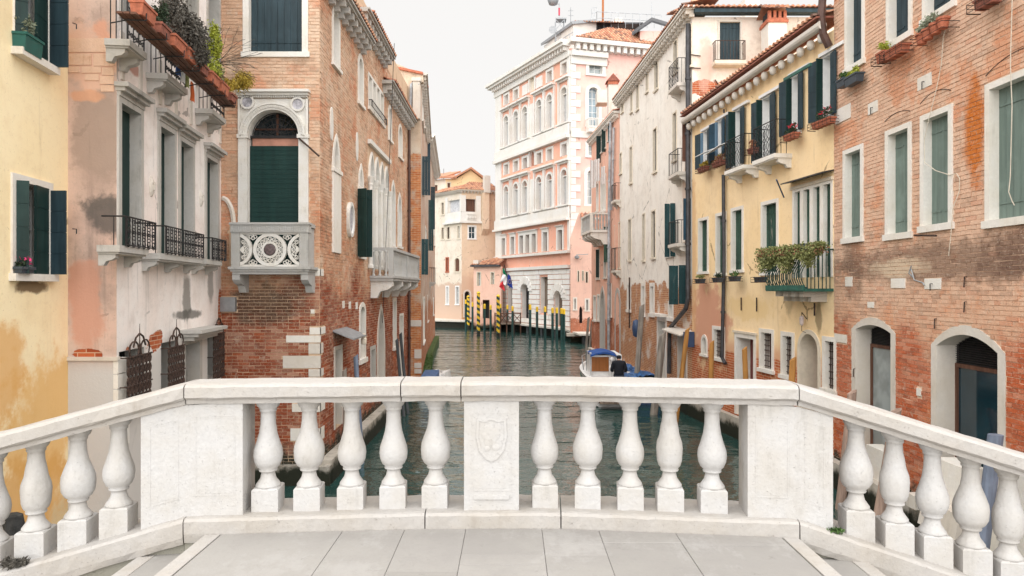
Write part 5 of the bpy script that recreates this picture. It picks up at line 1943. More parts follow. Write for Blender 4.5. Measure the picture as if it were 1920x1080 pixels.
MB().box(-0.1, F4s.L, -0.35, 0, -0.5, 0.55).build('water_ledge', 'moss', lh, F4s.M)
for q, (yt, yb) in enumerate([(600, 612), (655, 672), (680, 690), (692, 700)]):
    a, b, z0, z1 = F4.box(777, 788, yt, yb)
    stoneblock(lh, F4, (a if q else a - 0.6, F4.L + 0.02, z0, z1), 'cement', p=0.03)
F5 = Frame(-5.35, 43.0, -6.6, 58.5)
h5 = thing('house', 'weathered house with a small cornice, last on the left bank', 'house', (-5.35, 43.0, 0))
for (xl, xr, yt, yb) in ((813, 814, 300, 330), (811.5, 812.5, 400, 440), (813.5, 814.5, 420, 460), (812, 813, 560, 590)):
    window(h5, F5, F5.box(xl, xr, yt, yb), fw=0.1, fill='panel', mat='slate_blue', depth=0.2)
wall(h5, F5, 0, F5.L, -0.5, 14.2, 'far_left_side', ends=(True, True))
eave(h5, F5, 0.0, F5.L, 14.3, 0.5, 'white_stone', 0.7, hgt=0.2)
core(h5, [(-5.9, 43.4), (-7.1, 58.4), (-14, 58.4), (-14, 43.4)], -0.5, 14.0, 'far_left_side')
MB().box(-0.1, F5.L, -0.35, 0, -0.5, 0.5).build('water_ledge', 'moss', h5, F5.M)
# moss bank at the foot
o = foliage('moss_bank', 'leaf_green', None, (0, 0, 0), (0.22, 6.0, 0.3), 6000, 0.07, 77, Matrix.Translation((-4.5, 36.5, 0.5)) @ Matrix.Rotation(math.radians(5.9), 4, 'Z'))
tag(o, None, None, kind='stuff')

# ================================================================== right bank: brick house, nearest
G1 = Frame(7.6, 16.1, 7.74, 5.5)
brick_mat('house_brick', lin('#e2b595'), lin('#d9a27c'), lin('#bf5a2c'), 4.2, 3.4,
          grime=[(lin('#dcb79c'), 0.5, 0.8, 0.46, 0.6, (0, 0, 0)), (lin('#8a6450'), 0.4, 1.3, 0.55, 0.7, (5, 5, 5)), (lin('#d2804f'), 0.5, 0.7, 0.52, 0.62, (9, 1, 5))],
          stains=[(7.65, 11.3, 7.2, 2, 0.28, 1.1, lin('#c26a1e'), 0.95), (7.65, 12.5, 5.05, 2, 3.8, 0.42, lin('#6f5648'), 0.7), (7.65, 9.8, 5.15, 2, 1.6, 0.5, lin('#6a5044'), 0.75),
                  (7.65, 15.2, 5.2, 2, 0.5, 0.9, lin('#6f5648'), 0.6), (7.65, 13.5, 5.0, 2, 1.0, 0.22, lin('#d9c3a8'), 0.8), (7.65, 13.4, 7.6, 2, 0.8, 0.35, lin('#8f7260'), 0.5)])
stone('house_mortar', lin('#dcbda4'), dirt=lin('#8a6a54'), amt=0.7, scale=1.2, pit=0.5)
rb = thing('house', 'red brick house with grey green shutters filling the right edge', 'house', (7.6, 16.1, 0))
blk = []


def W1(xl, xr, yt, yb, xm=None, **k):
    """opening given by its glass edges; heights read at the opening's left side"""
    a, b = G1.s_(xl), G1.s_(xr)
    return window(rb, G1, (a, b, G1.z_(xl, yb), G1.z_(xl, yt)), **k)


dep = 0.17
kw = dict(fw=0.1, fill='shut', mat='shutter_grey_green', depth=dep, sill=0.12, sillp=0.03, proud=0.035, fm='white_stone')
kb = dict(kw, mat='slate_blue')
W1(1590, 1618, -60, 129, **kb)
W1(1669, 1706, -90, 82, **kb)
W1(1738, 1786, -120, 34, **kb)
W1(1586.5, 1615.5, 290, 447, **kw)
W1(1667, 1705, 254, 440, **kw)
W1(1734, 1781, 226, 424, **kw)
W1(1858, 1975, 168, 414, **kw)
# segmental plastered doors below
for (xl, xr, yt, yb, rs, gz, fl) in ((1604.5, 1671, 606, 838, 0.13, 648, 'pale'), (1757, 1872, 622, 945, 0.24, 688, 'blue')):
    a, b = G1.s_(xl), G1.s_(xr)
    z0, z1 = G1.z_(xl + 20, yb, -0.3), G1.z_(xl, yt) + 0.0
    wn_ = window(rb, G1, (a, b, z0, z1), fw=0.16, rise=rs, kind='seg', fill='none', fm='cement', depth=0.4, sill=0, proud=0.012, name='water_door')
    G1.holes[-1] = (a, b, z0, z1, rs, 'seg', 0.17, 0)
    D_ = 0.35
    zt = EYE - (gz - 540) / FPX * G1.at((xl + xr) / 2, -D_)[1]
    zbot = z0
    m2 = MB()
    m2.box(a + 0.005, b - 0.005, D_ - 0.03, D_ + 0.03, zt - 0.03, zt + 0.04)
    m2.box(a + 0.005, a + 0.07, D_ - 0.03, D_ + 0.03, zbot, zt - 0.031)
    m2.box(b - 0.07, b - 0.005, D_ - 0.03, D_ + 0.03, zbot, zt - 0.031)
    m2.box(a + 0.071, b - 0.071, D_ - 0.03, D_ + 0.03, zbot, zbot + 0.07)
    m2.build('frame', 'brown_wood', wn_, G1.M)
    MB().box(a + 0.07, b - 0.07, D_ + 0.0, D_ + 0.02, zbot + 0.07, zt - 0.03).build('pane', 'pale_glass' if fl == 'pale' else 'blue_glass', wn_, G1.M)
    m2 = MB()
    ns = 14
    for i in range(ns):
        z = zt + 0.05 + (z1 - zt - 0.05) * i / ns
        m2.box(a + 0.01, b - 0.01, D_ - 0.02, D_ + 0.005, z, z + 0.012)
    nv = int((b - a) / 0.035)
    for i in range(nv):
        x = a + 0.01 + (b - a - 0.02) * i / nv
        m2.box(x, x + 0.009, D_ + 0.006, D_ + 0.02, zt + 0.041, z1)
    m2.build('ventilation_grate', 'iron', wn_, G1.M)
    MB().box(a, b, D_ + 0.04, D_ + 0.06, zbot, z1).build('back_panel', 'cavity', wn_, G1.M)
MB().box(G1.s_(1628), G1.s_(1676), -0.05, 0.3, G1.z_(1650, 925), G1.z_(1650, 842)).build('threshold_panel', 'white_stone', rb, G1.M)
blk.append((G1.s_(1606), G1.s_(1680), G1.z_(1650, 925), G1.z_(1650, 842)))
# white tie stones
for (q, ir) in (((1586, 1599, 519, 537), 0), ((1672, 1698, 522, 540), 0), ((1735, 1766, 522, 542), 1), ((1722, 1748, 141, 165), 1), ((1629, 1647, 191, 212), 1), ((1568, 1596, 200, 227), 0), ((1566, 1589, 627, 642), 0),
                ((1628, 1640, 566, 577), 0), ((1720, 1728, 728, 742), 0)):
    a, b, z0, z1 = G1.box(*q)
    a = max(a, -0.01)
    o = stoneblock(rb, G1, (a, b, z0, z1), 'white_stone', p=0.02)
    blk.append((a, b, z0, z1))
    if ir:
        m_ = (a + b) / 2
        MB().path([(m_, -0.02, (z0 + z1) / 2), (m_, -0.06, (z0 + z1) / 2), (m_, -0.06, z0 - 0.03)], 0.01, 5).build('hook', 'iron', o, G1.M)
# relieving arches above the windows
for (xl, xr, yt, r_) in ((1660, 1708, 236, 0.1), (1727, 1785, 203, 0.14), (1850, 1985, 152, 0.22)):
    a, b = G1.s_(xl), G1.s_(xr)
    z = G1.z_(xl, yt) + 0.08
    MB().path([(a + (b - a) * k / 10, -0.018, z + r_ * 0.8 * math.sin(math.pi * k / 10) ** 0.8) for k in range(11)], 0.006, 4).build('arch_joint', 'cavity', rb, G1.M)
# brackets, hooks
for (x0, y0, x1, y1) in ((1726, 441, 1768, 442),):
    MB().tube((G1.s_(x0), -0.12, G1.z_(x0, y0)), (G1.s_(x1), -0.12, G1.z_(x1, y1)), 0.018, 6).build('iron_bar', 'rusty_iron', rb, G1.M)
for (x, y) in ((1813, 577), (1813, 530), (1757, 608), (1604, 700)):
    k, z = G1.s_(x), G1.z_(x, y)
    MB().path([(k, 0, z + 0.1), (k, -0.04, z + 0.1), (k, -0.05, z - 0.08)], 0.012, 5).build('hook', 'rusty_iron', rb, G1.M)
wall(rb, G1, 0, G1.L, -0.5, 12.0, 'house_mortar', ends=(True, False), th=0.6)
WR = bpy.data.objects[[o.name for o in rb.children if o.name.startswith('wall')][-1]]
bricks(WR, G1, 0.0, G1.L, 0.5, 12.0, 'house_brick', keep=300, blocks=blk, seed=6)
core(rb, [(8.25, 16.0), (8.35, 5.6), (16, 5.6), (16, 16.0)], -0.5, 11.8, 'house_mortar')
MB().box(-0.02, G1.L, -0.22, 0, -0.5, 0.6).build('water_ledge', 'quay_stone', rb, G1.M)
# stone blocks at the foot, seen through the balusters
for (q, dd, m) in (((1741, 1800, 868, 945), 0.4, 'white_stone'), ((1720, 1790, 950, 1000), 0.7, 'cement'), ((1850, 1960, 890, 1060), 0.3, 'white_stone'), ((1630, 1700, 925, 990), 0.3, 'quay_stone')):
    a, b, z0, z1 = G1.box(*q, dd)
    mb = MB()
    mb.hexa([(a, -dd, z0), (b, -dd, z0), (b, 0.05, z0), (a, 0.05, z0), (a + 0.03, -dd + 0.08, z1), (b - 0.03, -dd + 0.08, z1), (b - 0.03, 0.05, z1), (a + 0.03, 0.05, z1)])
    mb.build('foot_block', m, rb, G1.M)
a, b, z0, z1 = G1.box(1699, 1716, 927, 952, 0.35)
o = MB().box(a, b, -0.35, 0.0, z0, z1).build('outlet_block', 'white_stone', rb, G1.M)
# ropes and cables on the wall
def cable(nm, lab, pts, r=0.007, m='rope', d=0.06):
    P = [G1.pt(G1.s_(x), d + 0.02 * math.sin(i * 2), G1.z_(x, y)) for i, (x, y) in enumerate(pts)]
    Q = []
    for i in range(len(P) - 1):
        for k in range(5):
            Q.append(P[i].lerp(P[i + 1], k / 5))
    Q.append(P[-1])
    mb = MB()
    mb.path(Q, r, 5)
    return tag(mb.build(nm, m, None), lab, nm)


cable('rope', 'pale rope hanging slack across the middle windows of the brick house', [(1786, 28), (1777, 70), (1770, 120), (1762, 165), (1752, 215), (1742, 245), (1738, 262), (1742, 305), (1760, 320), (1785, 328), (1802, 325), (1806, 335), (1803, 360), (1795, 390), (1790, 440), (1783, 480)])
cable('cord', 'thin white cord hanging in front of the largest green shutter', [(1911, -30), (1909, 120), (1908, 200), (1906, 330), (1906, 360), (1909, 378), (1913, 385)], d=0.1)
cable('cable', 'grey cable bundle looped below the middle windows of the brick house', [(1715, 498), (1712, 512), (1718, 522), (1714, 505), (1722, 525), (1735, 530), (1738, 535)], 0.012, 'grey_metal')
# window boxes on the brick house
RG = rotm(G1)
def box_at(F, px, py, d, L, mat, leafm, label, seed, **k):
    kk_, t = F.at(px, d)
    return planter_plant('planter', F.pt(kk_, d - 0.1, EYE - (py - 540) / FPX * t), rotm(F), L, mat, leafm, label, seed, **k)


box_at(G1, 1582, 163, 0.2, 0.34, 'slate_plastic', 'leaf_green', 'small dark window box, left of the pair under the first upper window', 61, vol=(0.5, 0.1, 0.1), count=330, boxh=0.17, w=0.19)
box_at(G1, 1601, 158, 0.2, 0.5, 'slate_plastic', 'leaf_yellow', 'dark window box with yellow green plants, nearest of the pair under the first upper window', 62, vol=(0.5, 0.1, 0.1), count=380, boxh=0.19, w=0.19)
box_at(G1, 1656, 117, 0.2, 0.26, 'terracotta', 'leaf_yellow', 'small terracotta pot with yellow green plant in a wire basket', 63, vol=(0.7, 0.12, 0.12), count=420, boxh=0.2, w=0.18, basket=True)
box_at(G1, 1682, 106, 0.22, 0.55, 'terracotta', 'leaf_dark', 'pink terracotta trough beside the small pot under the second upper window', 64, vol=(0.4, 0.05, 0.04), count=60, boxh=0.17, w=0.2, basket=True)
# round pots in a ring holder
o = thing('flowerpot', 'cluster of round terracotta pots with silvery plant under the third upper window', 'flowerpot', G1.pt(G1.s_(1748), 0.2, G1.z_(1748, 75)))
k0_, t = G1.at(1748, 0.2)
z = EYE - (72 - 540) / FPX * t
for i, dx in enumerate((-0.3, -0.12, 0.1, 0.3)):
    mb = MB()
    mb.lathe([(0.075, 0), (0.095, 0.14), (0.112, 0.15), (0.112, 0.19), (0.09, 0.18)], (k0_ + dx, -0.2, z + 0.02 * i), 14)
    mb.build('pot', 'terracotta', o, G1.M)
mb = MB()
for zz in (0.03, 0.14):
    mb.path([(k0_ - 0.45, 0, z + zz), (k0_ - 0.45, -0.33, z + zz), (k0_ + 0.45, -0.33, z + zz), (k0_ + 0.45, 0, z + zz)], 0.007, 4)
mb.build('holder', 'iron', o, G1.M)
foliage('foliage', 'leaf_silver', o, (k0_ - 0.16, -0.2, z + 0.33), (0.32, 0.14, 0.16), 620, 0.05, 66, G1.M)
box_at(G1, 1852, 12, 0.2, 0.4, 'terracotta_dark', 'leaf_dark', 'terracotta trough at the top right edge of the picture', 67, vol=(0.5, 0.1, 0.1), count=150, boxh=0.16, w=0.19, basket=True)

# ================================================================== right bank: ochre house
G2 = Frame(6.52, 24.7, 7.6, 16.1)
plaster('ochre_plaster', lin('#fadcac'), lin('#f3cf94'), lin('#b08a5e'), streak=0.3, blotch=0.5, peel=(2.55, 0.28, '#c26a42', '#b05a38', '#d8b896'),
        low=(2.9, 0.25, lin('#d8a684'), 0.9),
        spots=[(G2.s_(1325), 3.6, 1.3, 1.5, lin('#d89b7c'), 0.95), (G2.s_(1350), 3.4, 0.9, 0.7, lin('#d89b7c'), 0.9), (G2.s_(1300), 5.5, 0.3, 3.5, lin('#dba66e'), 0.6), (G2.s_(1480), G2.z_(1480, 560), 0.3, 0.5, lin('#7c6a4c'), 0.5),
               (G2.s_(1535), G2.z_(1535, 590), 0.15, 0.5, lin('#7c6a4c'), 0.7), (G2.s_(1400), 4.0, 1.6, 0.4, lin('#e6c27f'), 0.6)], lump=0.2)
oh = thing('house', 'ochre yellow house with blue green shutters and a vine covered balcony', 'house', (6.52, 24.7, 0))
# upper windows with opened shutters
for (xl, xr, yt, yb, far, near, mt, mo) in ((1322, 1329, 246, 312, 8, 8, 'slate_blue', 'pale_blue_shutter'), (1350, 1356, 226, 296, 9, 5, 'petrol_blue', 'pale_blue_shutter'), (1383, 1391, 206, 310, 24, 9, 'slate_blue', 'dark_green'),
                                            (1434, 1447, 182, 298, 20, 12, 'slate_blue', 'dark_green'), (1490, 1500, 142, 247, 19, 10, 'slate_blue', 'dark_green'), (1549, 1561, 104, 220, 22, 9, 'slate_blue', 'dark_green')):
    a, b = G2.s_(xl), G2.s_(xr)
    a -= 0.1
    z1, z0 = G2.z_((xl + xr) / 2, yt), G2.z_((xl + xr) / 2, yb)
    wn_ = window(oh, G2, (a, b, z0, z1), fw=0.05, fill='sky', depth=0.18, sill=0.08, sillp=0.08, fm='white_paint')
    MB().box(a - 0.08, b + 0.55, -0.1, 0.0, z1 + 0.04, z1 + 0.12).build('lintel', 'white_paint', wn_, G2.M)
    t = G2.at(xl)[1]
    wf = far * 0.58 * t / FPX
    wo = far * 0.42 * t / FPX
    leaf(wn_, G2, a - 0.01, z0, z1, wf, 86, 1, mo, boards='h', d=0.03)
    kk_ = G2.s_(xl - far * 0.58, wf)
    # outer fold, lying against the wall beyond
    leaf(wn_, G2, a - 0.02, z0, z1, 0.42, 10, -1, mt, boards='h', d=0.06)
    wn = (G2.s_(xr + near) - b)
    leaf(wn_, G2, b + 0.01, z0, z1, max(0.25, wn), 8, 1, mt, boards='h', d=0.05)
# narrow white awning slats tilted out from the two farthest windows
for (x0, y0, x1, y1) in ((1311, 290, 1330, 280), (1327, 287, 1356, 268)):
    za, zb = G2.z_(x0, y0, 0.3), G2.z_(x1, y1, 0.3)
    a, b = G2.s_(x0, 0.35), G2.s_(x1, 0.35)
    MB().hexa([(a, -0.5, za - 0.12), (b, -0.5, zb - 0.12), (b, -0.2, zb), (a, -0.2, za), (a, -0.5, za - 0.1), (b, -0.5, zb - 0.1), (b, -0.2, zb + 0.02), (a, -0.2, za + 0.02)]).build('awning_slat', 'white_paint', oh, G2.M)
# balconies of the two tall windows
for (xl, xr, ys, rl) in ((1358, 1393, 320, 0.9), (1410, 1452, 300, 0.9)):
    d = 0.5
    a, b = G2.s_(xl, d), G2.s_(xr, d)
    t = G2.at((xl + xr) / 2, d)[1]
    slab_balcony(oh, G2, a, b, EYE - (ys - 5 - 540) / FPX * t, d, th=0.11, mat='white_stone', rail=rl, step=0.18, bh=0.22)
kwm = dict(fw=0.1, fill='shut', mat='weathered_green', depth=0.14, sill=0.09, sillp=0.03, fm='white_stone')
for (xl, xr, yt, yb) in ((1311, 1327, 413, 509), (1344, 1360, 404, 512), (1373, 1392, 394, 506), (1430, 1457, 382, 510)):
    window(oh, G2, G2.box(xl + 1, xr, yt, yb), **kwm)
# loggia of four lights
a, b = G2.s_(1487), G2.s_(1567)
b = min(b, G2.L - 0.05)
z1, z0 = G2.z_(1525, 352), G2.z_(1525, 520)
n = 4
for i in range(n):
    x0, x1 = a + (b - a) * i / n + 0.08, a + (b - a) * (i + 1) / n - 0.06
    window(oh, G2, (x0, x1, z0, z1), fw=0.07, fill='shut', mat='weathered_green', depth=0.12, sill=0.0, fm='white_stone', split=1)
mb = MB()
z = z1 + 0.22
mb.hexa([(a - 0.1, -0.3, z), (b + 0.05, -0.3, z), (b + 0.05, 0, z + 0.06), (a - 0.1, 0, z + 0.06), (a - 0.1, -0.3, z + 0.03), (b + 0.05, -0.3, z + 0.03), (b + 0.05, 0, z + 0.09), (a - 0.1, 0, z + 0.09)])
mb.build('canopy', 'pipe', oh, G2.M)
MB().box(a - 0.06, b + 0.03, -0.06, 0, z1 + 0.071, z1 + 0.15).build('lintel', 'cream_paint', oh, G2.M)
# big balcony
d = 0.75
a, b = G2.s_(1436, d), G2.L - 0.02
t = G2.at(1500, d)[1]
zf = EYE - (541 - 540) / FPX * t
zr = EYE - (468 - 540) / FPX * t
mb = MB()
mb.box(a, b, -d, 0, zf - 0.07, zf)
bb_ = mb.build('balcony', 'green_metal', oh, G2.M)
MB().box(a, b, -d - 0.015, -d + 0.02, zf - 0.05, zf + 0.08).build('fascia', 'green_metal', bb_, G2.M)
scroll_rail(bb_, G2, a + 0.02, b, zf, zr, d - 0.08, 'pole_green', 0.1, r=0.012, style='belly')
for i in range(4):
    x = a + 0.35 + (b - a - 0.7) * i / 3
    mb = MB()
    mb.box(x - 0.09, x + 0.09, -0.62, 0, zf - 0.2, zf - 0.071)
    mb.box(x - 0.08, x + 0.08, -0.4, 0, zf - 0.32, zf - 0.201)
    mb.build('corbel', 'quay_stone', bb_, G2.M)
x0, x1 = G2.s_(1528, d), b
MB().box(x0, x1, -d - 0.1, -d + 0.1, zr - 0.03, zr + 0.12).build('trough', 'slate_plastic', bb_, G2.M)
xv0, xv1 = G2.s_(1420, d + 0.1), G2.s_(1535, d + 0.1)
o = foliage('balcony_creeper', 'leaf_olive', None, (0, 0, 0), ((xv1 - xv0) / 2, 0.15, 0.2), 10, 0.06, 81, G2.M)
bpy.data.objects.remove(o)
mb = MB()
r_ = random.Random(8)
for i in range(7500):
    u = r_.random()
    x = xv0 + (xv1 - xv0) * u
    hang = 0.34 + 0.12 * math.sin(u * 17) + 0.06 * math.sin(u * 41)
    if u > 0.75:
        hang *= max(0.25, 1 - (u - 0.75) * 2.8)
    P = Vector((x, -d - 0.02 + r_.gauss(0, 0.085), zr + 0.1 - (r_.random() ** 1.2) * hang * 1.25 + 0.03 * math.sin(u * 60)))
    a_ = Vector((r_.gauss(0, 1), r_.gauss(0, 1), r_.gauss(0, 1))).normalized()
    b_ = a_.orthogonal().normalized()
    s_z = 0.055 * r_.uniform(0.6, 1.3)
    mb.add([P - b_ * s_z * 0.35, P + b_ * s_z * 0.35, P + a_ * s_z], [(0, 1, 2)])
o = mb.build('creeper', 'leaf_olive', None, G2.M)
tag(o, 'olive green creeper draped over the iron balcony of the ochre house', 'creeper')
mb = MB()
for i in range(900):
    u = r_.random()
    P = Vector((xv0 + (xv1 - xv0) * u, -d - 0.03 + r_.gauss(0, 0.09), zr + 0.08 - r_.random() * 0.2))
    a_ = Vector((r_.gauss(0, 1), r_.gauss(0, 1), r_.gauss(0, 1))).normalized()
    b_ = a_.orthogonal().normalized()
    mb.add([P - b_ * 0.015, P + b_ * 0.015, P + a_ * 0.05], [(0, 1, 2)])
mb.build('dry_leaves', 'leaf_rust', o, G2.M)
# window boxes of the ochre house
for (px, py, L_, m, lf, lab, sd, fl) in ((1312, 531, 0.5, 'slate_plastic', 'leaf_olive', 'dark window box under the far lower window of the ochre house', 91, None),
                                         (1345, 529, 0.5, 'slate_plastic', 'leaf_dark', 'empty looking grey box in a wire basket, left of the downpipe', 92, None),
                                         (1377, 527, 0.5, 'slate_plastic', 'leaf_green', 'grey box in a wire basket just right of the downpipe', 93, None),
                                         (1425, 529, 0.45, 'slate_plastic', None, 'grey box in a wire basket beside the creeper balcony', 94, None),
                                         (1483, 262, 0.5, 'terracotta', 'leaf_dark', 'terracotta box with red flowers under the fifth upper window of the ochre house', 95, 'flower_red'),
                                         (1543, 237, 0.75, 'terracotta', 'leaf_dark', 'large terracotta trough with red geraniums near the brick house', 96, 'flower_red'),
                                         (1318, 322, 0.6, 'terracotta_dark', 'leaf_gold', 'planter with yellow plant under the farthest upper window', 97, None),
                                         (1347, 312, 0.7, 'terracotta_dark', 'leaf_rust', 'planter with rusty red plants beside the first stone balcony', 98, 'leaf_gold'),
                                         (1411, 288, 0.35, 'terracotta_dark', 'leaf_rust', 'small planter with dry plant on the second stone balcony', 99, None)):
    box_at(G2, px, py, 0.28, L_, m, lf, lab, sd, vol=(0.5, 0.11, 0.09 if py > 400 else 0.15), count=260 if py > 400 else 420, flower=fl, boxh=0.14, w=0.17, basket=True)
# ground floor
window(oh, G2, G2.box(1317.5, 1325, 632, 664), fw=0.09, rise=0.2, fill='dark', depth=0.3, sill=0.08)
for (xl, xr, yt, yb, m) in ((1339, 1357, 618, 671, 'g'), (1428, 1448, 624, 692, 'g'), (1469, 1486, 630, 704, 'g'), (1548, 1565, 640, 730, 'g')):
    wn_ = window(oh, G2, G2.box(xl, xr, yt, yb), fw=0.11, fill='panel', mat='red_door', depth=0.28, sill=0.1)
    a, b, z0, z1 = G2.box(xl, xr, yt, yb)
    bars(wn_, G2, a, b, z0, z1, -0.1, nv=5, nh=7)
a, b, z0, z1 = G2.box(1382, 1414, 634, 760)
window(oh, G2, (a, b, 0.7, z1), fw=0.13, fill='panel', mat='red_door', depth=0.45, sill=0, name='door', fm='white_stone')
MB().box(a - 0.2, b + 0.2, -0.06, 0, z1 + 0.132, z1 + 0.2).build('lintel', 'cream_paint', oh, G2.M)
a, b, z0, z1 = G2.box(1501, 1535, 626, 780)
wn_ = window(oh, G2, (a, b, 0.7, z1), fw=0.11, rise=True, fill='shut', mat='red_door', depth=0.5, sill=0, name='door', fm='cream_paint', split=1)
# lamp, downpipe, iron ties, pole
k, z = G2.s_(1513), G2.z_(1513, 602)
mb = MB()
mb.lathe([(0.01, -0.12), (0.05, -0.08), (0.06, 0.08), (0.045, 0.12), (0.01, 0.14)], (k, -0.14, z), 8)
o = mb.build('wall_lamp', 'lamp_glass', oh, G2.M)
MB().path([(k, 0, z + 0.05), (k, -0.14, z + 0.22), (k, -0.14, z + 0.13)], 0.01, 5).path([(k, -0.14, z - 0.12), (k, -0.14, z - 0.25), (k, 0, z - 0.3)], 0.008, 4).build('lamp_arm', 'iron', o, G2.M)
kx = G2.s_(1363)
pipe(oh, G2, [(kx, 0.12, G2.z_(1363, 328)), (kx, 0.1, G2.z_(1363, 500)), (kx - 0.15, 0.1, G2.z_(1360, 670)), (kx + 0.1, 0.1, G2.z_(1360, 680))], 0.06)
pipe(oh, G2, [(kx, 0.1, 10.2), (kx, 0.1, G2.z_(1363, 205))], 0.03)
mb = MB()
for (x, y0, y1) in ((1392, 558, 582), (1421, 558, 584), (1530, 568, 592)):
    k = G2.s_(x)
    mb.tube((k, -0.04, G2.z_(x, y0)), (k, -0.04, G2.z_(x, y1)), 0.02, 5)
mb.build('iron_tie', 'rusty_iron', oh, G2.M)
p0, p1 = G2.M.inverted() @ G2.pt(G2.s_(1456, 0.5), 0.5, G2.z_(1456, 337, 0.5)), G2.M.inverted() @ G2.pt(G2.s_(1473), 0.05, G2.z_(1473, 370))
MB().tube(p0, p1, 0.022, 6).build('flag_socket', 'blue_metal', oh, G2.M)
wall(oh, G2, 0, G2.L, -0.5, 10.7, 'ochre_plaster', ends=(True, False), th=0.6)
core(oh, [(7.2, 24.5), (8.25, 16.2), (17, 16.2), (17, 24.5)], -0.5, 10.5, 'ochre_plaster')
MB().box(-0.02, G2.L, -0.18, 0, -0.5, 0.65).build('water_ledge', 'quay_stone', oh, G2.M)
MB().tube((-0.05, -0.3, 10.63), (G2.L, -0.3, 10.8), 0.11, 12).build('gutter_moulding', 'cement', oh, G2.M)
MB().hexa([(-0.05, -0.45, 10.78), (G2.L, -0.45, 10.95), (G2.L, 0.3, 11.0), (-0.05, 0.3, 10.83), (-0.05, -0.45, 10.8), (G2.L, -0.45, 10.99), (G2.L, 0.3, 11.05), (-0.05, 0.3, 10.88)]).build('roof_edge', 'terracotta_dark', oh, G2.M)
cor = MB()
cor.lathe([(0.02, -0.14), (0.08, -0.1), (0.1, 0.0), (0.08, 0.08), (0.05, 0.1)], n=10)
cm = cor.mesh('corbel', 'cement', True)
for i in range(19):
    s = 0.2 + (G2.L - 0.4) * i / 18
    link(bpy.data.objects.new('corbel', cm), oh, G2.M @ Matrix.Translation((s, -0.2, 10.4 + 0.17 * s / G2.L)))
tiled_roof(oh, G2.pt(0, 0.45, 10.84), (G2.X[0], G2.X[1], 0.02), (1, 0.12, 0.3), G2.L, 1.5)
MB().box(G2.s_(1512), G2.L + 0.02, -0.62, -0.58, G2.z_(1540, 112, 0.6), G2.z_(1540, 106, 0.6)).build('awning_bar', 'green_metal', oh, G2.M)
MB().path([(G2.L - 0.05, -0.25, 11.6), (G2.L - 0.05, -0.3, 11.0), (G2.L - 0.05, -0.25, 10.6), (G2.L - 0.05, -0.1, 10.3)], 0.09, 8).build('downpipe', 'copper_pipe', oh, G2.M)
# tall plastered chimney
k = None
ch = thing('chimney', 'tall white plastered chimney with a little tiled roof above the ochre house', 'chimney', (9.0, 23.4, 10.5))
def cx_(px, Y):
    return (px - 960) / FPX * Y
YC = 23.6
zc1 = EYE + (540 - 42) / FPX * YC
mb = MB()
x0, x1 = cx_(1441, YC), cx_(1475, YC)
mb.box(x0, x1, YC, YC + 0.7, 10.4, zc1)
mb.build('shaft', 'white_stone', ch)
mb = MB()
mb.box(x0 - 0.05, x1 + 0.05, YC - 0.05, YC + 0.75, zc1, zc1 + 0.1)
mb.box(x0 - 0.02, x1 + 0.02, YC - 0.02, YC + 0.72, zc1 + 0.1, zc1 + 0.16)
for i in range(4):
    mb.box(x0 + i * (x1 - x0 - 0.1) / 3, x0 + 0.1 + i * (x1 - x0 - 0.1) / 3, YC, YC + 0.1, zc1 + 0.16, zc1 + 0.42)
mb.build('brick_collar', 'terracotta', ch)
mb = MB()
mb.box(x0 + 0.02, x1 - 0.02, YC + 0.1, YC + 0.6, zc1 + 0.16, zc1 + 0.42)
mb.build('vent', 'cavity', ch)
zt = zc1 + 0.42
tiled_roof(ch, (x0 - 0.15, YC - 0.2, zt), (1, 0, 0), (0, 1, 0.5), x1 - x0 + 0.3, 0.62, step=0.16, course=0.22, name='cap')
tiled_roof(ch, (x1 + 0.15, YC + 0.9, zt), (-1, 0, 0), (0, -1, 0.5), x1 - x0 + 0.3, 0.62, step=0.16, course=0.22, name='cap')
# second flat chimney further left
c2 = thing('chimney', 'plain white square chimney on the tiled roof of the cream house', 'chimney', (8, 26, 14.6))
Y2 = 27.5
MB().box(cx_(1397, Y2), cx_(1424, Y2), Y2, Y2 + 0.6, 14.0, EYE + 545 / FPX * Y2).build('shaft', 'white_stone', c2)
Y2 = 27.0
c3 = thing('roof_dormer', 'dark little roof dormer beside the upper right brick wall', 'dormer', (cx_(1555, Y2), Y2, 14.6))
MB().box(cx_(1541, Y2), cx_(1600, Y2), Y2, Y2 + 1.5, 14.2, EYE + 522 / FPX * Y2).build('body', 'cement', c3)
MB().box(cx_(1538, Y2), cx_(1602, Y2), Y2 - 0.2, Y2 + 1.6, EYE + 522 / FPX * Y2, EYE + 528 / FPX * Y2).build('roof', 'grey_stone', c3)
MB().box(cx_(1548, Y2), cx_(1602, Y2), Y2 - 0.02, Y2, EYE + 505 / FPX * Y2, EYE + 517 / FPX * Y2).build('pane', 'dark_glass', c3)

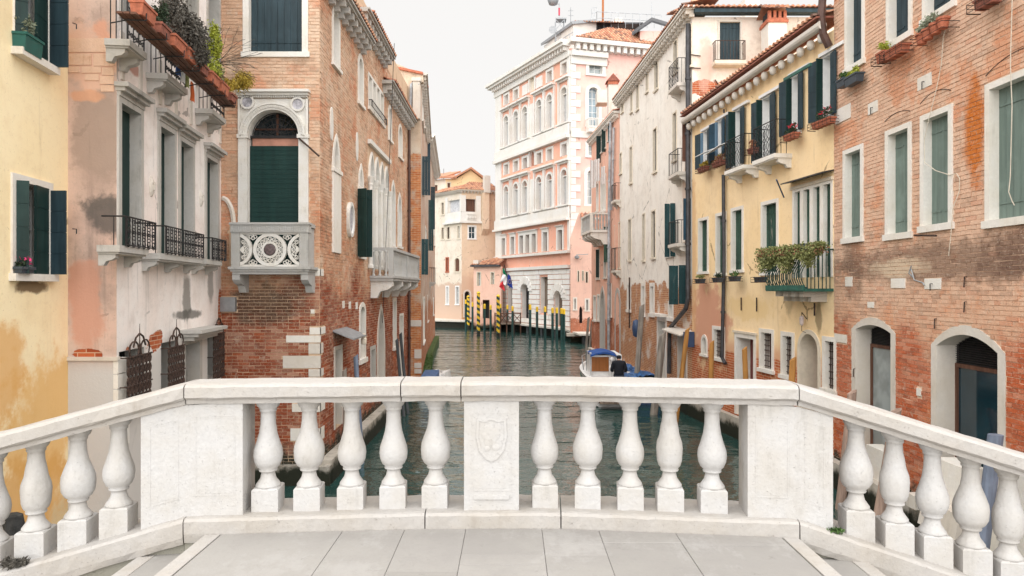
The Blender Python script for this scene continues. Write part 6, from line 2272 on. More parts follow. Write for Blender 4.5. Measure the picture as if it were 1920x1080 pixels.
# ================================================================== right bank: tall cream house
G3 = Frame(5.84, 37.0, 6.52, 24.7)
G3e = Frame(6.52, 24.7, 15.0, 24.7)
plaster('cream_plaster', lin('#f1ebe1'), lin('#e8ddcf'), lin('#9c9284'), streak=0.35, blotch=0.55, peel=(4.75, 0.95, '#c08a62', '#ad7050', '#dcc3a4'),
        spots=[(G3.s_(1158), 3.0, 1.5, 2.5, lin('#d3ab90'), 0.8), (G3.s_(1285), 7.6, 0.4, 1.6, lin('#c79b7d'), 0.5)], lump=0.4)
plaster('cream_end_plaster', lin('#e9ddd0'), lin('#dfcdbf'), lin('#a08a7a'), streak=0.3, blotch=0.8,
        spots=[(G3e.s_(1340), G3e.z_(1340, 165), 1.3, 0.3, 'brick', 1), (G3e.s_(1325), G3e.z_(1325, 120), 0.35, 0.9, lin('#cfa592'), 0.6), (G3e.s_(1420), G3e.z_(1420, 130), 0.5, 0.45, lin('#cda08c'), 0.5),
               (G3e.s_(1345), G3e.z_(1345, 205), 0.9, 0.22, lin('#e8e0d6'), 0.9)], lump=0.6)
ch3 = thing('house', 'tall cream plastered house with scattered narrow windows along the canal', 'house', (5.84, 37.0, 0))
kp = dict(fw=0.06, fill='dark', depth=0.07, sill=0.08, fm='cream_paint')
for (xl, xr, yt, yb) in ((1289, 1297, 52, 127), (1264, 1270, 78, 136), (1228, 1234, 116, 168), (1212, 1215.5, 136, 172), (1194, 1198, 156, 205), (1183, 1186, 170, 210), (1166, 1169, 194, 210),
                         (1262.5, 1268.5, 212, 300), (1225.5, 1231.5, 242, 322), (1181.5, 1185.5, 276, 343), (1162.5, 1166, 288, 325),
                         (1222.5, 1229, 396, 483), (1205.5, 1209.5, 402, 488), (1179, 1183.5, 412, 488), (1160.5, 1163.5, 418, 502), (1151.5, 1153.5, 424, 504)):
    window(ch3, G3, G3.box(xl, xr, yt, yb), **kp)
for (xl, xr, yt, yb) in ((1220.5, 1226, 537, 588), (1204, 1208.5, 537, 588), (1177.5, 1182, 535, 580), (1255.5, 1261, 572, 595)):
    window(ch3, G3, G3.box(xl, xr, yt, yb), fw=0.16, fill='panel', mat='grey_roller', depth=0.25, sill=0.15, fm='white_stone')
b1 = window(ch3, G3, G3.box(1283, 1291, 374, 448), fw=0.06, fill='shut', mat='petrol_blue', depth=0.05, sill=0.1)
window(ch3, G3, G3.box(1250, 1262, 384, 478), fw=0.06, fill='dark', depth=0.3, sill=0.1)
wns = [o for o in ch3.children if o.name.startswith('window')]


def flag(F, parent, px0, px1, yt, yb, mat, split=1, boards='v', ang=88, side=-1):
    """a leaf swung square to the wall: hinge at px1, free edge at px0 (towards the canal)"""
    k, t = F.at(px1)
    w = abs(px1 - px0) * t / FPX
    z0, z1 = EYE - (yb - 540) / FPX * t, EYE - (yt - 540) / FPX * t
    if side < 0:
        leaf(parent, F, k, z0, z1, w / split - 0.02, ang, side, mat, d=0.02, boards=boards)
        if split == 2:
            sa, ca = math.sin(math.radians(ang)), math.cos(math.radians(ang))
            leaf(parent, F, k - ca * w / 2, z0 - 0.02, z1 - 0.02, w / 2 - 0.02, ang, side, mat, d=0.02 + w / 2 * sa, boards=boards)


flag(G3, wns[-1], 1246, 1267, 381, 481, 'teal_dark', 2)
flag(G3, wns[-2], 1254, 1291, 497, 570, 'teal_dark', 2)
flag(G3, wns[7], 1279, 1295, 227, 303, 'brown_wood', 1)
flag(G3, b1, 1281, 1296, 372, 450, 'petrol_blue', 1)
for (xl, xr, ys, rl) in ((1272, 1294, 140, 0.9), (1275, 1296, 312, 0.85), (1276, 1294, 452, 0.85), (1152, 1160, 372, 0.9), (1151, 1161, 506, 1.2)):
    d = 0.45
    a, b = G3.s_(xl, d), G3.s_(xr, d)
    if xl == 1151 or xl == 1152:
        d = 0.35
        a, b = G3.s_(1158) - 0.1, G3.s_(1164) + 0.1
    t = G3.at((xl + xr) / 2, d)[1]
    b = min(b, G3.L - 0.35)
    if b - a < 0.9:
        a = b - 1.2
    slab_balcony(ch3, G3, a, b, EYE - (ys - 540) / FPX * t, d, th=0.12, mat='cement', rail=rl, step=0.2, style='bar' if ys > 300 else 'scroll', bh=0.25)
# water doors
window(ch3, G3, G3.box(1155, 1162, 548, 690), fw=0.25, rise=0.7, fill='glass', depth=0.4, sill=0, fm='grey_stone', name='water_gate')
a, b = G3.s_(1235), G3.s_(1248)
z1 = G3.z_(1241, 602)
dd_ = window(ch3, G3, (a, b, 0.7, z1), fw=0.2, fill='dark', depth=0.5, sill=0, fm='white_stone', name='water_gate')
MB().box(a - 0.3, b + 0.3, -0.3, 0, z1 + 0.2, z1 + 0.32).build('hood', 'white_stone', dd_, G3.M)
# lean-to roof over the gate at the corner
a, b = G3.s_(1262), G3.L
z1 = G3.z_(1270, 622)
dd_ = window(ch3, G3, (G3.s_(1272), G3.s_(1288), 0.7, z1 - 0.1), fw=0.06, fill='shut', mat='red_door', depth=0.4, sill=0, fm='cement', name='door')
MB().hexa([(a, -0.45, z1 + 0.02), (b, -0.45, z1 - 0.05), (b, 0, z1 + 0.1), (a, 0, z1 + 0.16), (a, -0.45, z1 + 0.07), (b, -0.45, z1), (b, 0, z1 + 0.15), (a, 0, z1 + 0.21)]).build('canopy', 'cement', dd_, G3.M)
# downpipe at the corner with its sloping foot
kx = G3.L - 0.12
pipe(ch3, G3, [(kx, 0.12, 14.2), (kx, 0.12, G3.z_(1295, 560)), (kx - 0.1, 0.16, G3.z_(1290, 578)), (G3.s_(1262), 0.14, G3.z_(1262, 616)), (G3.s_(1260), 0.12, G3.z_(1260, 700))], 0.085)
mb = MB()
k = G3.s_(1183)
mb.tube((k, -0.08, G3.z_(1183, 520)), (k, -0.08, G3.z_(1183, 615)), 0.04, 6)
mb.build('small_pipe', 'rusty_iron', ch3, G3.M)
pipe(ch3, G3, [(G3.s_(1156), 0.15, 13.5), (G3.s_(1153), 0.15, 10), (G3.s_(1151), 0.15, 9)], 0.07, 'pale_pipe', 'cable')
# balcony window on the end wall
a, b, z0, z1 = G3e.box(1349, 1388, 41, 118)
we = window(ch3, G3e, (a, b, z0, z1), fw=0.06, fill='shut', mat='slate_blue', depth=0.12, sill=0.0, fm='cement')
d = 0.4
slab_balcony(ch3, G3e, G3e.s_(1341, d), G3e.s_(1399, d), z0 - 0.02, d, th=0.13, mat='cream_paint', rail=0.7, step=0.12, nbr=0, style='bar', riron='rusty_iron')
mb = MB()
for (x0, y0, x1, y1) in ((1340, 150, 1350, 165), (1372, 145, 1378, 165), (1293, 103, 1313, 106), (1293, 128, 1313, 129)):
    mb.tube((G3e.s_(x0), -0.05, G3e.z_(x0, y0)), (G3e.s_(x1), -0.05, G3e.z_(x1, y1)), 0.02, 5)
mb.build('iron_tie', 'rusty_iron', ch3, G3e.M)
wall(ch3, G3, 0, G3.L, -0.5, 14.55, 'cream_plaster', ends=(True, False), th=0.55)
wall(ch3, G3e, 0, G3e.L, 9.5, 14.4, 'cream_end_plaster', ends=(False, True), th=0.5)
core(ch3, [(6.45, 36.9), (7.1, 25.3), (14.9, 25.3), (14.9, 36.9)], -0.5, 14.3, 'cream_end_plaster')
MB().box(-0.02, G3.L, -0.2, 0, -0.5, 0.72).build('water_ledge', 'ledge_stone', ch3, G3.M)
eave(ch3, G3, -0.1, G3.L + 0.3, 14.72, 0.4, 'white_stone', 0.34, bw=0.13, bh=0.14, hgt=0.14, bmat='cement')
MB().box(0.0, G3e.L, -0.35, 0, 14.45, 14.58).build('eaves_board', 'slate_blue', ch3, G3e.M)
tiled_roof(ch3, (6.1, 24.3, 14.6), (1, 0, 0), (0, 1, 0.3), 9.0, 3.0, step=0.19)
tiled_roof(ch3, (5.42, 37.0, 14.74), (G3.X[0], G3.X[1], 0), (1, 0.05, 0.3), G3.L + 0.3, 1.6, step=0.2)

# ================================================================== right bank: narrow orange house
G4 = Frame(5.22, 44.8, 5.84, 37.05)
plaster('orange_plaster', lin('#eeb49a'), lin('#e9b9a2'), lin('#a87a66'), streak=0.4, blotch=0.7, peel=(2.6, 1.3, '#b86a48', '#a8583a', '#cfae94'), low=(9.9, 0.2, lin('#dc9a7e'), 0.0), lump=0.4)
h4 = thing('house', 'narrow salmon orange house with laundry and a white stone balcony', 'house', (5.22, 44.8, 0))
for (xl, xr, yt, yb, m) in ((1121, 1124, 262, 292, 1), (1127, 1130, 250, 285, 1), (1133, 1136, 242, 278, 1), (1141, 1144, 228, 262, 1), (1119, 1122, 345, 395, 0), (1127, 1131, 335, 395, 0), (1132, 1136, 330, 395, 0), (1119, 1124, 470, 522, 2), (1133, 1137, 492, 520, 2),
                            (1113.5, 1117.5, 557, 600, 0), (1121, 1124, 555, 600, 0), (1142, 1146, 535, 592, 3)):
    window(h4, G4, G4.box(xl, xr, yt, yb), fw=0.12, fill='shut' if m in (1, 2) else 'panel', mat='dark_green' if m in (1, 2) else 'grey_roller', depth=0.15 if m in (1, 2) else 0.3, sill=0.1, split=1, fm='white_stone' if m in (0, 3) else 'cement')
window(h4, G4, G4.box(1127, 1133, 545, 670), fw=0.3, rise=0.8, kind='gothic', fill='panel', mat='grey_roller', depth=0.3, sill=0, fm='grey_stone', name='water_gate')
w4 = [o for o in h4.children if o.name.startswith('window')]
for (px0, px1, yt, yb, i, m) in ((1118, 1127, 255, 305, 0, 'dark_green'), (1128, 1136, 242, 285, 1, 'dark_green'), (1140, 1145, 225, 265, 3, 'teal_dark'), (1117, 1124, 468, 520, 7, 'dark_green'), (1132, 1141, 425, 492, 8, 'weathered_green')):
    flag(G4, w4[i], px0, px1, yt, yb, m, 1)
d = 1.1
k, t = G4.at(1139, 0)
a, b = G4.s_(1122), G4.s_(1142)
zf = EYE + (540 - 432) / FPX * t
zr = zf + 1.0
mb = MB()
mb.box(a, b, -d, 0, zf - 0.14, zf)
bb4 = mb.build('balcony', 'white_stone', h4, G4.M)
MB().box(a, b, -d, -d + 0.16, zr - 0.1, zr).box(b - 0.16, b, -d + 0.161, 0, zr - 0.1, zr).box(a, a + 0.16, -d + 0.161, 0, zr - 0.1, zr).build('coping', 'white_stone', bb4, G4.M)
for x in (a + 0.08, b - 0.08):
    MB().box(x - 0.08, x + 0.08, -d + 0.0, -d + 0.16, zf, zr - 0.101).build('post', 'white_stone', bb4, G4.M)
for i in range(5):
    link(bpy.data.objects.new('baluster', bm_), bb4, G4.M @ Matrix.Translation((b - 0.08, -0.15 - i * 0.18, zf)) @ Matrix.Diagonal((1.2, 1.2, 0.9 / bh_, 1)))
for i in range(int((b - a) / 0.22)):
    link(bpy.data.objects.new('baluster', bm_), bb4, G4.M @ Matrix.Translation((a + 0.2 + i * 0.22, -d + 0.08, zf)) @ Matrix.Diagonal((1, 1, 0.9 / bh_, 1)))
for i in range(4):
    mb = MB()
    bracket(mb, a + 0.1 + (b - a - 0.4) * i / 3, 0.22, d * 0.95, zf - 0.141, 0.7)
    mb.build('bracket', 'white_stone', bb4, G4.M)
wall(h4, G4, 0, G4.L, -0.5, 14.1, 'orange_plaster', ends=(True, False))
core(h4, [(5.8, 44.7), (6.3, 37.2), (13, 37.2), (13, 44.7)], -0.5, 14.0, 'orange_plaster')
MB().box(-0.02, G4.L, -0.25, 0, -0.5, 0.7).build('water_ledge', 'ledge_stone', h4, G4.M)
eave(h4, G4, -0.1, G4.L - 0.1, 14.25, 0.35, 'white_stone', 0.34, bw=0.12, bh=0.13, hgt=0.12)
tiled_roof(h4, G4.pt(0, 0.3, 14.27), (G4.X[0], G4.X[1], 0), (1, 0.05, 0.3), G4.L, 1.2)
pipe(h4, G4, [(G4.s_(1150), 0.15, 14.0), (G4.s_(1147), 0.15, 9.0), (G4.s_(1146), 0.15, 0.7)], 0.09, 'pale_pipe')
# chimney with gabled cap between the houses
cc = thing('chimney', 'pale chimney with a small gabled cap in front of the pink palace side', 'chimney', (5.6, 38, 14.2))
Y2 = 38.5
x0, x1 = cx_(1141, Y2), cx_(1158, Y2)
MB().box(x0, x1, Y2, Y2 + 0.6, 13.9, EYE + (540 - 158) / FPX * Y2).build('shaft', 'cement', cc)
MB().prism([(x0 - 0.12, EYE + (540 - 152) / FPX * Y2), (x1 + 0.12, EYE + (540 - 152) / FPX * Y2), ((x0 + x1) / 2, EYE + (540 - 138) / FPX * Y2)], Y2 - 0.1, Y2 + 0.7).build('cap', 'terracotta_dark', cc)
MB().box(x0 - 0.03, x1 + 0.03, Y2 - 0.04, Y2 + 0.64, EYE + (540 - 158) / FPX * Y2, EYE + (540 - 152.2) / FPX * Y2).build('collar', 'terracotta', cc)
MB().box(cx_(1120, 42), cx_(1141, 42), 42, 43, EYE + (540 - 192) / FPX * 42, EYE + (540 - 168) / FPX * 42).build('water_tank', 'cement', cc)
# laundry
for i, (px, y0, y1, w_) in enumerate([(1111, 300, 352, 0.45), (1117, 298, 340, 0.35), (1127, 312, 345, 0.3)]):
    k, t = G4.at(px, 0.4)
    z1, z0 = EYE - (y0 - 540) / FPX * t, EYE - (y1 - 540) / FPX * t
    mb = MB()
    n = 8
    vs = []
    for j in range(n + 1):
        for q in (0, 1):
            vs.append((k + 0.05 * math.sin(j * 1.7), -0.15 - w_ * 0.9 * j / n, (z1 if q else z0) + 0.03 * math.sin(j)))
    mb.add(vs + [(x + 0.01, y, z) for x, y, z in vs], [(j * 2, j * 2 + 2, j * 2 + 3, j * 2 + 1) for j in range(n)])
    tag(mb.build('sheet', 'white_cloth', None, G4.M), ['largest white sheet hung out to dry high on the orange house', 'second white sheet behind the largest one on the orange house', 'small white cloth drying nearest the drainpipe'][i], 'laundry')

# ================================================================== far palace used as a hotel
HF = Frame(-1.78, 78.1, 5.5, 64.0)
HS = Frame(5.5, 64.0, 15.0, 66.6)
plaster('palace_pink', lin('#eca68a'), lin('#efb59c'), lin('#cfa08c'), streak=0.2, blotch=0.7, lump=0.15)
plaster('palace_pink_side', lin('#eeb4a8'), lin('#efc4b6'), lin('#d69a8a'), streak=0.3, blotch=0.8, lump=0.15)
hp = thing('palace', 'grand pink and white palace with rows of arched windows at the end of the canal', 'palace', (5.5, 64, 0))
S = lambda px: HF.s_(px)
Z = lambda py: HF.z_(1059, py)
cols = [950.5, 968.5, 985.5, 1012, 1031.5, 1059]
ws = HF.L
zc = Z(84)
# white facing sheets between storeys (stone dressings), pink panels stay as wall
def stonebox(px0, px1, y0, y1, p=0.12, name='stone_dressing', mat='hotel_stone'):
    a = 0 if px0 is None else S(px0)
    b = ws + 0.0 if px1 is None else S(px1)
    return MB().box(a, b, -p, 0.0, Z(y1), Z(y0)).build(name, mat, hp, HF.M)


for (ya, yb, nm, wv) in ((164, 231, 'arch', 1.05), (318, 384, 'arch', 1.05)):
    for i, c in enumerate(cols):
        s = S(c)
        z1, z0 = Z(ya), Z(yb)
        wn_ = window(hp, HF, (s - 0.52, s + 0.52, z0, z1), fw=0.22, rise=True, fill='panel', mat='grey_roller', depth=0.3, sill=0, fm='hotel_stone', proud=0.14, th=0.5)
        MB().box(s - 0.52, s + 0.52, 0.1, 0.27, z1 - 0.62, z1 - 0.52).build('transom', 'hotel_stone', wn_, HF.M)
        if ya == 318:
            MB().prism([(s + 0.5 * math.cos(t * math.pi / 8), z1 - 0.52 + 0.5 * math.sin(t * math.pi / 8)) for t in range(9)], 0.24, 0.27).build('tympanum', 'pink_roller', wn_, HF.M)
    # piers beside windows
    for c in cols:
        s = S(c)
        for q in (-0.95, 0.95):
            MB().box(s + q - 0.1, s + q + 0.1, -0.2, 0, Z(yb) - 0.3, Z(ya) + 0.55).build('pilaster', 'hotel_stone', hp, HF.M)
        MB().box(s - 1.1, s + 1.1, -0.5, 0, Z(ya) + 0.72, Z(ya) + 0.9).build('window_cornice', 'hotel_stone', hp, HF.M)
        MB().box(s - 1.02, s + 1.02, -0.24, 0, Z(ya) + 0.551, Z(ya) + 0.719).build('entablature', 'hotel_stone', hp, HF.M)
        # small balustrade below
        o = MB().box(s - 1.2, s + 1.2, -0.34, 0, Z(yb) - 0.15, Z(yb)).build('sill_balustrade', 'hotel_stone', hp, HF.M)
        MB().box(s - 1.2, s + 1.2, -0.05, 0, Z(yb) - 0.95, Z(yb) - 0.151).build('back', 'hotel_stone', o, HF.M)
        mb = MB()
        for j in range(7):
            x = s - 0.95 + 1.9 * j / 6
            mb.lathe([(0.05, 0), (0.1, 0.28), (0.04, 0.6), (0.08, 0.79)], (x, -0.2, Z(yb) - 0.95), 6)
        mb.build('balusters', 'hotel_stone', o, HF.M)
# centre bay plain
for (y0, y1) in ((164, 236), (318, 392)):
    stonebox(991, 1004, y0, y1, 0.06)
# square windows of the low storeys
for (ya, yb, lst) in ((118, 139, cols), (270, 292, cols)):
    for i, c in enumerate(lst):
        s = S(c)
        mt = 'brown_wood' if (ya == 270 and i in (2, 3)) else 'grey_roller'
        blind = ya == 118 and i in (2, 3)
        if blind:
            MB().box(s - 0.6, s + 0.6, -0.1, 0, Z(yb), Z(ya)).build('blind_panel', 'hotel_stone', hp, HF.M)
        else:
            window(hp, HF, (s - 0.48, s + 0.48, Z(yb), Z(ya)), fw=0.24, fill='panel', mat=mt, depth=0.5, sill=0.0, fm='hotel_stone', proud=0.1, th=0.55)
    s = S(998.5)
    window(hp, HF, (s - 0.55, s + 0.55, Z(yb) , Z(ya) + 0.5), fw=0.22, rise=True, fill='panel', mat='cream_paint' if ya == 118 else 'pink_roller', depth=0.2, sill=0, fm='hotel_stone', proud=0.12, th=0.5)
# horizontal bands
for (y0, y1, p) in ((236, 256, 0.3), (256, 262, 0.5), (390, 410, 0.3), (410, 414, 0.55), (470, 475, 0.4), (497, 503, 0.35), (148, 151, 0.3) , (303, 306, 0.3)):
    if y0 in (148, 303):
        continue
    stonebox(None, None, y0, y1, p, 'string_course')
# piano windows
for c in (945, 962, 978.5, 990, 1002, 1023, 1051):
    s = S(c)
    window(hp, HF, (s - 0.42, s + 0.42, Z(468), Z(430)), fw=0.26, fill='glass', depth=0.35, sill=0.0, fm='hotel_stone', proud=0.1, hood=0.16, th=0.5)
# rusticated base: courses of blocks
blks = []
for (c, w_, ya, yb, rs) in ((957, 0.62, 520, 590, 0.25), (986, 0.85, 530, 606, 0.85), (1021, 0.78, 518, 590, 0.0), (1048, 0.72, 545, 612, 0.72)):
    s = S(c)
    window(hp, HF, (s - w_, s + w_, max(0.95, Z(yb)), Z(ya)), fw=0.0, rise=rs, fill='panel' if c != 986 else 'dark', mat='grey_wood', depth=0.5, sill=0, fm='rustic_stone', proud=0.004, name='door' if yb > 600 else 'window', th=0.6)
    blks.append((s - w_ - 0.05, s + w_ + 0.05, max(0.95, Z(yb)), Z(ya)))
    if rs == 0.85 or rs == 0.72:
        n = 9
        vo = []
        for k in range(n):
            t0, t1 = math.pi * k / n + 0.03, math.pi * (k + 1) / n - 0.03
            zs0 = Z(ya) - rs
            mb = MB()
            mb.prism([(s + w_ * math.cos(t0), zs0 + rs * math.sin(t0)), (s + (w_ + 0.7) * math.cos(t0), zs0 + (rs + 0.7) * math.sin(t0)), (s + (w_ + 0.7) * math.cos(t1), zs0 + (rs + 0.7) * math.sin(t1)), (s + w_ * math.cos(t1), zs0 + rs * math.sin(t1))], -0.22, 0)
            mb.build('voussoir', 'rustic_stone', hp, HF.M)
r_ = random.Random(3)
zz = 0.95
ztop = Z(504)
i = 0
n_c = 11
hgt = (ztop - zz) / n_c
while i < n_c:
    za, zb = zz + i * hgt + 0.03, zz + (i + 1) * hgt - 0.03
    spans, p = [], 0.0
    for (a, b, c0, c1) in sorted(blks):
        if c0 - 0.05 < (za + zb) / 2 < c1 + 0.05:
            spans.append((p, a))
            p = b
    spans.append((p, ws + 0.0))
    for a, b in spans:
        x = a
        while x < b - 0.1:
            L_ = min(b, x + r_.uniform(1.0, 1.7))
            if b - L_ < 0.4:
                L_ = b
            o = MB().box(x + 0.025, L_ - 0.025, -0.12 - r_.random() * 0.05, 0, za, zb, skip=('k',)).build('rusticated_block', 'rustic_stone', hp, HF.M)
            x = L_
    i += 1
wall(hp, HF, 0, ws, 0.2, Z(97), 'palace_pink', ends=(True, False), th=0.6)
# main cornice
zt = Z(82)
MB().box(-0.9, ws + 0.0, -1.05, 0, zt - 0.3, zt).box(-0.7, ws, -0.85, 0, zt - 0.55, zt - 0.301).box(-0.2, ws, -0.25, 0, Z(112), zt - 0.95).build('main_cornice', 'hotel_stone', hp, HF.M)
me_ = MB().box(-0.09, 0.09, -0.62, 0, zt - 0.92, zt - 0.56).mesh('modillion', 'hotel_stone')
for i in range(32):
    link(bpy.data.objects.new('modillion', me_), hp, HF.M @ Matrix.Translation((-0.2 + (ws + 0.1) * (i + 0.5) / 32, 0, 0)))
# corner quoins of the front
for (y0, y1) in ((108, 256), (262, 410), (414, 470)):
    stonebox(1066, None, y0, y1, 0.14, 'corner_pier')
    MB().box(0, S(941), -0.14, 0, Z(y1), Z(y0)).build('corner_pier', 'hotel_stone', hp, HF.M)

# side wall
for (q, rs, fl) in (((1104, 1129, 116, 139), 0, 'pale'), ((1103, 1122, 164, 236), True, 'sky'), ((1103, 1114, 272, 292), 0, 'pale'), ((1101, 1112, 320, 383), True, 'pale')):
    a, b, z0, z1 = HS.box(*q)
    window(hp, HS, (a, b, z0, z1), fw=0.32, rise=rs, fill=fl, depth=0.35, sill=0.2, fm='hotel_stone', proud=0.1, th=0.5)
a, b, z0, z1 = HS.box(1098, 1128, 232, 240)
zb_ = HS.z_(1112, 246)
o = MB().box(a, b, -0.9, 0, zb_ - 0.25, zb_).build('balcony', 'hotel_stone', hp, HS.M)
scroll_rail(o, HS, a, b, zb_, zb_ + 1.0, 0.85, 'hotel_stone', 0.25, r=0.03, style='bar')
# toothed quoins
n = 26
zlo, zhi = 9.0, HS.z_(1080, 108)
for i in range(n):
    z0, z1 = zlo + (zhi - zlo) * i / n, zlo + (zhi - zlo) * (i + 1) / n
    MB().box(0.0, 0.95 if i % 2 else 0.5, -0.1, 0, z0 + 0.02, z1 - 0.02).build('quoin', 'hotel_stone', hp, HS.M)
MB().box(0, HS.s_(1137), -0.2, 0, HS.z_(1080, 258), HS.z_(1080, 246)).build('string_course', 'hotel_stone', hp, HS.M)
wall(hp, HS, 0, HS.L, 0.2, HS.z_(1080, 92), 'palace_pink_side', ends=(False, True), th=0.6)
a = HS.s_(1137)
MB().box(0, a, -0.5, 0, zt - 1.5, zt - 1.0).box(0, a, -0.2, 0, zt - 2.2, zt - 1.501).build('entablature', 'hotel_stone', hp, HS.M)
MB().box(-0.3, HS.L, -0.95, 0, zt - 0.4, zt).build('main_cornice', 'hotel_stone', hp, HS.M)
me_ = MB().box(-0.18, 0.18, -0.7, 0, zt - 0.95, zt - 0.41).mesh('modillion', 'hotel_stone')
for i in range(16):
    link(bpy.data.objects.new('modillion', me_), hp, HS.M @ Matrix.Translation((0.5 + 0.68 * i, 0, 0)))
core(hp, [(5.9, 64.9), (14.9, 67.2), (13, 82), (-1.0, 78.6)], 0.2, zt - 0.6, 'palace_pink')
# hipped tile roof at the side
us = Vector((HS.Y[0], HS.Y[1], 0.72))
tiled_roof(hp, HS.pt(0.2, 0.9, zt + 0.02), (HS.X[0], HS.X[1], 0), us, 9.6, 6, step=0.32, course=0.6, clip=lambda u: (0, max(0.3, min(4.6, u * 0.95, (10.8 - u) * 1.6))))
# rooftop: attic rooms, rail, masts
tp = thing('roof_terrace', 'rooftop attic room with dark edged roof above the pink palace', 'attic', (5.5, 68, zt))
def RX(px, Y):
    return (px - 960) / FPX * Y
def RZ(py, Y):
    return EYE + (540 - py) / FPX * Y
Y2 = 68.5
mb = MB()
P = lambda px, Y, z: (RX(px, Y), Y, z)
mb.add([P(1075, 68.5, zt), P(1118, 69.8, zt), P(1118, 69.8, RZ(42, 69.8)), P(1075, 68.5, RZ(46, 68.5)), P(1020, 80, zt), P(1020, 80, RZ(86, 80))], [(0, 1, 2, 3), (4, 0, 3, 5)])
mb.build('attic_wall', 'hotel_stone', tp)
mb = MB()
a, b, c_, d_ = Vector(P(1073, 68.2, RZ(45, 68.2))), Vector(P(1120, 69.5, RZ(41, 69.5))), Vector(P(1014, 80.5, RZ(86, 80.5))), Vector(P(1100, 76, RZ(50, 76)))
for u in (0,):
    mb.hexa([a, b, d_, c_, a + Vector((0, 0, 0.3)), b + Vector((0, 0, 0.3)), d_ + Vector((0, 0, 0.3)), c_ + Vector((0, 0, 0.3))])
mb.build('attic_roof', 'grey_metal', tp)
tiled_roof(tp, (RX(1076, 68.6), 68.6, RZ(44, 68.6) + 0.2), (1, 0.2, 0.05), (0.1, 1, 0.35), 5.4, 2.2, step=0.3, course=0.5)
mb = MB()
Y2 = 70.5
mb.box(RX(1113, Y2), RX(1145, Y2), Y2, Y2 + 3, zt, RZ(39, Y2))
mb.build('stair_head', 'pipe', tp)
mb = MB()
mb.box(RX(1108, Y2), RX(1205, Y2), Y2 - 0.3, Y2 + 3.2, RZ(47, Y2), RZ(44, Y2))
mb.build('flat_roof', 'pipe', tp)
tiled_roof(tp, (RX(1135, Y2 + 1), Y2 + 1, RZ(45, Y2 + 1)), (1, 0, 0), (0, 1, 0.3), 4.0, 1.2, step=0.3, course=0.5)
mb = MB()
mb.box(RX(1155, Y2), RX(1168, Y2), Y2 + 0.5, Y2 + 1.2, RZ(45, Y2), RZ(29, Y2))
mb.build('duct', 'hotel_stone', tp)
dm = thing('dormer', 'small hipped dormer with pale wall at the back of the palace roof', 'dormer', (RX(1205, 66), 66, zt))
Y2 = 65.9
mb = MB()
mb.box(RX(1200, Y2), RX(1245, Y2), Y2, Y2 + 3, zt - 1, RZ(58, Y2))
mb.build('wall', 'palace_pink_side', dm)
mb = MB()
mb.add([P(1185, 65.5, RZ(64, 65.5)), P(1222, 65.5, RZ(38, 65.5)), P(1262, 65.5, RZ(50, 65.5)), P(1262, 69, RZ(50, 69) + 0.3), P(1222, 69, RZ(38, 69) + 0.3), P(1185, 69, RZ(64, 69) + 0.3),
        P(1185, 65.5, RZ(67, 65.5)), P(1222, 65.5, RZ(42, 65.5)), P(1262, 65.5, RZ(54, 65.5))],
       [(0, 1, 4, 5), (1, 2, 3, 4), (0, 6, 7, 1), (1, 7, 8, 2)])
mb.build('roof', 'pipe', dm)
# railing along the cornice and around the top
fe = thing('roof_railing', 'light metal railing along the roof edge of the pink palace', 'railing', (1, 72, zt))
mb = MB()
s0_, s1_ = HF.s_(1002, -0.6), HF.s_(1078, -0.6)
nn_ = 12
for h in (0.45, 0.9):
    mb.tube((s0_, 0.4, zt + h), (s1_, 0.4, zt + h), 0.035, 4)
for i in range(nn_ + 1):
    x = s0_ + (s1_ - s0_) * i / nn_
    mb.tube((x, 0.4, zt), (x, 0.4, zt + 0.95), 0.03, 4)
mb.build('rail', 'pale_pipe', fe, HF.M)
mb = MB()
Y2 = 70.0
for (x0, x1, yb_, yt_, n) in ((1109, 1119, 35, 15, 2), (1119, 1240, 45, 22, 9)):
    for h in (0.5, 1.0):
        z = RZ(yb_, Y2) + (RZ(yt_, Y2) - RZ(yb_, Y2)) * h
        z2 = z - (0.35 if x0 == 1119 else -0.1)
        mb.tube((RX(x0, Y2), Y2, z), (RX(x1, Y2), Y2, z2), 0.03, 4)
    for i in range(n + 1):
        x = x0 + (x1 - x0) * i / n
        zt_ = RZ(yt_, Y2) - (0.35 * i / n if x0 == 1119 else 0)
        mb.tube((RX(x, Y2), Y2, RZ(yb_, Y2) - 0.4), (RX(x, Y2), Y2, zt_), 0.026, 4)
mb.build('upper_rail', 'pale_pipe', fe)
o = thing('flagpole', 'rusty orange pole standing on the roof of the pink palace', 'pole', (RX(1131, 70), 70, RZ(38, 70)))
MB().tube((RX(1131, 70), 70.2, RZ(40, 70)), (RX(1131, 70), 70.2, RZ(-30, 70)), 0.11, 8).build('mast', 'rust_orange', o)
o = thing('antenna_mast', 'lattice antenna mast with dishes on the roof of the pink palace', 'antenna', (RX(1052, 73), 73, zt))
Y2 = 73.0
mb = MB()
for (x) in (1042, 1058):
    for dy in (0, 0.9):
        mb.tube((RX(x, Y2), Y2 + dy, zt - 0.3), (RX(x, Y2), Y2 + dy, RZ(36, Y2)), 0.06, 4)
for i in range(5):
    z0_, z1_ = zt + i * (RZ(36, Y2) - zt) / 5, zt + (i + 1) * (RZ(36, Y2) - zt) / 5
    mb.tube((RX(1042, Y2), Y2, z0_), (RX(1058, Y2), Y2, z1_), 0.035, 4)
    mb.tube((RX(1058, Y2), Y2, z0_), (RX(1042, Y2), Y2, z1_), 0.035, 4)
mb.box(RX(1042, Y2), RX(1062, Y2), Y2 - 0.1, Y2 + 1, RZ(36, Y2), RZ(33.5, Y2))
mb.build('lattice', 'grey_metal', o)
mb = MB()
mb.lathe([(0.0, 0), (0.3, 0.06), (0.42, 0.2)], (0, 0, 0), 14)
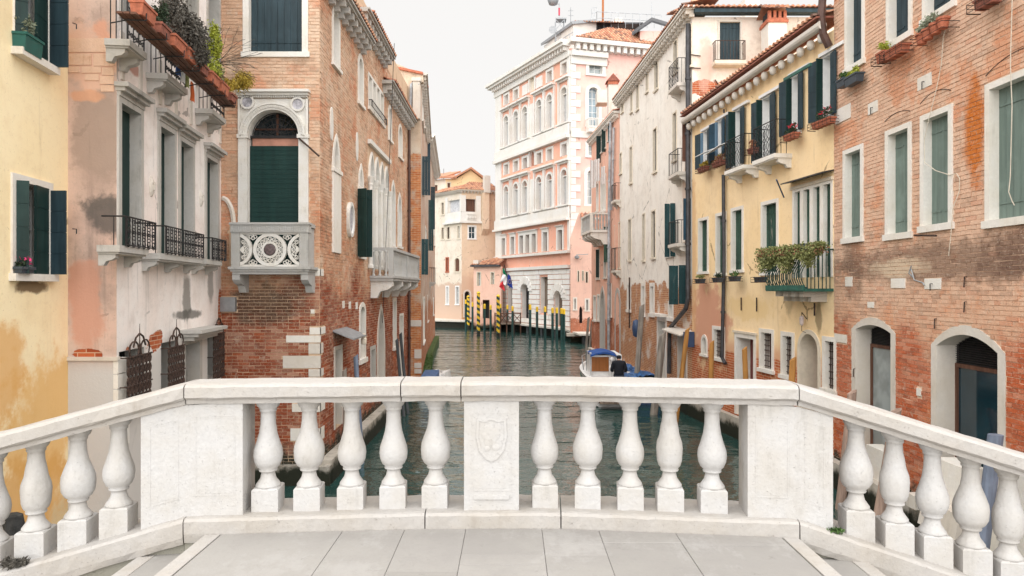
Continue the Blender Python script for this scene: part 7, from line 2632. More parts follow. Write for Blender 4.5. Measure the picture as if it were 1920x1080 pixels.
mb.v = [(RX(1036, Y2) + v[0], Y2 - v[2], RZ(57, Y2) + v[1]) for v in mb.v]
mb.build('dish', 'grey_metal', o)
MB().tube((RX(1048.5, Y2), Y2, RZ(29, Y2)), (RX(1048.5, Y2), Y2, RZ(15, Y2)), 0.09, 8).build('beacon_tube', 'red_metal', o)
MB().tube((RX(1048.5, Y2), Y2, RZ(34, Y2)), (RX(1048.5, Y2), Y2, RZ(5, Y2)), 0.03, 6).build('mast', 'pale_pipe', o)
mb = MB()
mb.lathe([(0.05, -0.55), (0.45, -0.4), (0.6, 0.0), (0.45, 0.4), (0.05, 0.55)], (RX(1037, Y2), Y2, RZ(1, Y2)), 16)
mb.build('radome', 'grey_metal', o, smooth=True)
MB().tube((RX(1037, Y2), Y2, RZ(6, Y2)), (RX(1048.5, Y2), Y2, RZ(8, Y2)), 0.03, 5).build('arm', 'grey_metal', o)
o = thing('tv_aerial', 'thin aerial with crossbars right of the lattice mast', 'aerial', (RX(1070, Y2), Y2, zt))
mb = MB()
mb.tube((RX(1070, Y2), Y2, zt), (RX(1070, Y2), Y2, RZ(14, Y2)), 0.04, 5)
for y in (20, 29):
    mb.tube((RX(1065, Y2), Y2, RZ(y, Y2)), (RX(1075, Y2), Y2, RZ(y, Y2)), 0.03, 4)
mb.build('mast', 'grey_metal', o)
o = thing('whip_aerial', 'thin whip aerial above the dormer of the pink palace', 'aerial', (RX(1222, 70), 70, zt))
MB().tube((RX(1222, 70), 70, RZ(45, 70)), (RX(1222, 70), 70, RZ(5, 70)), 0.03, 4).build('mast', 'pale_pipe', o)

# garden wing beside the palace: pink wall, brick foot
WF = Frame(4.98, 58.0, 8.2, 58.0)
plaster('wing_pink', lin('#efc3ae'), lin('#e8b7a4'), lin('#b99a8c'), streak=0.3, blotch=0.5, peel=(EYE - (628 - 540) / FPX * 58 + 0.0, 0.2, '#b8694a', '#a85a3e', '#cdb098'), lump=0.2)
plaster('wing_pink2', lin('#efc3ae'), lin('#e8b7a4'), lin('#b99a8c'), streak=0.3, blotch=0.5, peel=(2.0, 0.25, '#b8694a', '#a85a3e', '#cdb098'), lump=0.3)
wg = thing('house', 'low pink annex with brick foot between palace and orange house', 'house', (4.98, 58, 0))
for (q, m) in (((1083.5, 1085.5, 508, 528), 'g'), ((1092, 1094, 508, 526), 'g'), ((1098.5, 1102, 510, 530), 'g')):
    window(wg, WF, WF.box(*q), fw=0.06, fill='glass', depth=0.2, sill=0.0, fm='cream_paint')
for q in ((1077, 1079.5, 560, 580), (1099, 1103, 562, 582)):
    window(wg, WF, WF.box(*q), fw=0.12, fill='panel', mat='grey_roller', depth=0.2, sill=0.1)
window(wg, WF, WF.box(1086, 1092, 574, 606), fw=0.0, rise=0.35, kind='gothic', fill='dark', depth=0.25, sill=0, fm='wing_pink2', name='niche', proud=0.004)
wall(wg, WF, 0, WF.L, -0.5, RZ(446, 58), 'wing_pink2', ends=(True, True))
mb = MB()
mb.prism([(0, RZ(446, 58)), (WF.L, RZ(446, 58)), (WF.L, RZ(386, 58)), (WF.s_(1090), RZ(386, 58))], 0.0, 0.3)
mb.build('gable', 'wing_pink2', wg, WF.M)
core(wg, [(5.2, 58.4), (12, 58.4), (12, 64.5), (5.6, 63.8)], -0.5, RZ(452, 58), 'wing_pink2')
tiled_roof(wg, (RX(1090, 57), 57.0, RZ(410, 57)), (1, 0, 0), (0, 1, 0.55), 2.2, 1.4, step=0.3, course=0.4)
MB().box(-0.4, WF.L, -0.8, 0, 0.55, 0.8).build('landing', 'quay_stone', wg, WF.M)
k = WF.s_(1080)
mb = MB()
mb.tube((k, -0.3, RZ(478, 58)), (k + 1.0, -0.3, RZ(477, 58)), 0.03, 5)
mb.lathe([(0.05, -0.2), (0.2, -0.1), (0.2, 0.05), (0.05, 0.15)], (k + 0.05, -0.3, RZ(482, 58)), 10)
mb.build('wall_lamp', 'grey_metal', wg, WF.M)

# quay in front of the palace
qp = [(-9.5, 79.3), (-2.6, 75.6), (-1.0, 74.6), (4.7, 62.0), (5.4, 55.5), (8.5, 55.0), (9, 85), (-12, 90), (-12, 82)]
prism_xy('palace_quay', 'ledge_stone', qp, 0.74, 0.9, kind='structure')
prism_xy('palace_quay_wall', 'algae_shade', [(-9.5, 79.5), (-2.6, 76.2), (-0.6, 75.4), (5.2, 63.5), (6.2, 57.2), (8.5, 56.8), (9, 85), (-12, 90), (-12, 82)], -1, 0.735, kind='structure')  # near-black solid: shade of the open void under the quay, put into colour
for (x0, y0) in ((0.3, 72.0), (1.6, 69.2), (2.9, 66.2), (4.1, 63.8), (5.2, 58.2), (5.9, 56.2), (7.2, 55.6)):
    MB().tube((x0, y0 + 0.25, -0.5), (x0, y0 + 0.25, 0.74), 0.13, 8).build('pile', 'dark_pole', bpy.data.objects['palace_quay'])

# flags
def flagmesh(name, label, p_px, strips, W, Hh, seed):
    o = thing(name, label, 'flag', p_px)
    n = 12
    r = random.Random(seed)
    for (u0, u1, m) in strips:
        mb = MB()
        vs = []
        k = 8
        for i in range(k + 1):
            u = u0 + (u1 - u0) * i / k
            for j in range(9):
                v = j / 8
                # hangs from a slanted pole: folds and droop
                x = W * (u * 0.45 + 0.16 * v) + 0.08 * math.sin(u * 9 + v * 3)
                z = -Hh * v * 0.9 - W * u * 0.85 + 0.05 * math.sin(u * 12)
                y = -0.1 + 0.12 * math.sin(u * 14 + v * 2)
                vs.append((p_px[0] + x, p_px[1] + y, p_px[2] + z))
        mb.add(vs + [(a, b + 0.01, c) for a, b, c in vs], [(i * 9 + j, (i + 1) * 9 + j, (i + 1) * 9 + j + 1, i * 9 + j + 1) for i in range(k) for j in range(8)])
        mb.build('stripe' if len(strips) > 1 else 'cloth', m, o)
    return o


Y2 = 72.0
fo = thing('flagpole', 'slanted flagpole on the palace front carrying two flags', 'flagpole', (RX(952, Y2), Y2, RZ(540, Y2)))
MB().tube((RX(946, Y2), Y2 - 1.4, RZ(497, Y2 - 1.4)), (RX(956, Y2), Y2 + 1.8, RZ(540, Y2)), 0.05, 6).build('pole', 'iron', fo)
o = thing('flag', 'red white and green flag hanging beside the blue flag', 'flag', (RX(942, 70), 70, RZ(500, 70)))
def quadflag(px, m, nm='stripe', par=None, Yf=70.5, wob=0.1):
    mb = MB()
    (x0, y0), (x1, y1), (x2, y2), (x3, y3) = px
    n = 6
    vs = []
    for i in range(n + 1):
        for j in range(n + 1):
            u, v = i / n, j / n
            x = (x0 * (1 - u) + x1 * u) * (1 - v) + (x3 * (1 - u) + x2 * u) * v
            y = (y0 * (1 - u) + y1 * u) * (1 - v) + (y3 * (1 - u) + y2 * u) * v
            Yq = Yf + wob * math.sin(u * 7 + v * 5)
            vs.append((RX(x, Yq), Yq, RZ(y, Yq)))
    m_ = len(vs)
    mb.add(vs, [(i * (n + 1) + j, (i + 1) * (n + 1) + j, (i + 1) * (n + 1) + j + 1, i * (n + 1) + j + 1) for i in range(n) for j in range(n)])
    mb.add([(a, b + 0.012, c) for a, b, c in vs], [(i * (n + 1) + j + 1, (i + 1) * (n + 1) + j + 1, (i + 1) * (n + 1) + j, i * (n + 1) + j) for i in range(n) for j in range(n)])
    return mb.build(nm, m, par, smooth=True)


quadflag([(942, 503), (945, 504), (951, 519), (943, 512)], 'flag_green', par=o)
quadflag([(943, 512), (951, 519), (948, 536), (938, 528)], 'flag_white', par=o)
quadflag([(940, 525), (943, 528), (947, 546), (936, 538)], 'flag_red', par=o)
o = thing('flag', 'dark blue flag with a ring of stars on the slanted pole', 'flag', (RX(955, 70), 70, RZ(515, 70)))
quadflag([(952, 513), (957, 517), (962, 542), (951, 534)], 'flag_blue', 'cloth', o)
mb = MB()
for i in range(12):
    t = i * math.pi / 6
    x, z = RX(955.5, 70.2) + 0.15 * math.cos(t), RZ(528, 70.2) + 0.2 * math.sin(t)
    mb.box(x - 0.02, x + 0.02, 70.28, 70.3, z - 0.02, z + 0.02)
mb.build('stars', 'yellow_paint', o)

# wooden landing stage with crossed rails
ls = thing('landing_stage', 'dark timber landing stage with crossed railings in front of the palace', 'landing stage', (-1, 70, 0.9))
Y2 = 70.5
mb = MB()
mb.box(RX(925, Y2), RX(977, Y2), Y2, Y2 + 5, 0.82, 0.92)
mb.build('deck', 'grey_wood', ls)
px_ = [928, 938, 950, 963, 976]
zd, zh = 0.92, 2.0
for x in px_:
    MB().box(RX(x, Y2) - 0.06, RX(x, Y2) + 0.06, Y2, Y2 + 0.12, -0.3, zh + 0.05).build('post', 'brown_wood', ls)
mb = MB()
mb.box(RX(928, Y2), RX(976, Y2), Y2 - 0.02, Y2 + 0.1, zh - 0.1, zh)
mb.box(RX(928, Y2), RX(976, Y2), Y2 + 0.0, Y2 + 0.08, zd + 0.1, zd + 0.18)
mb.build('rail', 'brown_wood', ls)
for i in range(4):
    a, b = RX(px_[i], Y2), RX(px_[i + 1], Y2)
    MB().tube((a, Y2 + 0.05, zd + 0.15), (b, Y2 + 0.05, zh - 0.1), 0.045, 4).tube((a, Y2 + 0.08, zh - 0.1), (b, Y2 + 0.08, zd + 0.15), 0.045, 4).build('cross_brace', 'brown_wood', ls)
# mooring poles
pol = [(878, 557, 617, 's'), (897, 550, 628, 's'), (934, 556, 632, 's'),
       (873.5, 562, 617, 'p'), (886, 567, 620, 'p'), (903, 567, 612, 'p'), (908.5, 570, 630, 'p'), (915, 567, 610, 'p'), (920, 572, 626, 'p'), (925.5, 568, 612, 'p'), (938.5, 570, 620, 'p'), (947, 569, 614, 'p'), (951.5, 572, 620, 'p'), (961, 574, 632, 'p'),
       (994, 571, 640, 'p'), (1007, 575, 636, 'p'), (1022, 575, 640, 'p'), (1036, 577, 640, 'p'), (1044, 577, 643, 'p'), (1053, 578, 643, 'p'), (1057.5, 579, 643, 'p')]
ordn = ['first', 'second', 'third', 'fourth', 'fifth', 'sixth', 'seventh', 'eighth', 'ninth', 'tenth', 'eleventh', 'twelfth', 'thirteenth', 'fourteenth', 'fifteenth', 'sixteenth', 'seventeenth', 'eighteenth']
cs = cp = 0
for (px, y0, y1, k) in pol:
    Y = EYE * FPX / (y1 - 540)
    x = RX(px, Y)
    h = RZ(y0, Y)
    if k == 's':
        lab = ['leftmost of the three yellow and green striped mooring poles', 'tallest striped mooring pole, middle of the three', 'striped mooring pole nearest the railed landing stage'][cs]
        cs += 1
        r0 = 0.16
        o = thing('mooring_pole', lab, 'mooring pole', (x, Y, 0), 'striped mooring poles')
        # twisted stripes: real bands
        for ci, m in ((0, 'pole_green'), (1, 'yellow_paint')):
            mb = MB()
            n, H_ = 12, int(h / 0.07)
            def pt(i, j, r_=r0):
                t = 2 * math.pi * i / n
                return (x + r_ * math.cos(t), Y + r_ * math.sin(t), h * j / H_)
            for j in range(H_):
                for i in range(n):
                    ph_ = ((j * (h / H_) / 0.55) + i / n * 1.0) % 1.0
                    if int(ph_ * 2) == ci:
                        mb.add([pt(i, j), pt(i + 1, j), pt(i + 1, j + 1), pt(i, j + 1)], [(0, 1, 2, 3)])
            mb.build('stripe', m, o)
        MB().lathe([(r0 + 0.02, 0), (r0 + 0.03, 0.05), (r0 * 0.5, 0.16), (0.05, 0.2)], (x, Y, h), 12).build('cap', 'yellow_paint', o)
        MB().lathe([(r0 + 0.005, -0.4), (r0 + 0.005, 0.35)], (x, Y, 0), 12).build('foot', 'algae_shade', o)
    else:
        lab = ordn[cp] + ' from the left of the plain green mooring poles with yellow tops'
        cp += 1
        r0 = 0.115
        o = thing('mooring_pole', lab, 'mooring pole', (x, Y, 0), 'green mooring poles with yellow tops')
        MB().lathe([(r0, -0.4), (r0 * 0.93, h - 0.45)], (x, Y, 0), 10).build('shaft', 'pole_green', o)
        MB().lathe([(r0 * 0.98, 0), (r0 * 0.98, 0.4), (r0 * 0.6, 0.46)], (x, Y, h - 0.45), 10).build('top', 'yellow_paint', o)

# ================================================================== far left: cream house with loggia
BL = Frame(-9.9, 84.7, -5.9, 80.0)
BR = Frame(-5.9, 80.0, -1.6, 81.6)
plaster('loggia_cream', lin('#e4d8c8'), lin('#dccbb6'), lin('#a48f78'), streak=0.4, blotch=0.6, low=(5.2, 1.2, lin('#c4a894'), 0.9), lump=0.3)
plaster('loggia_tan', lin('#dcc0a2'), lin('#dfc6ac'), lin('#a88868'), streak=0.4, blotch=0.7, low=(6.0, 1.2, lin('#cdb29c'), 0.9), peel=(3.6, 1.6, '#c0936a', '#ab7d55', '#d3bb9c'), lump=0.3)
fh = thing('house', 'cream and tan house with a corner loggia and low tiled roofs far away', 'house', (-5.9, 80, 0))
for (q, fm_, fl) in (((828, 832, 380, 402), 'cream_paint', 'glass'), ((828, 832, 427, 448), 'cream_paint', 'glass'), ((838, 843, 426, 448), 'cream_paint', 'glass'), ((858, 862, 424, 447), 'cream_paint', 'blue'), ((836.5, 841, 484, 509), 'terracotta', 'red'), ((853, 861.5, 484, 509), 'cream_paint', 'brown'),
                     ((837, 841, 538, 570), 'white_paint', 'pale'), ((855, 860, 538, 570), 'white_paint', 'blue')):
    a, b, z0, z1 = BL.box(*q)
    if fl in ('red', 'brown'):
        window(fh, BL, (a, b, z0, z1), fw=0.12, fill='panel', mat='terracotta_dark' if fl == 'red' else 'brown_wood', rise=0.35 if fl == 'brown' else 0, depth=0.15, sill=0.15, fm=fm_)
    else:
        window(fh, BL, (a, b, z0, z1), fw=0.16, fill=fl, depth=0.2, sill=0.15, fm=fm_)
window(fh, BR, BR.box(879, 891, 425, 447), fw=0.16, fill='blue', depth=0.2, sill=0.15, fm='white_paint')
window(fh, BR, BR.box(871, 881, 546, 595), fw=0.2, rise=True, fill='dark', depth=0.5, sill=0, fm='cement', name='doorway')
zE = RZ(358, 80)
# loggia openings cut in both faces
a, b, z0, z1 = BL.box(841, 863, 375, 398)
window(fh, BL, (a, b, z0, z1), fw=0.0, fill='panel', mat='curtain', depth=0.3, sill=0.0, proud=0.004, name='loggia')
lo_l = (a, b)
a, b, z0, z1 = BR.box(873.5, 892, 373, 397)
w_ = window(fh, BR, (a, b, z0, z1), fw=0.0, fill='panel', mat='brown_wood', depth=0.35, sill=0.0, proud=0.004, name='loggia')
zl0, zl1 = RZ(414, 80), RZ(366, 80)
MB().box(BL.s_(836), BL.L + 0.0, -0.14, 0, zl0, z0 - 0.02).build('loggia_parapet', 'hotel_stone', fh, BL.M)
MB().box(-0.0, BR.s_(901), -0.14, 0, zl0, z0 - 0.02).build('loggia_parapet', 'hotel_stone', fh, BR.M)
MB().box(BL.s_(863.2), BL.L + 0.06, -0.12, 0, z0, zl1).box(BL.s_(836), BL.s_(840.6), -0.12, 0, z0, zl1).build('loggia_pillar', 'hotel_stone', fh, BL.M)
MB().box(-0.06, BR.s_(873), -0.12, 0, z0, zl1).box(BR.s_(892.5), BR.s_(901), -0.12, 0, z0, zl1).build('loggia_pillar', 'hotel_stone', fh, BR.M)
MB().box(BL.s_(833), BL.L + 0.15, -0.35, 0, zl0 - 0.25, zl0 - 0.01).build('string_course', 'hotel_stone', fh, BL.M)
MB().box(-0.15, BR.s_(902), -0.35, 0, zl0 - 0.25, zl0 - 0.01).build('string_course', 'hotel_stone', fh, BR.M)
mb = MB()
for i in range(6):
    x = BR.s_(874) + (BR.s_(892) - BR.s_(874)) * (i + 0.5) / 6
    mb.lathe([(0.05, 0), (0.1, 0.3), (0.04, 0.55), (0.07, 0.75)], (x, -0.2, zl0 + 0.1), 6)
mb.build('balusters', 'hotel_stone', fh, BR.M)
a, b, z0, z1 = BR.box(902, 914, 430, 362)
mb = MB()
z0, z1 = RZ(430, 80.6), RZ(362, 80.6)
mb.box(BR.s_(902), BR.s_(914), -0.7, 0, z0, z1)
mb.hexa([(BR.s_(902), -0.7, z0), (BR.s_(914), -0.7, z0), (BR.s_(914), 0, z0 - 0.7), (BR.s_(902), 0, z0 - 0.7), (BR.s_(902), -0.7, z0 + 0.01), (BR.s_(914), -0.7, z0 + 0.01), (BR.s_(914), 0, z0 + 0.01), (BR.s_(902), 0, z0 + 0.01)])
mb.build('chimney_breast', 'loggia_tan', fh, BR.M)
MB().box(BR.s_(905), BR.s_(915), -0.9, -0.05, z1, RZ(330, 80.6)).build('chimney', 'cement', fh, BR.M)
wall(fh, BL, 0, BL.L, 0.2, zE, 'loggia_cream', ends=(True, False))
wall(fh, BR, 0, BR.L, 0.2, zE, 'loggia_tan', ends=(False, True))
core(fh, [(-5.9, 81), (-2, 82.3), (-6, 92), (-14, 90), (-10.2, 85.6)], 0.2, zE - 0.1, 'loggia_tan')
eave(fh, BL, 0, BL.L + 0.3, zE + 0.12, 0.45, 'cement', 0.4, bw=0.14, bh=0.14, hgt=0.12)
eave(fh, BR, -0.3, BR.L, zE + 0.12, 0.45, 'cement', 0.4, bw=0.14, bh=0.14, hgt=0.12)
tiled_roof(fh, BR.pt(-0.4, 0.5, zE + 0.14), (BR.X[0], BR.X[1], 0), (BR.Y[0], BR.Y[1], 0.42), BR.L + 0.5, 6, step=0.26, course=0.5, clip=lambda u: (0, min(3.6, 0.2 + u * 1.6)))
tiled_roof(fh, BL.pt(0, 0.5, zE + 0.14), (BL.X[0], BL.X[1], 0), (BL.Y[0], BL.Y[1], 0.42), BL.L + 0.5, 6, step=0.26, course=0.5, clip=lambda u: (0, max(0.2, min(2.2, (BL.L + 0.5 - u) * 1.1 + 0.1))))
# upper storey behind
UP = Frame(-12.6, 88.0, -8.25, 85.0)
up2 = Frame(-8.25, 85.0, -3.6, 86.2)
zu = RZ(335, 85)
for q in ((814.5, 820.5, 347, 361), (838.5, 844, 343, 354)):
    window(fh, UP, UP.box(*q), fw=0.12, fill='panel', mat='brown_wood', depth=0.15, sill=0.1, fm='cream_paint') if q[0] < 836 else None
wall(fh, UP, 0, UP.L, zE, zu, 'loggia_cream', ends=(True, False))
plaster('upper_yellow', lin('#f0d2a0'), lin('#edca94'), lin('#caa878'), streak=0.15, blotch=0.4, lump=0.15)
window(fh, up2, up2.box(839, 844, 343, 354), fw=0.14, fill='panel', mat='brown_wood', depth=0.15, sill=0.1, fm='cream_paint')
wall(fh, up2, 0, up2.L, zE, zu, 'upper_yellow', ends=(False, True))
xg0, xg1, xgm = up2.s_(855), up2.L, up2.s_(882)
zg = RZ(318, 85.6)
mb = MB()
mb.prism([(xg0, zu), (xg1, zu), (xgm, zg)], 0.0, 4.0)
mb.build('gable', 'upper_yellow', fh, up2.M)
for (s0_, z0_, s1_, z1_) in ((xg0 - 0.5, zu - 0.1, xgm, zg + 0.05), (xgm, zg + 0.05, xg1 + 0.3, zu - 0.1)):
    mb = MB()
    mb.hexa([(s0_, -0.5, z0_), (s1_, -0.5, z1_), (s1_, 4.2, z1_), (s0_, 4.2, z0_), (s0_, -0.5, z0_ + 0.25), (s1_, -0.5, z1_ + 0.25), (s1_, 4.2, z1_ + 0.25), (s0_, 4.2, z0_ + 0.25)])
    mb.build('roof', 'roof_tile', fh, up2.M)
mb = MB()
mb.hexa([(-0.6, -0.5, zu - 0.02), (xg0, -0.5, zu - 0.02), (xg0, 4, zu + 1.4), (-0.6, 4, zu + 0.9), (-0.6, -0.5, zu + 0.2), (xg0, -0.5, zu + 0.2), (xg0, 4, zu + 1.6), (-0.6, 4, zu + 1.1)])
mb.build('roof', 'roof_tile', fh, up2.M)
MB().hexa([(-0.5, -0.5, zu - 0.02), (UP.L + 0.3, -0.5, zu - 0.02), (UP.L, 3, zu + 1.2), (-0.5, 3, zu + 1.2), (-0.5, -0.5, zu + 0.2), (UP.L + 0.3, -0.5, zu + 0.2), (UP.L, 3, zu + 1.4), (-0.5, 3, zu + 1.4)]).build('roof', 'roof_tile', fh, UP.M)
MB().tube((RX(832, 87), 87, zu), (RX(832, 87), 87, zu + 1.6), 0.05, 5).build('vent_pipe', 'grey_metal', fh)

# low salmon house with small tiled roof
LW = Frame(RX(888, 76.5), 76.5, RX(934, 74.6) + 0.3, 74.6)
plaster('salmon_plaster', lin('#efc4ae'), lin('#e9b8a0'), lin('#c79580'), streak=0.2, blotch=0.5, low=(1.5, 0.3, lin('#cf9c84'), 0.7), lump=0.2)
lw = thing('house', 'low salmon pink house with a tiled lean-to roof left of the palace', 'house', (LW.a[0], LW.a[1], 0))
for q in ((895, 901, 511, 536), (921, 926, 511, 533)):
    window(lw, LW, LW.box(*q), fw=0.1, fill='pale', depth=0.3, sill=0.0, fm='cream_paint')
window(lw, LW, LW.box(906, 917, 563, 597), fw=0.05, fill='dark', depth=0.4, sill=0, fm='brown_wood', name='doorway')
zl = RZ(500, 75.5)
wall(lw, LW, 0, LW.L, 0.2, zl, 'salmon_plaster')
core(lw, [(LW.a[0] + 0.1, 77.0), (LW.b[0], 75.2), (-1.9, 78.5), (-4.5, 80.6)], 0.2, zl - 0.1, 'salmon_plaster')
MB().box(-0.2, LW.L, -0.4, 0, zl, zl + 0.2).build('eaves', 'pipe', lw, LW.M)
tiled_roof(lw, LW.pt(-0.1, 0.4, zl + 0.2), (LW.X[0], LW.X[1], 0), (LW.Y[0], LW.Y[1], 0.36), LW.L, 3.2, step=0.26, course=0.45, clip=lambda u: (0, min(2.6, u * 1.3 + 0.2)))
MB().box(0.1, 0.75, -0.2, 0.4, zl + 0.2, zl + 0.75).build('chimney', 'cement', lw, LW.M)

# ================================================================== posts, boats, person
def post(name, label, cat, x, y, z0, z1, r, mat, lean=(0, 0), group=None, cut=0.0, n=14):
    mb = MB()
    pts = []
    H_ = z1 - z0
    rr_ = random.Random(int(x * 977 + y * 13))
    prof = []
    k = 12
    vs, fs = [], []
    for j in range(k + 1):
        t = j / k
        for i in range(n):
            a = 2 * math.pi * i / n
            q = r * (1.06 - 0.12 * t) * (1 + 0.05 * math.sin(3 * a + j * 0.4) + rr_.uniform(-0.02, 0.02))
            zz = z0 + H_ * t
            if j == k:
                zz += cut * math.cos(a)
            vs.append((x + lean[0] * t * H_ + q * math.cos(a), y + lean[1] * t * H_ + q * math.sin(a), zz))
    for j in range(k):
        for i in range(n):
            i2 = (i + 1) % n
            fs.append((j * n + i, j * n + i2, (j + 1) * n + i2, (j + 1) * n + i))
    fs.append(tuple(range(k * n, (k + 1) * n)))
    mb.add(vs, fs)
    o = mb.build(name, mat, None, smooth=False)
    return tag(o, label, cat, group)


def post_px(label, px0, y0, px1, y1, Y, wpx, mat, group=None, cut=0.05):
    """post seen from (px0, y0) at the top to (px1, y1) lower down, standing at distance Y"""
    xt, zt_ = RX(px0, Y), RZ(y0, Y)
    xb, zb_ = RX(px1, Y), RZ(y1, Y)
    k = (xt - xb) / (zt_ - zb_)
    x0 = xb - k * (zb_ + 0.8)
    return post('mooring_post', label, 'mooring post', x0, Y, -0.8, zt_, wpx / 2 / FPX * Y, mat, (k, 0), group, cut)


post_px('tall slanting grey wooden post beside the oval window and the boat', 1204, 572, 1194, 704, 27.5, 10.5, 'grey_pole')
post_px('thick split grey post in front of the white stone water gate', 1243, 625, 1234, 704, 24.8, 14, 'grey_pole', cut=0.12)
post_px('slanting orange brown post beside the canopy door', 1289, 617, 1278, 705, 21.5, 9, 'orange_pole')
post_px('orange brown post in front of the small barred window', 1335, 641, 1333, 706, 20.0, 9.5, 'orange_pole')
post_px('orange brown post in front of the wide doorway', 1396, 653, 1398, 708, 18.3, 10, 'orange_pole')
post_px('thickest orange brown post, nearest the arched door', 1487, 673, 1485, 710, 15.6, 12.5, 'orange_pole')
post_px('weathered pinkish post left of the first right hand baluster', 1598, 735, 1578, 930, 14.2, 17, 'pink_pole')
post_px('reddish leaning post between the first and second right balusters', 1680, 770, 1650, 960, 12.6, 21, 'pink_pole')
post_px('blue grey painted leaning post near the right edge', 1867, 815, 1842, 1005, 10.0, 27, 'blue_grey_pole', cut=0.0)
post_px('grey blue post standing before the slit window of the brick palace', 667, 667, 676, 830, 17.9, 9.5, 'blue_grey_pole')
post_px('short grey post beside the side door of the brick palace', 646, 693, 649, 830, 17.3, 9, 'grey_pole')
post_px('dark slender post, left of the leaning pair at the water gate', 744, 636, 750, 704, 24.5, 6, 'dark_pole')
post_px('dark slender post, right of the leaning pair at the water gate', 751, 625, 758, 704, 25.0, 6, 'dark_pole')
post_px('old grey pile beside the annex landing', 1104, 595, 1099, 650, 50.0, 5, 'grey_pole')
post_px('second old pile leaning beside the annex landing', 1110, 600, 1105, 655, 48.0, 4, 'grey_pole')
# dark waisted stone bollard on the left quay
o = thing('bollard', 'dark stone bollard behind the far left balusters', 'bollard', (RX(24, 7.6), 7.6, 0.85))
mb = MB()
zt_ = RZ(963, 7.6)
mb.lathe([(0.1, zt_ - 1.6), (0.11, zt_ - 0.36), (0.13, zt_ - 0.26), (0.125, zt_ - 0.2), (0.095, zt_ - 0.02), (0.06, zt_)], (RX(24, 7.6), 7.6, 0), 8)
mb.build('shaft', 'dark_stone', o)
# oval fender and blue sign on the wall
k, z = G3.s_(1204), G3.z_(1204, 615)
mb = MB()
mb.lathe([(0.02, -0.42), (0.16, -0.34), (0.2, 0.0), (0.16, 0.34), (0.02, 0.42)], (k + 0.3, -0.35, z), 12)
tag(mb.build('fender', 'blue_metal', None, G3.M, smooth=True), 'dark blue oval fender hanging beside the slanting grey post', 'fender')
k, z = G2.s_(1302), G2.z_(1302, 635)
mb = MB()
mb.box(k - 0.05, k + 0.05, -0.4, -0.02, z - 0.3, z + 0.25)
mb.build('sign_board', 'blue_metal', oh, G2.M)

# ---- motor boat
def hull(name, parent, W, L, beam, zdeck, mat, zk=-0.15):
    mb = MB()
    secs = []
    n = 12
    for i in range(n + 1):
        t = i / n
        w = beam / 2 * (1 - max(0, (t - 0.45) / 0.55) ** 2.2) * (0.92 + 0.08 * min(1, t * 3))
        w = max(w, 0.02)
        y = L * t
        sh = 0.22 * t ** 2
        zt_ = zdeck + sh
        secs.append([(-w, y, zt_), (-w * 0.97, y, zt_ - 0.1), (-w * 0.78, y, 0.05), (-w * 0.35, y, zk), (w * 0.35, y, zk), (w * 0.78, y, 0.05), (w * 0.97, y, zt_ - 0.1), (w, y, zt_), (w * 0.86, y, zt_ + 0.01), (w * 0.8, y, zt_ - 0.12), (-w * 0.8, y, zt_ - 0.12), (-w * 0.86, y, zt_ + 0.01)])
    m = len(secs[0])
    vs = [p for s_ in secs for p in s_]
    fs = []
    for i in range(n):
        for j in range(m):
            j2 = (j + 1) % m
            fs.append((i * m + j, i * m + j2, (i + 1) * m + j2, (i + 1) * m + j))
    fs += [tuple(range(m - 1, -1, -1)), tuple(range(n * m, (n + 1) * m))]
    mb.add(vs, fs)
    o = mb.build(name, mat, parent, W, smooth=False)
    bm = bmesh.new()
    bm.from_mesh(o.data)
    bmesh.ops.recalc_face_normals(bm, faces=bm.faces)
    bm.to_mesh(o.data)
    bm.free()
    return o


BW = Matrix.Translation((4.0, 26.4, 0)) @ Matrix.Rotation(math.radians(0.5), 4, 'Z')
bt = thing('motorboat', 'white motorboat with blue canvas top and varnished cabin back', 'boat', BW)
hull('hull', bt, BW, 6.6, 2.05, 1.02, 'white_paint')
mb = MB()
mb.path([(-0.98, 0.1, 0.78), (-1.02, 2, 0.79), (-0.98, 3.4, 0.83), (-0.8, 4.8, 0.92)], 0.03, 5)
mb.build('rubbing_strake', 'green_metal', bt, BW)
MB().box(-0.62, 0.62, 2.2, 4.2, 0.9, 1.8).build('cabin', 'white_paint', bt, BW)
MB().box(-0.66, 0.06, 2.12, 2.18, 1.12, 1.72).build('cabin_back', 'varnished', bt, BW)
mb = MB()
mb.box(-0.74, -0.665, 2.05, 2.2, 0.9, 1.9)
mb.box(0.065, 0.14, 2.05, 2.2, 0.9, 1.9)
mb.box(-0.664, 0.064, 2.05, 2.2, 1.725, 1.8)
mb.build('frame', 'white_paint', bt, BW)
mb = MB()
n = 8
vs = []
for i in range(n + 1):
    t = i / n
    x = -0.74 + 1.08 * t
    z = 1.88 + 0.13 * math.sin(math.pi * t)
    for y in (1.8, 2.3, 2.9, 3.4):
        vs.append((x, y, z - (0.06 if y in (1.8, 3.4) else 0)))
mb.add(vs + [(x, y, z - 0.07) for x, y, z in vs], [(i * 4 + j, (i + 1) * 4 + j, (i + 1) * 4 + j + 1, i * 4 + j + 1) for i in range(n) for j in range(3)] +
       [(36 + i * 4 + j + 1, 36 + (i + 1) * 4 + j + 1, 36 + (i + 1) * 4 + j, 36 + i * 4 + j) for i in range(n) for j in range(3)] + [(i * 4, 36 + i * 4, 36 + (i + 1) * 4, (i + 1) * 4) for i in range(n)])
mb.build('canvas_top', 'blue_canvas', bt, BW)
for x in (-0.72, 0.3):
    for y in (1.85, 3.35):
        MB().tube((x, y, 1.0), (x, y, 1.88), 0.018, 5).build('top_stanchion', 'grey_metal', bt, BW)
mb = MB()
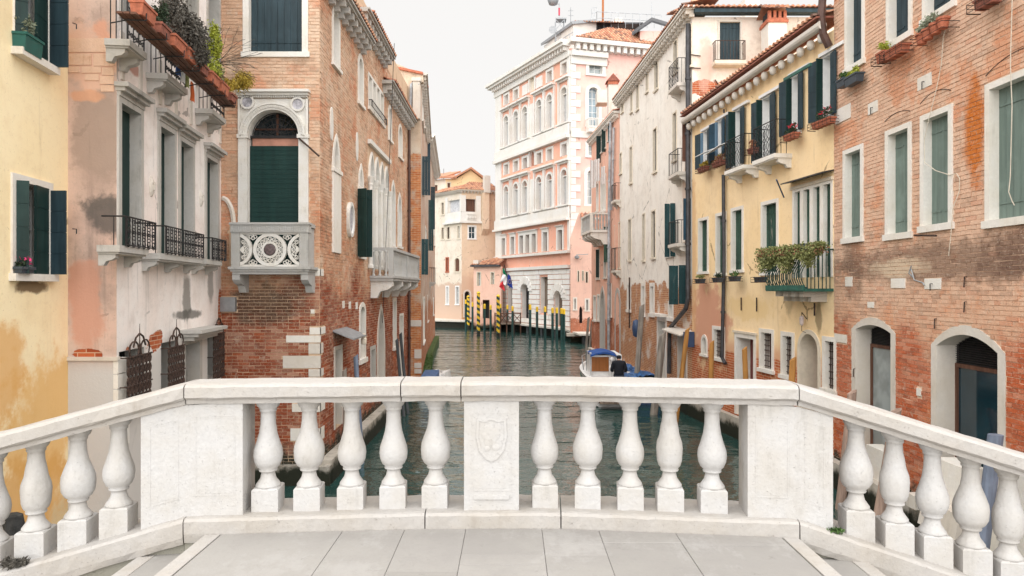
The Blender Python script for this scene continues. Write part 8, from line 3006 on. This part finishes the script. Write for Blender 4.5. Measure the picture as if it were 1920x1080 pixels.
mb.path([(-0.88, 3.0, 1.0), (-0.92, 3.1, 1.4), (-0.76, 4.8, 1.5), (-0.15, 6.2, 1.58), (0.15, 6.2, 1.58), (0.76, 4.8, 1.5), (0.86, 3.1, 1.4), (0.85, 3.0, 1.0)], 0.02, 5)
for (x, y, z) in ((-0.76, 4.8, 1.1), (-0.45, 5.6, 1.15)):
    mb.tube((x, y, z), (x, y, z + 0.35), 0.015, 4)
mb.build('bow_rail', 'grey_metal', bt, BW)
mb = MB()
mb.box(-0.8, 0.8, 0.1, 2.0, 0.8, 0.86)
mb.build('cockpit_floor', 'white_paint', bt, BW)
mb = MB()
r_ = random.Random(2)
for (x, y, z, s) in ((0.12, 1.7, 1.3, 0.12), (0.2, 1.9, 1.5, 0.11), (0.14, 1.8, 1.66, 0.09)):
    mb.lathe([(s * 0.4, -s), (s, -s * 0.3), (s, s * 0.4), (s * 0.4, s)], (x, y, z), 8)
mb.build('gear', 'white_cloth', bt, BW)
MB().box(-0.7, 0.75, -0.8, 0.02, 0.24, 0.315).build('stern_platform', 'grey_wood', bt, BW)
# tarp covered boat beside
BW2 = Matrix.Translation((5.3, 26.9, 0)) @ Matrix.Rotation(math.radians(4), 4, 'Z')
b2 = thing('rowing_boat', 'small boat under a crumpled blue tarpaulin where the man stands', 'boat', BW2)
hull('hull', b2, BW2, 4.6, 1.5, 0.8, 'blue_metal')
mb = MB()
n = 14
r_ = random.Random(12)
grid = []
for i in range(n + 1):
    for j in range(n + 1):
        u, v = i / n, j / n
        w = 0.85 * (1 - max(0, (v - 0.5) / 0.5) ** 2 * 0.6)
        x = (u * 2 - 1) * w
        z = 0.85 + 0.36 * (1 - (u * 2 - 1) ** 2) * (0.8 + 0.3 * math.sin(v * 9)) + r_.uniform(-0.05, 0.05)
        grid.append((x, 0.1 + 3.6 * v, z if 0 < u < 1 else 0.7))
mb.add(grid, [(i * (n + 1) + j, (i + 1) * (n + 1) + j, (i + 1) * (n + 1) + j + 1, i * (n + 1) + j + 1) for i in range(n) for j in range(n)])
mb.build('tarpaulin', 'blue_tarp', b2, BW2)
# boat half hidden at the left bank
BW3 = Matrix.Translation((-3.35, 28.8, 0)) @ Matrix.Rotation(math.radians(3), 4, 'Z')
b3 = thing('dinghy', 'moored dinghy with blue cover and white outboard, just above the rail at left', 'boat', BW3)
hull('hull', b3, BW3, 4.0, 1.4, 0.5, 'white_paint')
MB().box(-0.5, 0.15, 0.2, 2.5, 0.5, 0.85).build('cover', 'blue_tarp', b3, BW3)
mb = MB()
mb.hexa([(0.3, -0.1, 0.6), (0.55, -0.15, 0.65), (0.75, 1.0, 0.7), (0.3, 1.0, 0.7), (0.35, -0.05, 0.95), (0.5, -0.1, 1.0), (0.7, 0.9, 1.05), (0.4, 0.9, 1.0)])
mb.build('outboard', 'white_paint', b3, BW3)


# ---- person, seen from behind, head bent forward
def skin(name, verts, edges, radii, mat, parent, W, root=0, sub=2):
    me = bpy.data.meshes.new(name)
    me.from_pydata(verts, edges, [])
    me.materials.append(M[mat])
    o = bpy.data.objects.new(name, me)
    link(o, parent, W)
    md = o.modifiers.new('skin', 'SKIN')
    md.use_smooth_shade = True
    for i, r in enumerate(radii):
        sv = me.skin_vertices[0].data[i]
        sv.radius = r if isinstance(r, tuple) else (r, r)
        sv.use_root = (i == root)
    s = o.modifiers.new('sub', 'SUBSURF')
    s.levels = s.render_levels = sub
    return o


PW = Matrix.Translation((4.07, 26.0, 0.0)) @ Matrix.Rotation(math.radians(-8), 4, 'Z')
zf = 0.32
pr = thing('person', 'standing person in black jacket and dark trousers, back turned, busy by the boat', 'person', PW)
V = [(0, 0, zf + 0.95), (0, 0.0, zf + 1.1), (0, 0.03, zf + 1.28), (0, 0.06, zf + 1.44), (0, 0.1, zf + 1.52), (0, 0.15, zf + 1.6), (0, 0.17, zf + 1.7),
     (-0.1, 0, zf + 0.9), (-0.12, 0.02, zf + 0.5), (-0.13, 0.0, zf + 0.09), (-0.14, 0.14, zf + 0.04),
     (0.1, 0, zf + 0.9), (0.12, 0.02, zf + 0.5), (0.13, 0.0, zf + 0.09), (0.14, 0.14, zf + 0.04),
     (-0.19, 0.04, zf + 1.42), (-0.27, 0.02, zf + 1.15), (-0.24, 0.24, zf + 1.08), (-0.2, 0.32, zf + 1.09),
     (0.19, 0.04, zf + 1.42), (0.27, 0.02, zf + 1.15), (0.24, 0.24, zf + 1.08), (0.2, 0.32, zf + 1.09)]
E = [(0, 1), (1, 2), (2, 3), (3, 4), (4, 5), (5, 6), (0, 7), (7, 8), (8, 9), (9, 10), (0, 11), (11, 12), (12, 13), (13, 14), (3, 15), (15, 16), (16, 17), (17, 18), (3, 19), (19, 20), (20, 21), (21, 22)]
Rd = [(0.15, 0.1), (0.14, 0.1), (0.16, 0.11), (0.13, 0.09), 0.055, 0.085, 0.085, 0.09, 0.06, 0.04, 0.035, 0.09, 0.06, 0.04, 0.035, 0.06, 0.045, 0.035, 0.03, 0.06, 0.045, 0.035, 0.03]
skin('body', V, E, Rd, 'skin', pr, PW)
JV = [(0, 0, zf + 0.86), V[1], V[2], V[3], (0, 0.09, zf + 1.5), V[15], V[16], V[17], V[19], V[20], V[21]]
JE = [(0, 1), (1, 2), (2, 3), (3, 4), (3, 5), (5, 6), (6, 7), (3, 8), (8, 9), (9, 10)]
skin('jacket', JV, JE, [(0.2, 0.14), (0.2, 0.145), (0.21, 0.15), (0.19, 0.13), 0.085, 0.1, 0.075, 0.055, 0.1, 0.075, 0.055], 'black_cloth', pr, PW)
TV = [(0, 0, zf + 0.97), V[7], V[8], (-0.13, 0, zf + 0.12), V[11], V[12], (0.13, 0, zf + 0.12)]
skin('trousers', TV, [(0, 1), (1, 2), (2, 3), (0, 4), (4, 5), (5, 6)], [(0.17, 0.13), 0.115, 0.085, 0.07, 0.115, 0.085, 0.07], 'navy_cloth', pr, PW)
skin('hood', [(0, 0.12, zf + 1.54), (0, 0.14, zf + 1.63), (0, 0.16, zf + 1.71)], [(0, 1), (1, 2)], [0.09, 0.11, 0.1], 'black_cloth', pr, PW)
skin('shoes', [(-0.13, -0.02, zf + 0.05), (-0.14, 0.16, zf + 0.04)], [(0, 1)], [0.05, 0.045], 'black_cloth', pr, PW)
skin('shoes', [(0.13, -0.02, zf + 0.05), (0.14, 0.16, zf + 0.04)], [(0, 1)], [0.05, 0.045], 'black_cloth', pr, PW)
for sx in (-1, 1):
    for f in range(5):
        dx = sx * (0.195 - 0.012 * f) if f < 4 else sx * 0.15
        y0 = 0.33 if f < 4 else 0.3
        skin('finger', [(dx, y0, zf + 1.09), (dx - sx * 0.006, y0 + 0.05 - 0.006 * abs(f - 1.5), zf + 1.085), (dx - sx * 0.01, y0 + 0.075 - 0.008 * abs(f - 1.5), zf + 1.06)], [(0, 1), (1, 2)], [0.01, 0.009, 0.008], 'skin', pr, PW, sub=1)
